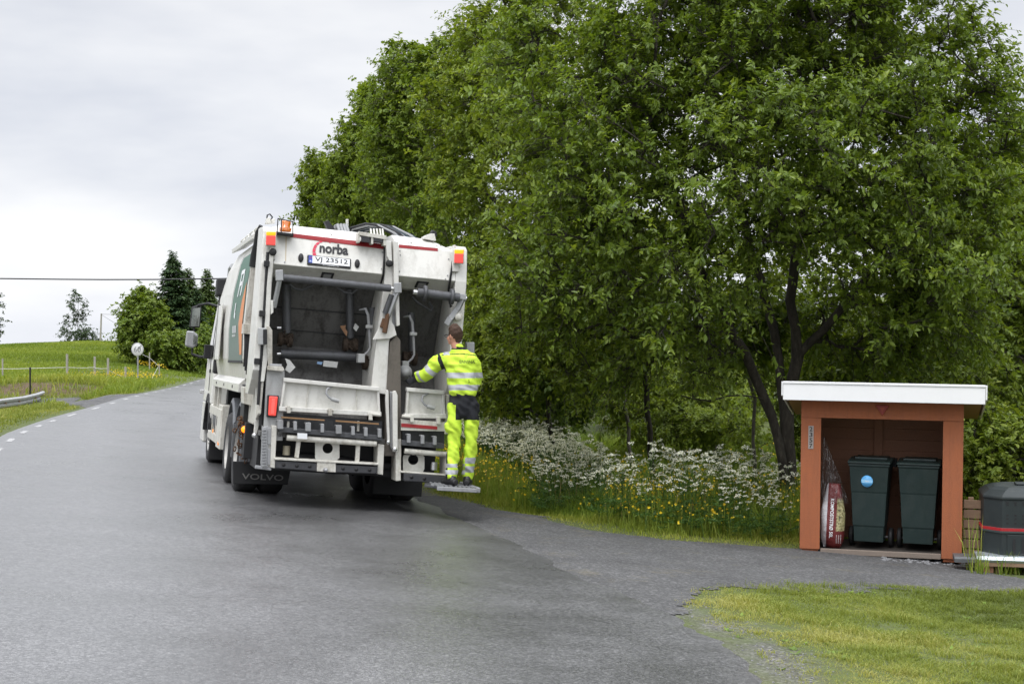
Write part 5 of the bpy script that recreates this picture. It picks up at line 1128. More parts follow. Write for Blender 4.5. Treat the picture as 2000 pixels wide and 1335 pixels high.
g1 = gate('loading_gate', ((554, 737), (741, 755.5), (743, 812), (547, 801)), (.26, .76))
g2 = gate('loading_gate', ((795, 756), (868, 762), (870, 816), (792, 815)), ())
def handle(g, x, y):
    part(MB().tube([P3(x + 12, y - 8, -.03), P3(x + 2, y - 3, -.06), P3(x, y + 6, -.08), P3(x + 6, y + 14, -.09), P3(x + 12, y + 17, -.09)], .014, 8), 'grab_handle', greyp, 0, g); part(MB().tube([P3(x + 10, y + 16.5, -.09), P3(x + 25, y + 21, -.09)], .026, 10), 'handle_grip', gplas, 0, g)
handle(g1, 637, 762); handle(g2, 824, 776)
hg = MB()
for x, y in ((564, 798), (645, 803), (724, 812)): poly([(x - 4, y - 6), (x + 3, y - 6), (x + 4, y + 8), (x - 3, y + 8)], -.11, .07, 0, hg); hg.tube([P3(x - 6, y - 3, -.08), P3(x + 6, y - 2, -.08)], .018, 10)
hg.tube([P3(724, 808, -.09), P3(742, 810, -.09)], .022, 10)
part(hg, 'hinge', grimy, .004, g1)
hg = MB(); hg.tube([P3(785, 812, -.09), P3(804, 814, -.09)], .022, 10)
for x, y in ((805, 816), (857, 820)): poly([(x - 4, y - 6), (x + 3, y - 6), (x + 4, y + 8), (x - 3, y + 8)], -.11, .07, 0, hg)
part(hg, 'hinge', grimy, .004, g2)
mb = MB(); poly([(784, 826), (854, 832), (854, 838.5), (784, 833)], -.075, .01, 0, mb); part(mb, 'reflective_stripe', redr, 0, g2)
mb = MB(); poly([(783, 818), (870, 824), (870, 842), (783, 840)], -.065, .08, 0, mb); part(mb, 'gate_apron', grimy, .004, g2)
# bin lifting combs
def comb(L, R_, xs, name):
    mb = MB(); poly([(L[0], L[1]), (R_[0], R_[1]), (R_[0], R_[1] + 10), (L[0], L[1] + 10)], -.1, .12, 0, mb); poly([(L[0], L[1] - 28), (R_[0], R_[1] - 28), (R_[0], R_[1]), (L[0], L[1])], .1, .06, 0, mb); o = part(mb, name, steel, .005)
    for x in xs:
        t = (x - L[0]) / (R_[0] - L[0]); y = L[1] + (R_[1] - L[1]) * t; wd_ = 3.2 + 2.2 * ((x * 7) % 3 > 1)
        mb = MB(); poly([(x - wd_, y - 11), (x + wd_, y - 11), (x + wd_, y + 4), (x - wd_, y + 4)], -.16, .06, 0, mb); poly([(x - wd_, y - 13), (x + wd_, y - 13), (x + wd_, y - 10), (x - wd_, y - 10)], -.16, .16, 0, mb); part(mb, 'comb_tooth', greyp, .005, o)
    return o
c1_ = comb((545, 833), (747, 850), (548, 577, 602, 630, 662, 690, 715, 742), 'lifting_comb')
c2_ = comb((785, 859), (868, 866), (799, 826, 850), 'lifting_comb')
mb = MB(); poly([(550, 813), (634, 819), (634, 821.5), (550, 816)], -.09, .06, 0, mb); poly([(656, 820), (740, 826), (740, 829), (656, 823)], -.09, .06, 0, mb); part(mb, 'rusty_edge', mat('rust_brown_strip', (.23, .13, .06), .8, var=.4, vscale=20), 0, c1_)
mb = MB(); poly([(581, 845), (600, 846), (600, 857), (581, 856)], -.2, .01, 0, mb); part(mb, 'type_label', whitep, 0, c1_)
for x in (563, 700): part(MB().bar(P3(x, 822, -.02), P3(x - 1, 842, -.02), .03, .03), 'comb_strut', grimy, .004, c1_)
part(MB().tube([P3(560, 854, -.06), P3(575, 855, -.06), P3(735, 866, -.06)], .036, 14), 'comb_shaft', grimy, 0)
part(MB().tube([P3(790, 880, -.06), P3(874, 887, -.06)], .034, 14), 'comb_shaft', grimy, 0)
# lower frames and bumpers
mb = MB(); poly([(531, 830), (541, 831), (537, 914), (528, 912)], -.08, .3, 0, mb); poly([(738, 866), (751, 868), (748, 927), (737, 925)], -.05, .3, 0, mb); poly([(536, 893), (740, 904), (740, 908), (536, 897.5)], -.12, .25, 0, mb); poly([(538, 838), (745, 852), (745, 857), (538, 843)], .0, .1, 0, mb)
part(mb, 'lower_frame', grimy, .006)
mb = MB(); poly([(773, 858), (784, 857), (783, 938), (773, 939)], -.05, .3, 0, mb); poly([(868, 888), (876, 889), (875, 930), (869, 930)], -.05, .3, 0, mb); poly([(783, 919), (872, 926), (872, 929), (783, 922.5)], -.1, .2, 0, mb); part(mb, 'lower_frame', grimy, .006)
bm_ = MB(); poly([(538, 899), (620, 904), (620, 920), (538, 914)], -.1, .12, 0, bm_); poly([(655, 907), (738, 911), (736, 925), (655, 922)], -.1, .12, 0, bm_); bu = part(bm_, 'bumper', mat('bumper_plastic', (.035, .036, .04), .55, var=.2, dirt=.5, dcol=(.09, .085, .08)), .01)
mb = MB(); poly([(619, 901), (656, 903), (656, 922), (619, 920)], -.11, .14, 0, mb); part(mb, 'bumper_centre', grimy, .006, bu)
mb = MB()
for x, y in ((554, 907), (580, 909), (605, 910), (670, 914), (696, 916), (722, 917)): mb.lathe(P3(x, y, -.105), (0, 1, 0), [(0, .001), (0, .022), (.01, .022)], 12)
part(mb, 'bumper_bolt', black, 0, bu)
part(MB().lathe(P3(636, 917, -.12), (0, 1, 0), [(-.06, .001), (-.06, .02), (-.02, .022), (0, .03), (.02, .03)], 12), 'towing_knob', alu, 0, bu)
bm_ = MB(); poly([(789, 923), (872, 930), (870, 944), (789, 939)], -.1, .12, 0, bm_); bu2 = part(bm_, 'bumper', MATS['bumper_plastic'], .01)
mb = MB()
for x, y in ((804, 931), (829, 934)): mb.lathe(P3(x, y, -.105), (0, 1, 0), [(0, .001), (0, .022), (.01, .022)], 12)
part(mb, 'bumper_bolt', black, 0, bu2)
def holeplate(x0, y0, x1, y1, cx_, cy_, rpx, foot):
    Y = .05; mb = MB(); n_ = 28; A_ = []
    for k in range(n_):
        a = 2 * math.pi * k / n_; A_.append((cx_ + rpx * math.cos(a), cy_ + rpx * math.sin(a)))
    B_ = []
    for k in range(n_):
        a = 2 * math.pi * k / n_; dx, dy = math.cos(a), math.sin(a); t = min(((x1 - cx_) / dx) if dx > 1e-6 else ((x0 - cx_) / dx) if dx < -1e-6 else 1e9, ((y1 - cy_) / dy) if dy > 1e-6 else ((y0 - cy_) / dy) if dy < -1e-6 else 1e9); B_.append((cx_ + dx * t, cy_ + dy * t))
    for Yq in (Y, Y + .02):
        mb.add([P3(x, y, Yq) for x, y in A_ + B_], [(k, (k + 1) % n_, n_ + (k + 1) % n_, n_ + k) for k in range(n_)])
    q = [P3(x, y, Y) for x, y in A_] + [P3(x, y, Y + .02) for x, y in A_]; mb.add(q, [(k, (k + 1) % n_, n_ + (k + 1) % n_, n_ + k) for k in range(n_)])
    q = [P3(x, y, Y) for x, y in B_] + [P3(x, y, Y + .02) for x, y in B_]; mb.add(q, [(k, (k + 1) % n_, n_ + (k + 1) % n_, n_ + k) for k in range(n_)])
    for x, y in foot: X, Z = rp(x, y, Y); mb.tube([(X, Y - .01, Z), (X, Y, Z)], .012, 8)
    return part(mb, 'socket_plate', white, 0)
holeplate(615.5, 863, 663, 898, 640, 875, 10, ((624, 888), (651, 890)))
holeplate(787, 888, 829, 921, 807, 897, 10, ((796, 912), (822, 915)))
lw = MB()
for a, b2 in (((583, 861), (579, 893)), ((700, 856), (697, 902))): lw.bar(P3(a[0], a[1], -.02), P3(b2[0], b2[1], -.02), .05, .05)
part(lw, 'frame_upright', grimy, .004)
part(MB().tube([P3(559, 888, .05), P3(560, 870, .05)], .045, 12), 'frame_cylinder', mat('brass_fitting', (.3, .27, .2), .4, .4, var=.2), 0)
part(MB().tube([P3(847, 917, .05), P3(848, 902, .05)], .04, 12), 'frame_cylinder', chrome, 0)
part(MB().bx(-1.1, 1.12, .35, 1.15, .42, 1.0), 'underbody', black)
part(MB().tube([(-.9, .25, .6), (-.2, .3, .62), (.3, .25, .55), (.9, .3, .6)], .05, 8), 'underbody_pipe', black, 0)
# swing links in the middle and at the left
def link_(L, Y, m, name='swing_link', th=.05): mb = MB(); poly(L, Y, th, 0, mb); return part(mb, name, m, .01)
link_([(754, 760), (759, 762), (760, 800), (762, 866), (757, 869), (755, 820), (753, 780)], -.1, white)
link_([(767, 764), (773, 762), (777, 772), (777, 882), (768, 882), (767, 800)], -.12, white)
part(MB().lathe(P3(772, 877, -.14), (0, 1, 0), [(0, .001), (0, .025), (.04, .028)], 12).lathe(P3(759, 863, -.12), (0, 1, 0), [(0, .001), (0, .02), (.04, .024)], 12), 'link_pin', chrome, 0)
link_([(762, 764), (767, 764), (768, 882), (762, 870)], -.06, greyp)
link_([(499, 738), (504, 736), (507, 748), (506, 830), (501, 852), (496, 848), (499, 800)], .25, white, th=.06)
part(MB().lathe(P3(498, 850, .24), (0, 1, 0), [(-.03, .001), (-.03, .03), (.05, .035), (.05, .001)], 12), 'link_pin', chrome, 0)
mb = MB(); poly([(476, 755), (494, 757), (492, 792), (476, 788)], .9, .4, 0, mb); part(mb, 'side_bracket', grimy, .008)
part(MB().tube([P3(509, 760, .1), P3(511, 790, .1), P3(510, 830, .1)], .03, 10).tube([P3(514, 757, .15), P3(517, 775, .15), P3(512, 800, .15)], .04, 8), 'rear_hose', black, 0)
# hanging snow chains and the marker lamp
cn = MB()
for k in range(46):
    x, y = 476 + rng.normal(0, 7), rng.uniform(815, 900); q = Vector(P3(x + (y - 860) * .12, y, 1.25)); r_ = rng.uniform(.018, .03); ax = Vector(rng.normal(size=3)).normalized(); u = ax.orthogonal().normalized(); v_ = ax.cross(u)
    cn.tube([q + (u * math.cos(a) * 1.5 + v_ * math.sin(a)) * r_ for a in np.linspace(0, 6.28, 9)], .0075, 5)
part(cn, 'snow_chain', rust, 0)
part(MB().lathe(P3(489, 879, 1.1), (0, -1, 0), [(0, .001), (0, .06), (.08, .05), (.1, .001)], 14), 'chain_knob', alu, 0)
part(MB().lathe(P3(478, 838, 1.15), (-.3, -1, 0), [(0, .045), (.03, .04), (.045, .001)], 14), 'marker_lamp', lenso, 0)
for Y, z in ((5.6, .62), (4.35, .5)): part(MB().lathe((-1.262, Y, z), (-1, 0, 0), [(0, .03), (.012, .028), (.015, .001)], 12), 'marker_lamp', mat('dim_amber_lens', (.7, .2, .03), .25, emit=(1, .35, .05), es=.6), 0)
part(MB().bx(-1.2, -.8, 1.0, 1.3, .5, .95), 'battery_box', black)
# folding footboards: the left one stands folded up, the right one carries the worker
mb = MB(); poly([(512, 834), (524, 831), (526, 838), (524, 912), (511, 915), (509, 905)], -.06, .03, 0, mb); fb = part(mb, 'footboard', alu, .006)
for k in range(13):
    y = 838 + 5.8 * k; mb = MB(); poly([(512, y), (521, y - 1), (521, y + 1.8), (512, y + 2.8)], -.085, .025, 0, mb); part(mb, 'tread_tooth', greyp, 0, fb)
part(MB().bar(P3(526, 834, -.05), P3(526, 868, -.05), .03, .05).bar(P3(526, 875, -.05), P3(525, 908, -.05), .03, .05).bar(P3(498, 911, -.03), P3(530, 915, -.03), .05, .04), 'footboard_frame', greyp, .008, fb)
FZ = .41
mb = MB(); tr_ = [(.98, -.62), (1.42, -.62), (1.50, -.52), (1.50, -.08), (.92, -.08), (.84, -.42)]
mb.prism([(X, Y, FZ - .035) for X, Y in tr_], (0, 0, .035)); fb2 = part(mb, 'footboard', steel, .008)
for i in range(11):
    mb = MB()
    for j in range(9):
        X, Y = .92 + .055 * i, -.57 + .055 * j
        if X < .9 + (Y + .62) * .1: continue
        mb.tube([(X, Y, FZ - .004), (X, Y, FZ + .014)], .011, 6)
    part(mb, 'tread_row', greyp, 0, fb2)
part(MB().bar((1.46, -.63, FZ - .02), (1.46, .3, FZ - .02), .05, .06).bar((.95, -.64, FZ - .025), (1.44, -.64, FZ - .025), .04, .05).bar((1.25, -.1, FZ - .03), (1.2, .35, FZ + .05), .06, .06), 'footboard_frame', greyp, .008, fb2)
mb = MB(); poly([(912, 668), (927, 668), (927, 690), (912, 690)], .1, .1, 0, mb); part(mb, 'side_reflector_box', greyp, .008)
# scraps lying in the hopper are things of their own
def scrap(label, pts, Y, m, dY=.02):
    V = [TM @ Vector(P3(x, y, Y)) for x, y in pts]
    c = sum(V, Vector()) / len(V); mb = MB(); off = TM.to_3x3() @ Vector((0, .006, .003)); V = [v - c for v in V]; mb.prism(V, off)
    o = mb.build('paper_scrap', m); o.location = c; tag(o, label, 'paper', 'paper scraps in the hopper')
paper = mat('crumpled_paper', (.5, .5, .48), .8, var=.25, vscale=40, bmp=.006, bscale=30); cardb = mat('torn_cardboard', (.24, .13, .07), .85, var=.3, vscale=25)
scrap('white label sheet lying under the roller in the large hopper', [(632, 704), (660, 707), (658, 718), (631, 715)], .52, paper)
scrap('crumpled newspaper poking out at the lower left of the large hopper', [(557, 700), (566, 703), (577, 717), (566, 728), (557, 722), (561, 712)], .2, paper)
scrap('torn brown carton wedged left of the inner cylinder', [(664, 637), (676, 635), (674, 640), (679, 648), (677, 657), (671, 648)], .5, cardb)
scrap('torn white wrapper wedged right of the inner cylinder', [(694, 631), (701, 638), (696, 647), (690, 641)], .5, paper)
scrap('small blue and white leaflet at the left of the label sheet', [(620, 706), (630, 707), (628, 712), (619, 710)], .5, mat('blue_leaflet', (.2, .32, .5), .6, var=.4, vscale=60))
# ------------------------------------------------------------------ worker on the footboard
hivis = mat('hi_vis_yellow_cloth', (.54, .76, .05), .75, var=.12, vscale=7, bmp=.012, bscale=9)
navy = mat('black_work_cloth', (.008, .009, .012), .85, var=.3, bmp=.008, bscale=14)
silver = mat('reflective_tape', (.40, .41, .43), .45, .0, var=.1, vscale=30)
skin = mat('skin', (.50, .25, .17), .55, var=.1, vscale=25, spec=.35)
hairm = mat('short_brown_hair', (.055, .028, .016), .8, var=.5, vscale=70, bmp=.01, bscale=90)
gripm = mat('dark_glove', (.014, .015, .018), .8, var=.4, vscale=40)
DP = float((TM @ Vector((1.2, -.34, .4)))[1])                # distance of the worker
def pp(px, py, dy=0.0): return Vector(at(px, py, DP)) * 1.0 + Vector((0, dy, 0))
PO = Vector(TM @ Vector((1.24, -.36, FZ + .001)))
PERS = empty('person', 'worker in yellow hi-vis jacket and trousers standing on the rear footboard, arm stretched out', 'person', Matrix.Translation(PO))
def ring_chain(chain, n=20):
    """chain = [(point, side radius, depth radius)]; elliptical loft with rounded ends"""
    P = [Vector(c[0]) for c in chain]; V, F = [], []; K = len(P)
    dr0 = (P[-1] - P[0]).normalized(); ref = Vector((1, 0, 0)) if abs(dr0.x) < .6 else Vector((0, 0, 1))
    def ringpts(p, t, a, b_):
        sd = (ref - t * ref.dot(t)).normalized(); dp = t.cross(sd); return [p + sd * (math.cos(q) * a) + dp * (math.sin(q) * b_) for q in (2 * math.pi * j / n for j in range(n))]
    rows = []
    for i in range(K):
        t = (P[min(i + 1, K - 1)] - P[max(i - 1, 0)]).normalized(); a, b_ = chain[i][1], chain[i][2]
        if i == 0:
            for q in (.35, .75): rows.append(ringpts(P[0] - t * min(a, b_) * (1 - q) * .8, t, a * math.sqrt(1 - (1 - q) ** 2), b_ * math.sqrt(1 - (1 - q) ** 2)))
        rows.append(ringpts(P[i], t, a, b_))
        if i == K - 1:
            for q in (.75, .35): rows.append(ringpts(P[i] + t * min(a, b_) * (1 - q) * .8, t, a * math.sqrt(1 - (1 - q) ** 2), b_ * math.sqrt(1 - (1 - q) ** 2)))
    for r_ in rows: V += r_
    m_ = len(rows)
    for i in range(m_ - 1):
        for j in range(n): F.append((i * n + j, i * n + (j + 1) % n, (i + 1) * n + (j + 1) % n, (i + 1) * n + j))
    F += [tuple(range(n))[::-1], tuple((m_ - 1) * n + j for j in range(n))]
    return V, F
def fused(name, chains, voxel, mats, matfn, parent, smooth_it=4, disp=None):
    """lofted limbs fused into one continuous skin"""
    V, F = [], []
    for c in chains:
        v, f = ring_chain(c); b_ = len(V); V += [p - PO for p in v]; F += [tuple(b_ + i for i in q) for q in f]
    me = bpy.data.meshes.new(name); me.from_pydata([tuple(v) for v in V], [], F)
    import bmesh
    bm = bmesh.new(); bm.from_mesh(me); bmesh.ops.recalc_face_normals(bm, faces=bm.faces); bm.to_mesh(me); bm.free()
    o = bpy.data.objects.new(name, me); COL.objects.link(o)
    md = o.modifiers.new('r', 'REMESH'); md.mode = 'VOXEL'; md.voxel_size = voxel
    if smooth_it: sm = o.modifiers.new('s', 'SMOOTH'); sm.iterations = smooth_it; sm.factor = .5
    dg = bpy.context.evaluated_depsgraph_get(); m2 = bpy.data.meshes.new_from_object(o.evaluated_get(dg)); COL.objects.unlink(o); bpy.data.objects.remove(o)
    if disp:
        nr = [Vector(v.normal) for v in m2.vertices]
        for v, q in zip(m2.vertices, nr): v.co += q * disp(v.co + PO)
    m2.name = name; o = link(name, m2, mats, parent); m2.update()
    mi = [matfn(p.center + PO, p.normal) for p in m2.polygons]; m2.polygons.foreach_set('material_index', mi); m2.polygons.foreach_set('use_smooth', [True] * len(mi)); m2.update(); return o
# joints, taken from where the worker stands
footL, footR = Vector(TM @ Vector((1.165, -.44, FZ))), Vector(TM @ Vector((1.40, -.30, FZ)))
hipL, hipR = pp(888, 800, .0), pp(921, 800, .02)
kneeL, kneeR = pp(886, 868, .0), pp(920, 868, .03)
anL, anR = footL + Vector((.0, .02, .10)), footR + Vector((.0, .02, .10))
sh_L, sh_R = pp(864, 697, .06), pp(926, 697, .02)
elb, wri, hnd = pp(836, 728, .12), pp(808, 741, .22), pp(797, 745, .25)
elbR, wriR = pp(931, 745, .10), pp(915, 762, .34)
neck0, neck1, headc = pp(893, 684, .04), pp(889, 672, .05), pp(888, 656, .055)
def lerp(a, b_, t): return a + (b_ - a) * t
# fingers of both gloved hands, curled round what they hold
def hand(w0, dirn, upv, curl):
    d = dirn.normalized(); u = (upv - d * upv.dot(d)).normalized(); s = d.cross(u); ch = [[(w0, .03, .026), (w0 + d * .05, .042, .024), (w0 + d * .095, .042, .018)]]
    for k, L_ in enumerate((.070, .078, .074, .058)):
        b_ = w0 + d * .09 + u * (.033 - .022 * k); p = [b_]; dd = d.copy()
        for j in range(3): dd = (dd + s * curl * (.55 + .1 * k)).normalized(); p.append(p[-1] + dd * L_ * (.42, .33, .25)[j])
        ch.append([(q, r_, r_) for q, r_ in zip(p, (.0105, .010, .0093, .0085))])
    t0 = w0 + d * .03 + u * .032; ch.append([(t0, .014, .014), (t0 + (u * .8 + d * .5 + s * .5).normalized() * .035, .0125, .0125), (t0 + (u * .8 + d * .5 + s * .5).normalized() * .035 + (d * .8 + s * .8).normalized() * .034, .0105, .0105)])
    return ch
hd = hand(wri, hnd - wri + Vector((0, .0, -.01)), Vector((0, -.25, 1)), .9) ; hdR = hand(wriR, Vector((-.3, .7, .1)), Vector((.1, -.1, 1)), .7)
# one continuous body under the clothes
fwd = Vector((-.78, .62, -.02)).normalized(); sdv = Vector((.62, .78, 0)).normalized()
head = [[(headc + Vector((0, .0, -.06)) + fwd * .012, .058, .07), (headc + Vector((0, 0, .0)), .076, .092), (headc + Vector((0, 0, .055)), .07, .086)],
        [(headc + fwd * .055 + Vector((0, 0, -.085)), .036, .03), (headc + fwd * .06 + Vector((0, 0, -.03)), .048, .034)],
        [(headc + fwd * .098 + Vector((0, 0, -.005)), .011, .012), (headc + fwd * .118 + Vector((0, 0, -.035)), .014, .014)],
        [(headc - sdv * .078 + Vector((0, 0, .018)) - fwd * .0, .010, .017), (headc - sdv * .081 + Vector((0, 0, -.026)) + fwd * .004, .009, .012)],
        [(headc + sdv * .078 + Vector((0, 0, .018)), .010, .017), (headc + sdv * .081 + Vector((0, 0, -.026)), .009, .012)]]
torso = [(lerp(hipL, hipR, .5) + Vector((0, .03, -.03)), .12, .09), (pp(903, 770, .03), .13, .09), (pp(899, 735, .04), .165, .11), (pp(896, 707, .04), .15, .09), (pp(894, 692, .04), .08, .06)]
body = [torso, [(neck0, .06, .06), (neck1, .055, .06), (headc + Vector((0, 0, -.04)), .055, .06)]] + head + [
    [(hipL, .07, .075), (kneeL, .05, .058), (lerp(kneeL, anL, .35), .052, .062), (anL, .038, .045), (footL + Vector((0, .03, .04)), .04, .05)], [(hipR, .07, .075), (kneeR, .05, .058), (lerp(kneeR, anR, .35), .052, .062), (anR, .038, .045), (footR + Vector((0, .03, .04)), .04, .05)],
    [(sh_L + Vector((.02, 0, -.02)), .05, .05), (lerp(sh_L, elb, .6), .05, .05), (elb, .042, .042), (lerp(elb, wri, .4), .04, .04), (wri, .028, .028)], [(sh_R + Vector((-.03, 0, -.03)), .045, .045), (elbR, .042, .042), (wriR, .028, .028)]] + hd + hdR
def body_mat(p, n_): return 1 if (p - wri).length < .24 and p.x < wri.x + .02 or (p - wriR).length < .2 else 0
bd = fused('body', body, .0075, [skin, gripm], body_mat, PERS, 2)
# jacket
wr_ = lambda k: (lambda p: .006 * math.sin(p.z * 55 + 3.0 * math.sin(p.x * 19)) * (vn3(p) > .4) + .007 * (vn3(p * 1.7) - .5))
def vn3(p): return float(vnoise([p.x + p.y * .7], [p.z * .8 + p.y * .4], .07, 77)[0])
jk = [[(pp(904, 766, .03), .172, .135), (pp(903, 757, .03), .178, .14), (pp(901, 735, .04), .185, .145), (pp(898, 712, .045), .192, .14), (pp(896, 697, .05), .185, .125), (pp(895, 686, .05), .115, .085), (pp(893, 679, .05), .078, .078)],
      [(pp(876, 702, .06), .105, .11), (lerp(sh_L, elb, .35), .10, .10), (elb, .088, .088), (lerp(elb, wri, .4), .078, .078), (lerp(elb, wri, .74), .068, .068)], [(lerp(elb, wri, .7), .05, .05), (lerp(elb, wri, .92), .045, .045)],
      [(pp(917, 702, .02), .10, .11), (lerp(sh_R, elbR, .5), .082, .09), (elbR, .064, .07), (lerp(elbR, wriR, .75), .05, .055)]]
ua, fa = (elb - sh_L), (wri - elb)
def zpx(p):                                                   # height of a point as seen, in photo pixels at the worker's distance
    return 667.5 - FPX * float((np.array(p) - C0) @ UP / ((np.array(p) - C0) @ FW))
def xpx(p): return 1000 + FPX * float((p[0]) / ((np.array(p) - C0) @ FW))
def jk_mat(p, n_):
    x, y = xpx(p), zpx(p); t1 = (p - sh_L).dot(ua) / ua.length_squared; t2 = (p - elb).dot(fa) / fa.length_squared
    arm = x < 866 - (y - 700) * -.02 and (x < 862 or y > 715) and x < 871
    if arm and x < 868:
        if t2 > -.06 and t2 < 1.2:
            if .40 < t2 < .60: return 1
            if t2 > .0 and t2 < .40: pass
        if t1 > .70 and t1 < .93: return 1
        if t2 > .76: return 2
        if 855 - (y - 690) * .0 < x and (y - 690) > (866 - x) * -1 and abs((x - 853) - (y - 688) * .42) < 4.5 and y < 722: return 2
        return 0
    if abs((x - 853) - (y - 688) * .42) < 4.0 and y < 724: return 2
    if 727 < y - (x - 900) * .0 < 738: return 1
    if 751 < y < 762: return 1
    if 684 < y < 693 and 866 < x < 878: return 1
    if y < 682.5 and n_.z < .8 and y > 677: return 2
    if abs(y - (697 - 6 * math.cos((x - 895) / 34))) < .9 and n_.y < 0: return 2
    return 0
jacket = fused('jacket', jk, .0075, [hivis, silver, navy], jk_mat, PERS, 5, lambda p: .016 * (vn3(p) - .5) + .012 * (vn3(Vector((p.x * .5 + p.z, p.y, p.z * 2.2))) - .5) + .005 * math.sin(p.z * 42 + p.x * 34 + 3 * vn3(p)))
# trousers
tr = [[(pp(904, 764, .03), .163, .125), (pp(904, 785, .03), .168, .135), (pp(904, 805, .03), .165, .13)],
      [(hipL + Vector((0, 0, .06)), .09, .105), (hipL + Vector((0, 0, -.08)), .092, .105), (kneeL, .078, .086), (lerp(kneeL, anL, .5), .071, .078), (anL + Vector((0, 0, .01)), .072, .077)],
      [(hipR + Vector((0, 0, .06)), .09, .105), (hipR + Vector((0, 0, -.08)), .092, .105), (kneeR, .078, .086), (lerp(kneeR, anR, .5), .071, .078), (anR + Vector((0, 0, .01)), .072, .077)],
      [(pp(877, 828, .0), .045, .075), (pp(876, 842, .0), .045, .075)]]
def tr_mat(p, n_):
    x, y = xpx(p), zpx(p)
    if y < 790: return 2 if (x > 884 or y < 786) else 0
    if y < 820 and x > 890: return 2
    if 905 < y < 913 + (x > 905) * -4 and x < 908 or 893 < y < 905 and x > 908: return 1
    if 917 < y < 926 and x < 908 or 910 < y < 922 and x > 908: return 1
    if x < 874 and y > 846: return 2
    return 0
trous = fused('trousers', tr, .0075, [hivis, silver, navy], tr_mat, PERS, 4, lambda p: .016 * (vn3(p) - .5) + .014 * (vn3(Vector((p.x * .6 + p.z * .7, p.y, p.z * 2.0 + p.x))) - .5) + .006 * math.sin(p.z * 34 + p.x * 44 + 4 * vn3(p)))
boots = []
for ft, an, y in ((footL, anL, R(18)), (footR, anR, R(12))):
    d = Vector((-math.sin(y), math.cos(y), 0)); d = Vector((-.55, .80, 0)).normalized() if ft is footL else d
    if ft is footR: d = Vector((.1, .95, 0)).normalized()
    boots.append([(ft - d * .09 + Vector((0, 0, .05)), .042, .042), (ft + Vector((0, 0, .05)), .046, .044), (ft + d * .1 + Vector((0, 0, .042)), .05, .036), (ft + d * .165 + Vector((0, 0, .036)), .042, .03)])
    boots.append([(an + Vector((0, 0, .04)), .052, .055), (ft - d * .04 + Vector((0, 0, .06)), .046, .05)])
bt_ = fused('boots', boots, .007, [mat('black_boot_leather', (.012, .012, .013), .5, var=.4), black], lambda p, n_: 0, PERS, 2)
hair = [[(headc + Vector((0, 0, -.062)) - fwd * .052, .048, .036), (headc + Vector((0, 0, -.03)) - fwd * .036, .074, .066), (headc + Vector((0, 0, .02)) - fwd * .020, .087, .092), (headc + Vector((0, 0, .064)) - fwd * .004, .084, .098), (headc + Vector((0, 0, .088)) + fwd * .014, .07, .088)]]
fused('hair', hair, .006, [hairm], lambda p, n_: 0, PERS, 1, lambda p: .008 * (vn3(p * 2.6) - .5))
gs = MB(); e0 = headc - sdv * .079 + fwd * .02 + Vector((0, 0, .022)) - PO; e1 = headc - sdv * .062 + fwd * .112 + Vector((0, 0, .012)) - PO
gs.tube([e0, e1], .0035, 6)
for s in (-1, 1): cc = headc + fwd * .112 + sdv * s * .034 + Vector((0, 0, .006)) - PO; gs.tube([cc + (sdv * math.cos(a) * .026 + Vector((0, 0, 1)) * math.sin(a) * .017) for a in np.linspace(0, 6.28, 13)], .003, 5)
gs.build('glasses', black, PERS)
# company lettering wrapped on the back of the jacket
jb = BVHTree.FromPolygons([v.co.copy() for v in jacket.data.vertices], [tuple(p.vertices) for p in jacket.data.polygons])
def wrap(o, Mo):
    for v in o.data.vertices:
        p = Mo @ v.co; hit = jb.ray_cast(p + Vector((0, -.6, 0)), Vector((0, 1, 0)))
        if hit[0] is not None: v.co = Mo.inverted() @ (hit[0] + Vector((0, -.005, 0)))
Me = facing(pp(913, 706, 0) - PO, (1, 0, -.03), (0, 0, 1)); lt = text('lettering', 'ENVINA', .185, .036, Me, mat('print_black', (.04, .055, .03), .6), jacket, 0, 0); wrap(lt, Me)
Me = facing(pp(916.5, 743, 0) - PO, (1, 0, 0), (.2, 0, 1)); lo_ = text('small_emblem', 'S', .014, .04, Me, navy, jacket, 0, 0); wrap(lo_, Me)

# ------------------------------------------------------------------ bin shelter
orange = mat('orange_stained_wood', (.32, .10, .039), .75, var=.16, vscale=5, bmp=.004, bscale=70, dirt=.45, dcol=(.17, .062, .032), dscale=(9, 9, .7))
whitew = mat('white_painted_board', (.80, .80, .80), .45, var=.02, dirt=.12, dcol=(.5, .5, .48))
brownw = mat('bare_brown_boards', (.22, .105, .062), .8, var=.22, vscale=4, bmp=.004, bscale=40, dirt=.2, dcol=(.1, .055, .035), dscale=(1, 1, 8))
soffit = mat('yellowed_plywood', (.3, .17, .06), .75, var=.2)
roofm = mat('roofing_felt', (.05, .05, .052), .9, var=.2)
SM_ = Matrix.Translation(SHED_O) @ Matrix.Rotation(-SHA, 4, 'Z') @ Matrix.Rotation(R(.6), 4, 'Y'); _sm = Matrix(((shr[0], shf[0], 0, SHED_O[0]), (shr[1], shf[1], 0, SHED_O[1]), (0, 0, 1, SHED_O[2]), (0, 0, 0, 1)))
SH = empty('bin_shelter', 'small orange wooden bin shelter with white fascia at the edge of the gravel drive', 'shelter', SM_)
def sp_(mb, name, m, bev=.004, par=SH): return mb.build(name, m, par, bev)
sp_(MB().bx(-.93, -.70, 0, .022, -.02, 1.52), 'corner_post', orange); sp_(MB().bx(.675, .90, 0, .022, -.06, 1.52), 'corner_post', orange)
sp_(MB().bx(-.905, -.72, .024, .1, -.05, 1.66).bx(.695, .88, .024, .1, -.1, 1.66), 'inner_post', orange)
sp_(MB().bx(-.93, .90, -.008, .020, 1.522, 1.72), 'lintel_board', orange)
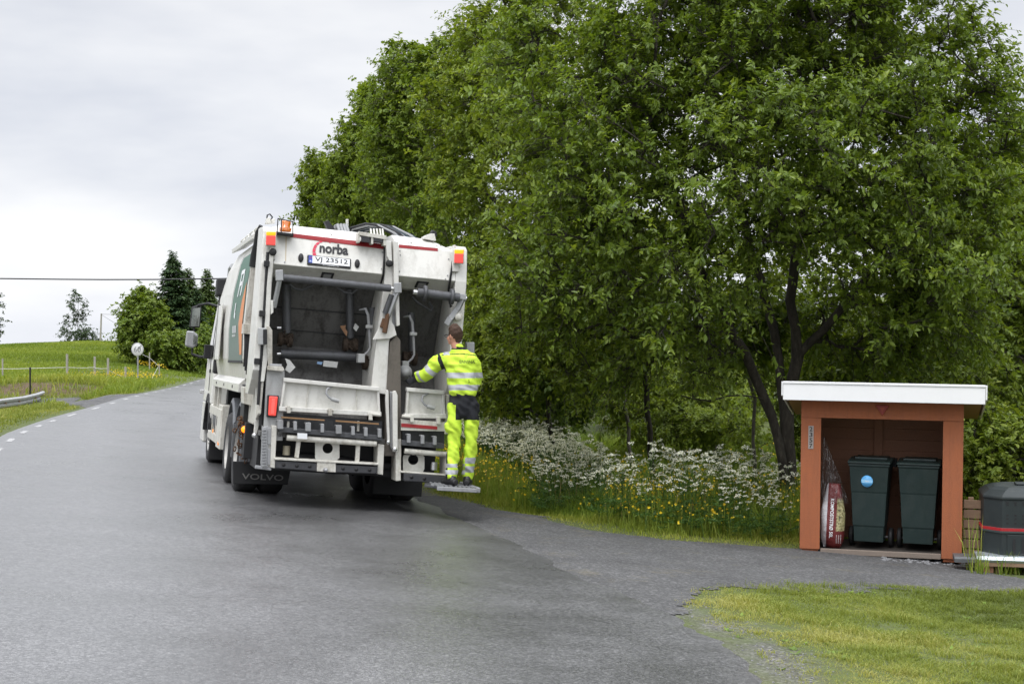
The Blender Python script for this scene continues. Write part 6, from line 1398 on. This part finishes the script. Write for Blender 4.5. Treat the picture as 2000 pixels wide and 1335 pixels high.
sp_(MB().prism([(-.93, .1, -.1), (-.93, 1.05, -.1), (-.93, 1.05, 1.45), (-.93, .1, 1.66)], (.025, 0, 0)).prism([(.875, .1, -.12), (.875, 1.05, -.12), (.875, 1.05, 1.45), (.875, .1, 1.66)], (.025, 0, 0)), 'side_wall', brownw)
bw = MB()
for k in range(11): bw.bx(-.9, .87, 1.0 + .003 * (k % 2), 1.03, .0 + .135 * k, .1345 + .135 * k)
bw.bx(-.12, -.02, .96, 1.0, 0, 1.48)
sp_(bw, 'back_wall', brownw)
sp_(MB().bx(-.9, .87, .07, 1.0, -.06, -.02), 'floor_board', mat('dark_floor_boards', (.03, .024, .019), .9, var=.3)); sp_(MB().bx(-.69, .67, .0, .065, -.07, -.012), 'sill_board', mat('grey_weathered_wood', (.2, .16, .13), .85, var=.25, bmp=.004, dirt=.4), .004)  # floor boards in a very dark mottled brown
rs_ = math.tan(R(11)); zr = lambda y: 1.80 - (y + .22) * rs_
sp_(MB().prism([(-1.10, -.22, zr(-.22)), (-1.10, 1.35, zr(1.35)), (-1.10, 1.35, zr(1.35) - .02), (-1.10, -.22, zr(-.22) - .02)], (2.2, 0, 0)), 'roof_soffit', soffit, 0)
sp_(MB().prism([(-1.12, -.24, zr(-.24) + .02), (-1.12, 1.38, zr(1.38) + .02), (-1.12, 1.38, zr(1.38) + .14), (-1.12, -.24, zr(-.24) + .14)], (2.24, 0, 0)), 'roof', roofm, 0)
sp_(MB().bx(-1.122, 1.122, -.262, -.238, 1.735, 1.925).bx(-1.124, 1.124, -.272, -.236, 1.926, 1.952), 'fascia_board', whitew)
bb = MB()
for x0 in (-1.145, 1.125): bb.prism([(x0, -.235, zr(-.235) - .02), (x0, 1.38, zr(1.38) - .02), (x0, 1.38, zr(1.38) + .145), (x0, -.235, zr(-.235) + .145)], (.02, 0, 0))
sp_(bb, 'barge_board', whitew)
npl = sp_(MB().bx(-.03, .03, -.005, 0, -.135, .135), 'number_plate', mat('grey_number_strip', (.3, .27, .25), .5, var=.15), 0); npl.matrix_local = facing((-.815, .0, 1.29), (1, 0, 0), (0, 0, 1)) @ Matrix.Rotation(R(-90), 4, 'X') @ Matrix.Identity(4)
npl.matrix_local = Matrix.Translation((-.815, -.0015, 1.29))
for k, ch_ in enumerate('2357'): text('digit', ch_, .036, .052, facing((0, -.006, .098 - .0655 * k), (1, 0, 0), (0, 0, 1)), blackp, npl, .014)
tr_e = MB().prism([(-.085, -.03, 1.69), (.075, -.03, 1.685), (-.005, -.03, 1.565)], (0, .02, 0)); sp_(tr_e, 'triangle_ornament', mat('dark_red_paint', (.26, .035, .025), .5), .006)
sp_(MB().prism([(-.04, -.036, 1.665), (.03, -.036, 1.663), (-.005, -.036, 1.615)], (0, .006, 0)), 'ornament_recess', mat('brick_red_paint', (.36, .07, .04), .6), 0)

# wheeled bins
bing = mat('dark_green_bin_plastic', (.0105, .023, .0215), .42, var=.12, vscale=9, dirt=.35, dcol=(.05, .055, .05), spec=.45)
def bin_(label, lx, sticker, rot):
    B = empty('wheeled_bin', label, 'bin', SM_ @ Matrix.Translation((lx, .16, -.015)) @ Matrix.Rotation(R(rot), 4, 'Z'), None)
    def bp(mb, n_, m_, bev=.008, par=B): return mb.build(n_, m_, par, bev)
    lv = [(.085, .168, .02, .40), (.26, .174, .01, .43), (.28, .184, .003, .44), (.66, .203, -.005, .47), (.68, .207, -.01, .475), (.97, .225, -.03, .50), (.975, .236, -.04, .51), (1.0, .236, -.04, .51)]
    V = [p for z, w2, y0, y1 in lv for p in ((-w2, y0, z), (w2, y0, z), (w2 * .96, y1, z), (-w2 * .96, y1, z))]
    F = [(4 * k + j, 4 * k + (j + 1) % 4, 4 * k + 4 + (j + 1) % 4, 4 * k + 4 + j) for k in range(len(lv) - 1) for j in range(4)] + [(0, 1, 2, 3), tuple(4 * (len(lv) - 1) + j for j in range(4))]
    bp(MB().add(V, F), 'bin_body', bing, .012)
    bp(MB().prism([(-.247, -.05, 1.002), (-.247, .53, 1.002), (-.247, .53, 1.045), (-.247, .3, 1.055), (-.247, -.03, 1.035), (-.247, -.055, 1.022)], (.494, 0, 0)).bx(-.19, .19, .15, .45, 1.03, 1.066), 'lid', bing, .012)
    hb_ = MB().tube([(-.24, .52, .98), (-.24, .60, 1.0), (.24, .60, 1.0), (.24, .52, .98)], .016, 8).bx(-.26, -.2, .5, .62, .93, 1.03).bx(.2, .26, .5, .62, .93, 1.03); bp(hb_, 'handle', black, .004)
    bp(MB().tube([(-.255, .30, .115), (.255, .30, .115)], .012, 8), 'axle', greyp, 0)
    for s in (-1, 1):
        wr = bp(MB().lathe((s * .205, .30, .115), (s, 0, 0), [(0, .001), (0, .045), (.004, .07), (-.002, .098), (.005, .115), (.042, .115), (.05, .098), (.045, .07), (.052, .045), (.052, .001)], 24), 'wheel', black, 0)
    if sticker:
        sk_ = bp(MB().lathe((0, 0, 0), (0, 0, 1), [(0, .068), (.002, .068), (.0021, .001)], 36), 'sticker', mat('sticker_blue', (.10, .38, .72), .4, var=.06), 0); sk_.matrix_local = facing((-.02, -.026, .80), (1, 0, 0), (0, .036, 1))
        bp(MB().bx(-.062, .062, -.019, .019, .002, .003), 'sticker_band', mat('sticker_light_blue', (.28, .55, .8), .4), 0, sk_); text('lettering', 'Papir', .045, .02, Matrix.Translation((.002, .0, .0032)), whitep, sk_, .015)
bin_('dark green wheeled bin with a round blue sticker inside the shelter', -.15, True, -5)
bin_('plain dark green wheeled bin without a sticker, next to the shelter post', .41, False, -4)
# bag of compost straw wrapped in clear film
bagm, n, l, b, out = nt('printed_straw_bag')
tcn = n.new('ShaderNodeTexCoord'); sx = n.new('ShaderNodeSeparateXYZ'); l.new(tcn.outputs['Object'], sx.inputs[0])
mr = n.new('ShaderNodeMapRange'); mr.inputs['From Min'].default_value = -.13; mr.inputs['From Max'].default_value = .17; l.new(sx.outputs['X'], mr.inputs['Value'])
band = ramp(n, l, mr.outputs['Result'], (.0, (.5, .5, .52)), (.16, (.5, .5, .52)), (.175, (.13, .018, .018)), (.60, (.13, .018, .018)), (.99, (.11, .017, .017)))
mz = n.new('ShaderNodeMapRange'); mz.inputs['From Min'].default_value = .2; mz.inputs['From Max'].default_value = .62; l.new(sx.outputs['Z'], mz.inputs['Value'])
pf = ramp(n, l, noise(n, l, 38, 6, .7, tcn.outputs['Object']), (.36, (.03, .03, .02)), (.5, (.3, .27, .12)), (.66, (.55, .5, .3)))
mask = mixn(n, l, (0, 0, 0), ramp(n, l, mr.outputs['Result'], (.58, 0.0), (.61, 1.0)), ramp(n, l, mz.outputs['Result'], (.02, 0.0), (.05, 1.0), (.9, 1.0), (.97, 0.0)))
l.new(mixn(n, l, band, pf, mask), b.inputs['Base Color']); b.inputs['Roughness'].default_value = .3; bump(n, l, b, noise(n, l, 9, 5, .65, tcn.outputs['Object']), .03)
BG = empty('straw_bag', 'dark red and white bag of compost straw in clear film beside the bins', 'bag', SM_ @ Matrix.Translation((-.568, .16, -.02)) @ Matrix.Rotation(R(2), 4, 'Y') @ Matrix.Diagonal((.86, .9, 1, 1)))
V, F = [], []; NS, NR = 24, 22
for i in range(NR + 1):
    t = i / NR; z = .01 + .75 * t; wx_ = .165 * (1 - .12 * abs(2 * t - 1) ** 3) * (1 - .42 * max(0, t - .55) / .45) * (1 - .25 * max(0, .12 - t) / .12); wy_ = .10 * (1 - abs(2 * t - 1) ** 4 * .75)
    for j in range(NS): a = 2 * math.pi * j / NS; V.append((wx_ * math.copysign(abs(math.cos(a)) ** .7, math.cos(a)) - .01 * t, wy_ * math.sin(a) + .02 * math.sin(t * 7 + a * 2), z + .008 * math.sin(a * 5)))
for i in range(NR):
    for j in range(NS): F.append((i * NS + j, i * NS + (j + 1) % NS, (i + 1) * NS + (j + 1) % NS, (i + 1) * NS + j))
F += [tuple(range(NS)), tuple(NR * NS + j for j in range(NS))]
bag = MB().add(V, F, 0, True).build('bag_body', bagm, BG)
bb_ = BVHTree.FromPolygons([Vector(v) for v in V], F)
def wrap2(o, M):
    for v in o.data.vertices:
        p = M @ v.co; h_ = bb_.ray_cast(p + Vector((0, -.6, 0)), Vector((0, 1, 0)))
        if h_[0] is not None: v.co = M.inverted() @ (h_[0] + Vector((0, -.003, 0)))
Mt = facing((-.015, 0, .36), (0, 0, -1), (1, 0, 0)); tb = text('lettering', 'KOMPOSTSTRØ 50L', .46, .048, Mt, whitep, bag, .02); wrap2(tb, Mt)
for k in range(3):
    Mt = facing((.06 + .028 * k, 0, .12), (0, 0, -1), (1, 0, 0)); tb = text('small_print', 'lllllllllll', .1, .010, Mt, whitep, bag); wrap2(tb, Mt)
film, n, l, b, out = nt('clear_film')
b.inputs['Base Color'].default_value = (.7, .7, .7, 1); b.inputs['Roughness'].default_value = .12; tp_ = n.new('ShaderNodeBsdfTransparent'); tp_.inputs[0].default_value = (.9, .9, .9, 1); ms = n.new('ShaderNodeMixShader')
fv = coords(n, l, (26, 26, 1.2)); l.new(ramp(n, l, noise(n, l, 2, 5, .7, fv, .4), (.5, .01), (.68, .3)), ms.inputs[0]); l.new(tp_.outputs[0], ms.inputs[1]); l.new(b.outputs[0], ms.inputs[2]); l.new(ms.outputs[0], out.inputs[0]); bump(n, l, b, noise(n, l, 3, 4, .6, fv), .05)
V, F = [], []; NR = 16
for i in range(NR + 1):
    t = i / NR; z = .55 + .75 * t; r_ = .17 * (1 - t) ** 1.05 + .012
    for j in range(NS): a = 2 * math.pi * j / NS; q = r_ * (1 + .12 * math.sin(a * 7 + t * 3) * (t > .05)); V.append((q * math.cos(a) * (1.0) - .19 * t + .01, q * .62 * math.sin(a), z))
for i in range(NR):
    for j in range(NS): F.append((i * NS + j, i * NS + (j + 1) % NS, (i + 1) * NS + (j + 1) % NS, (i + 1) * NS + j))
MB().add(V, F, 0, True).build('film_wrap', film, BG)

# compost bin on its pallet
cbm = mat('dark_grey_green_plastic', (.02, .027, .028), .5, var=.15, vscale=5, dirt=.3, dcol=(.06, .065, .06), spec=.4)
CB = empty('compost_bin', 'dark eight sided plastic compost bin with a red strap beside the shelter', 'compost bin', Matrix.Translation(tuple(at(1999, 1087, 17.45))) @ Matrix.Rotation(R(-12), 4, 'Z'))
def octa(mb, lv, cut=.36):
    V = []
    for z, h_ in lv: c_ = h_ * (1 - cut * .8); V += [(-c_, -h_, z), (c_, -h_, z), (h_, -c_, z), (h_, c_, z), (c_, h_, z), (-c_, h_, z), (-h_, c_, z), (-h_, -c_, z)]
    F = [(8 * k + j, 8 * k + (j + 1) % 8, 8 * k + 8 + (j + 1) % 8, 8 * k + 8 + j) for k in range(len(lv) - 1) for j in range(8)] + [tuple(range(8)), tuple(8 * (len(lv) - 1) + j for j in range(8))]
    return mb.add(V, F)
octa(MB(), [(0, .475), (.33, .475), (.335, .485), (.38, .485), (.385, .47), (.70, .465)], .5).build('bin_body', cbm, CB, .01)
octa(MB(), [(.70, .478), (.735, .478), (.76, .45), (.80, .40), (.825, .33), (.83, .30)], .5).build('lid', cbm, CB, .012)
MB().bx(-.1, .1, -.1, .1, .83, .855).build('lid_knob', cbm, CB, .01)
octa(MB(), [(.355, .489), (.355, .493), (.385, .493), (.385, .489)], .5).build('strap', mat('red_strap', (.36, .015, .02), .5, var=.1), CB)
sl_ = MB()
for i in range(6):
    for z in (.64, .66, .52, .48, .43): sl_.bx(-.24 + .085 * i, -.215 + .085 * i, -.4705, -.464, z, z + (.022 if z != .64 else .012))
sl_.build('vent_slot', black, CB)
dp = MB().bx(-.23, .17, -.487, -.474, .02, .315); dpo = dp.build('hatch', cbm, CB, .008)
q = MB()
for x in (-.17, -.075, .02): q.bx(x, x + .028, -.492, -.487, .06, .27)
q.build('hatch_groove', black, dpo); MB().lathe((-.06, -.487, .06), (0, -1, 0), [(0, .045), (.006, .045), (.006, .035), (.002, .03), (.002, .001)], 20).build('hatch_knob', cbm, dpo)
octa(MB(), [(.33, .487), (.345, .495), (.352, .495), (.353, .487)], .5).build('body_lip', mat('lighter_grey_plastic', (.07, .085, .085), .5), CB)
pw = mat('weathered_pallet_wood', (.26, .17, .11), .85, var=.3, vscale=6, dirt=.45, dcol=(.1, .07, .05), dscale=(2, 2, 8))
PR = empty('base_rail', 'galvanised sheet steel rail lying under the compost bin', 'rail', Matrix.Translation(tuple(at(1985, 1094, 16.9))) @ Matrix.Rotation(R(-12), 4, 'Z'))
MB().prism([(-.42, -.02, .0), (-.42, .02, .035), (-.42, .32, .045), (-.42, .32, .03), (-.42, .0, -.03)], (1.4, 0, 0)).build('rail', mat('bright_zinc', (.5, .55, .58), .35, .6, var=.1), PR)
MB().bx(-.40, 1.0, .0, .9, -.075, -.032).build('pallet_deck', pw, PR, .004)
MB().prism([(-.66, .0, .0), (-.66, .03, .02), (-.66, .3, .02), (-.66, .3, -.03), (-.66, .0, -.04)], (.23, 0, 0)).build('rail_end', mat('dark_zinc', (.12, .125, .13), .5, .4), PR)
brick = mat('reddish_brick', (.28, .14, .09), .9, var=.25, vscale=12, bmp=.006, dirt=.4)
for px, py, wd_, lab in ((1925, 1106, .17, 'pale red brick propping the pallet under the compost bin'), (1951, 1107, .08, 'brown wooden block beside the brick under the compost bin')):
    o = MB().bx(-wd_ / 2, wd_ / 2, 0, .12, -.07, .05).build('brick' if wd_ > .1 else 'wood_block', brick if wd_ > .1 else pw, None, .008, Matrix.Translation(tuple(at(px, py, 17.0))) @ Matrix.Rotation(R(-14), 4, 'Z')); tag(o, lab, 'brick' if wd_ > .1 else 'wood block')
PF = empty('pallet_fence', 'bare horizontal pallet boards between the shelter and the compost bin', 'fence', SM_ @ Matrix.Translation((.92, .22, -.07)))
q = MB()
for k in range(6): q.bx(0, .75, 0, .02, .0 + .115 * k, .098 + .115 * k)
q.build('slat_panel', pw, PF, .003)
for x in (.05, .66): MB().bx(x, x + .06, .021, .08, -.1, .7).build('post', pw, PF, .003)
# weeds by the pallet boards
wx, wy = [], []
for k in range(16): p = at(1880 + rng.uniform(0, 110), 1100, rng.uniform(16.7, 17.1)); wx.append(p[0]); wy.append(p[1])
blades('pallet_weeds', np.repeat(wx, 7) + rng.normal(0, .03, 112), np.repeat(wy, 7) + rng.normal(0, .03, 112), np.r_[rng.uniform(.1, .35, 96), rng.uniform(.5, .75, 16)], np.full(112, .011), g_tall, .35, label='tall grass weeds growing in front of the pallet boards')
# loose stones along the shelter and drive edge
V, F = [], []
ico = [(0, 0, 1), (.89, 0, .45), (.28, .85, .45), (-.72, .53, .45), (-.72, -.53, .45), (.28, -.85, .45), (.72, .53, -.45), (-.28, .85, -.45), (-.89, 0, -.45), (-.28, -.85, -.45), (.72, -.53, -.45), (0, 0, -1)]
icf = [(0, 1, 2), (0, 2, 3), (0, 3, 4), (0, 4, 5), (0, 5, 1), (1, 6, 2), (2, 7, 3), (3, 8, 4), (4, 9, 5), (5, 10, 1), (6, 7, 2), (7, 8, 3), (8, 9, 4), (9, 10, 5), (10, 6, 1), (11, 7, 6), (11, 8, 7), (11, 9, 8), (11, 10, 9), (11, 6, 10)]
def stones(name, xy, r0, r1, label):
    V, F = [], []; I = np.array(ico)
    for k, (x, y) in enumerate(xy):
        r_ = rng.uniform(r0, r1); q = I * rng.uniform(.55, 1.2, (12, 3)) * r_ * [1, 1, .6]; q += [x, y, float(gz(x, y)) + r_ * .25]; F.append(np.array(icf) + 12 * k); V.append(q)
    return tag(arrmesh(name, np.concatenate(V), np.concatenate(F), mat('broken_stone', (.17, .17, .175), .85, var=.45, vscale=30)), label, 'stones', kind='stuff')
xy = []
while len(xy) < 240:
    px, py = rng.uniform(1720, 1900), rng.uniform(1084, 1104); p = gp(px, py)
    if abs(py - (1086 + (px - 1720) * .095)) < 9: xy.append(p[:2])
stones('crushed_stones', xy, .012, .035, 'broken grey stones under the front of the shelter')
x, y = rng.uniform(-1.5, 6, 16000), rng.uniform(8, 20, 16000); la = lat(x, y); k = (inpoly(x, y, GPOLY) & (la > RW - .1) & (rng.random(16000) < .5)) | ((la > redge(y) - .8) & (la < redge(y) + .5) & (rng.random(16000) < np.clip(.5 + (la - redge(y)) * .7, 0, .5))); stones('loose_gravel', np.c_[x[k], y[k]][:5200], .003, .011, 'loose gravel bits lying on the drive and road edge')

# ------------------------------------------------------------------ left side: guard rail, sign, fences, pole and cable
def at_ground(px, py, D, dz=0): p = at(px, py, D); return np.array([p[0], p[1], p[2] + dz])
GR = empty('guard_rail', 'galvanised guard rail curving along the side road on wooden posts', 'guard rail')
path = [at(-160, 806, 44), at(-60, 797, 47.5), at(0, 788, 50.5), at(45, 782, 53.5), at(70, 776, 55.5), at(84, 771, 57)]
prof = [(0, -.155), (.03, -.13), (.08, -.11), (.08, -.05), (.02, -.02), (.02, .02), (.08, .05), (.08, .11), (.03, .13), (0, .155)]
V, F = [], []
for i, p in enumerate(path):
    t = path[min(i + 1, len(path) - 1)] - path[max(i - 1, 0)]; nrm2 = np.array([t[1], -t[0]]) / np.hypot(t[0], t[1])
    for o_, z in prof: V.append((p[0] + nrm2[0] * o_, p[1] + nrm2[1] * o_, p[2] + z))
for i in range(len(path) - 1):
    for j in range(len(prof) - 1): F.append((i * 10 + j, i * 10 + j + 1, (i + 1) * 10 + j + 1, (i + 1) * 10 + j))
mb = MB().add(V, F, 0, False); o = mb.build('rail_beam', alu, GR); sd_ = o.modifiers.new('thick', 'SOLIDIFY'); sd_.thickness = .006
for k, (i, t) in enumerate(((0, .5), (1, .4), (2, .15), (2, .75), (3, .85), (4, .7))):
    p = path[i] + (path[i + 1] - path[i]) * t; g = float(gz(p[0], p[1])); MB().bx(p[0] - .06, p[0] + .06, p[1] + .02, p[1] + .14, g - .2, p[2] + .1).build('post', pw, GR, .01)
o = MB().tube([(0, 0, -.2), (0, 0, 1.05)], .035, 8).build('marker_post', blackp, None, 0, Matrix.Translation(tuple(at(59, 772, 56.5)))); tag(o, 'thin black marker post standing behind the guard rail end', 'post')
# speed sign
sb = at(268.5, 744, 69); sb[2] = float(gz(sb[0], sb[1])); k_ = 69 / FPX; hz_ = float(at(268.5, 682, 69)[2] - sb[2])
SG = empty('speed_sign', 'round pale end of 60 speed limit sign on a grey pole beside the road bend', 'sign', Matrix.Translation(tuple(sb)) @ Matrix.Rotation(R(-13), 4, 'Z'))
MB().tube([(0, .04, -.3), (0, .04, hz_ + .25)], .035, 10).build('pole', greyp, SG)
dsc = MB().lathe((0, 0, 0), (0, 0, 1), [(-.02, .001), (-.02, .295), (.0, .30), (.004, .295), (.004, .001)], 40).build('sign_disc', mat('sign_pale_grey', (.62, .62, .63), .5, var=.04), SG); dsc.matrix_local = facing((0, 0, hz_), (1, 0, 0), (0, 0, 1))
MB().lathe((0, 0, .005), (0, 0, 1), [(0, .275), (.001, .275), (.001, .29), (0, .29)], 40).build('sign_rim', mat('sign_rim_grey', (.2, .2, .21), .5), dsc)
text('lettering', '60', .34, .25, Matrix.Translation((0, 0, .006)), mat('sign_faded_black', (.20, .20, .21), .5), dsc, .006)
MB().bar((.0, -.02, .009), (.2, .2, .009), .02, .002, 0, (0, 0, 1)).bar((.05, -.02, .009), (.22, .16, .009), .012, .002, 0, (0, 0, 1)).build('sign_slash', mat('sign_slash_grey', (.13, .13, .13), .5), dsc)
# pasture fence
postm = mat('weathered_grey_post', (.33, .31, .27), .85, var=.2, dirt=.3)
FN = empty('pasture_fence', 'electric pasture fence of pale posts and white tape along the field edge', 'fence')
fpost = [(-70, 706, 752, 62), (5, 700, 747, 64), (131, 691, 742, 62.5), (185, 696, 727, 71), (211, 699, 738, 66), (245, 716, 741, 69)]
tops = []
for x, y0, y1, D in fpost:
    a, b2 = at(x, y1, D), at(x, y0, D); g = float(gz(a[0], a[1])); MB().tube([(a[0], a[1], min(a[2], g) - .15), (b2[0], b2[1], b2[2])], .05 if x != 5 else .035, 8).build('post', postm, FN); tops.append(b2)
tape = mat('white_fence_tape', (.62, .62, .58), .6)
for (x0, y0, D0), (x1, y1, D1) in (((-70, 720, 62), (131, 717, 62.5)), ((131, 717, 62.5), (185, 717, 71)), ((185, 718, 71), (211, 719, 66)), ((211, 722, 66), (245, 737, 69))):
    p, q_ = at(x0, y0, D0), at(x1, y1, D1); m_ = (p + q_) / 2 - [0, 0, .03]; MB().tube([p, m_, q_], .010, 4).build('tape', tape, FN)
F2_ = empty('pasture_fence', 'short leaning wire fence right of the speed sign going up the bank', 'fence'); pr_ = None
for x, y0, y1, D in ((295, 740, 762, 70), (292, 688, 704, 80), (311, 711, 728, 76), (275, 738, 746, 72)):
    a, b2 = at(x, y1, D), at(x, y0, D); g = float(gz(a[0], a[1])); MB().tube([(a[0], a[1], min(a[2], g) - .1), tuple(b2)], .03, 6).build('post', postm, F2_)
for a, b2 in (((278, 692, 80), (292, 698, 80)), ((292, 698, 80), (309, 714, 77)), ((309, 716, 77), (295, 742, 72))): MB().tube([at(*a), at(*b2)], .008, 4).build('tape', tape, F2_)
# posts, wires
a, b2 = at(194.5, 672, 118), at(198, 612, 118)
UP_ = empty('utility_pole', 'thin grey utility pole on the field skyline', 'utility pole', Matrix.Translation(tuple(a)))
MB().tube([(0, 0, -1.5), tuple(b2 - a)], [.09, .06], 8).build('pole', postm, UP_)
MB().tube([tuple(b2 - a + [0, 0, -.05]), tuple(at(222, 614, 110) - a), tuple(at(262, 615, 100) - a)], .012, 5).tube([tuple(b2 - a + [0, 0, -.08]), tuple(at(215, 625, 110) - a), tuple(at(236, 637, 103) - a)], .012, 5).build('wire', blackp, UP_)
pts = [at(x, y, 58) for x, y in ((-420, 541.5), (-200, 542.5), (0, 543.8), (120, 545.2), (200, 545.8), (300, 545.6), (425, 544), (560, 541), (700, 537))]
o = MB().tube([p for p in pts], .028, 6).build('overhead_cable', mat('black_cable', (.03, .03, .033), .6)); tag(o, 'single dark overhead cable crossing the sky in front of the spruces', 'cable')
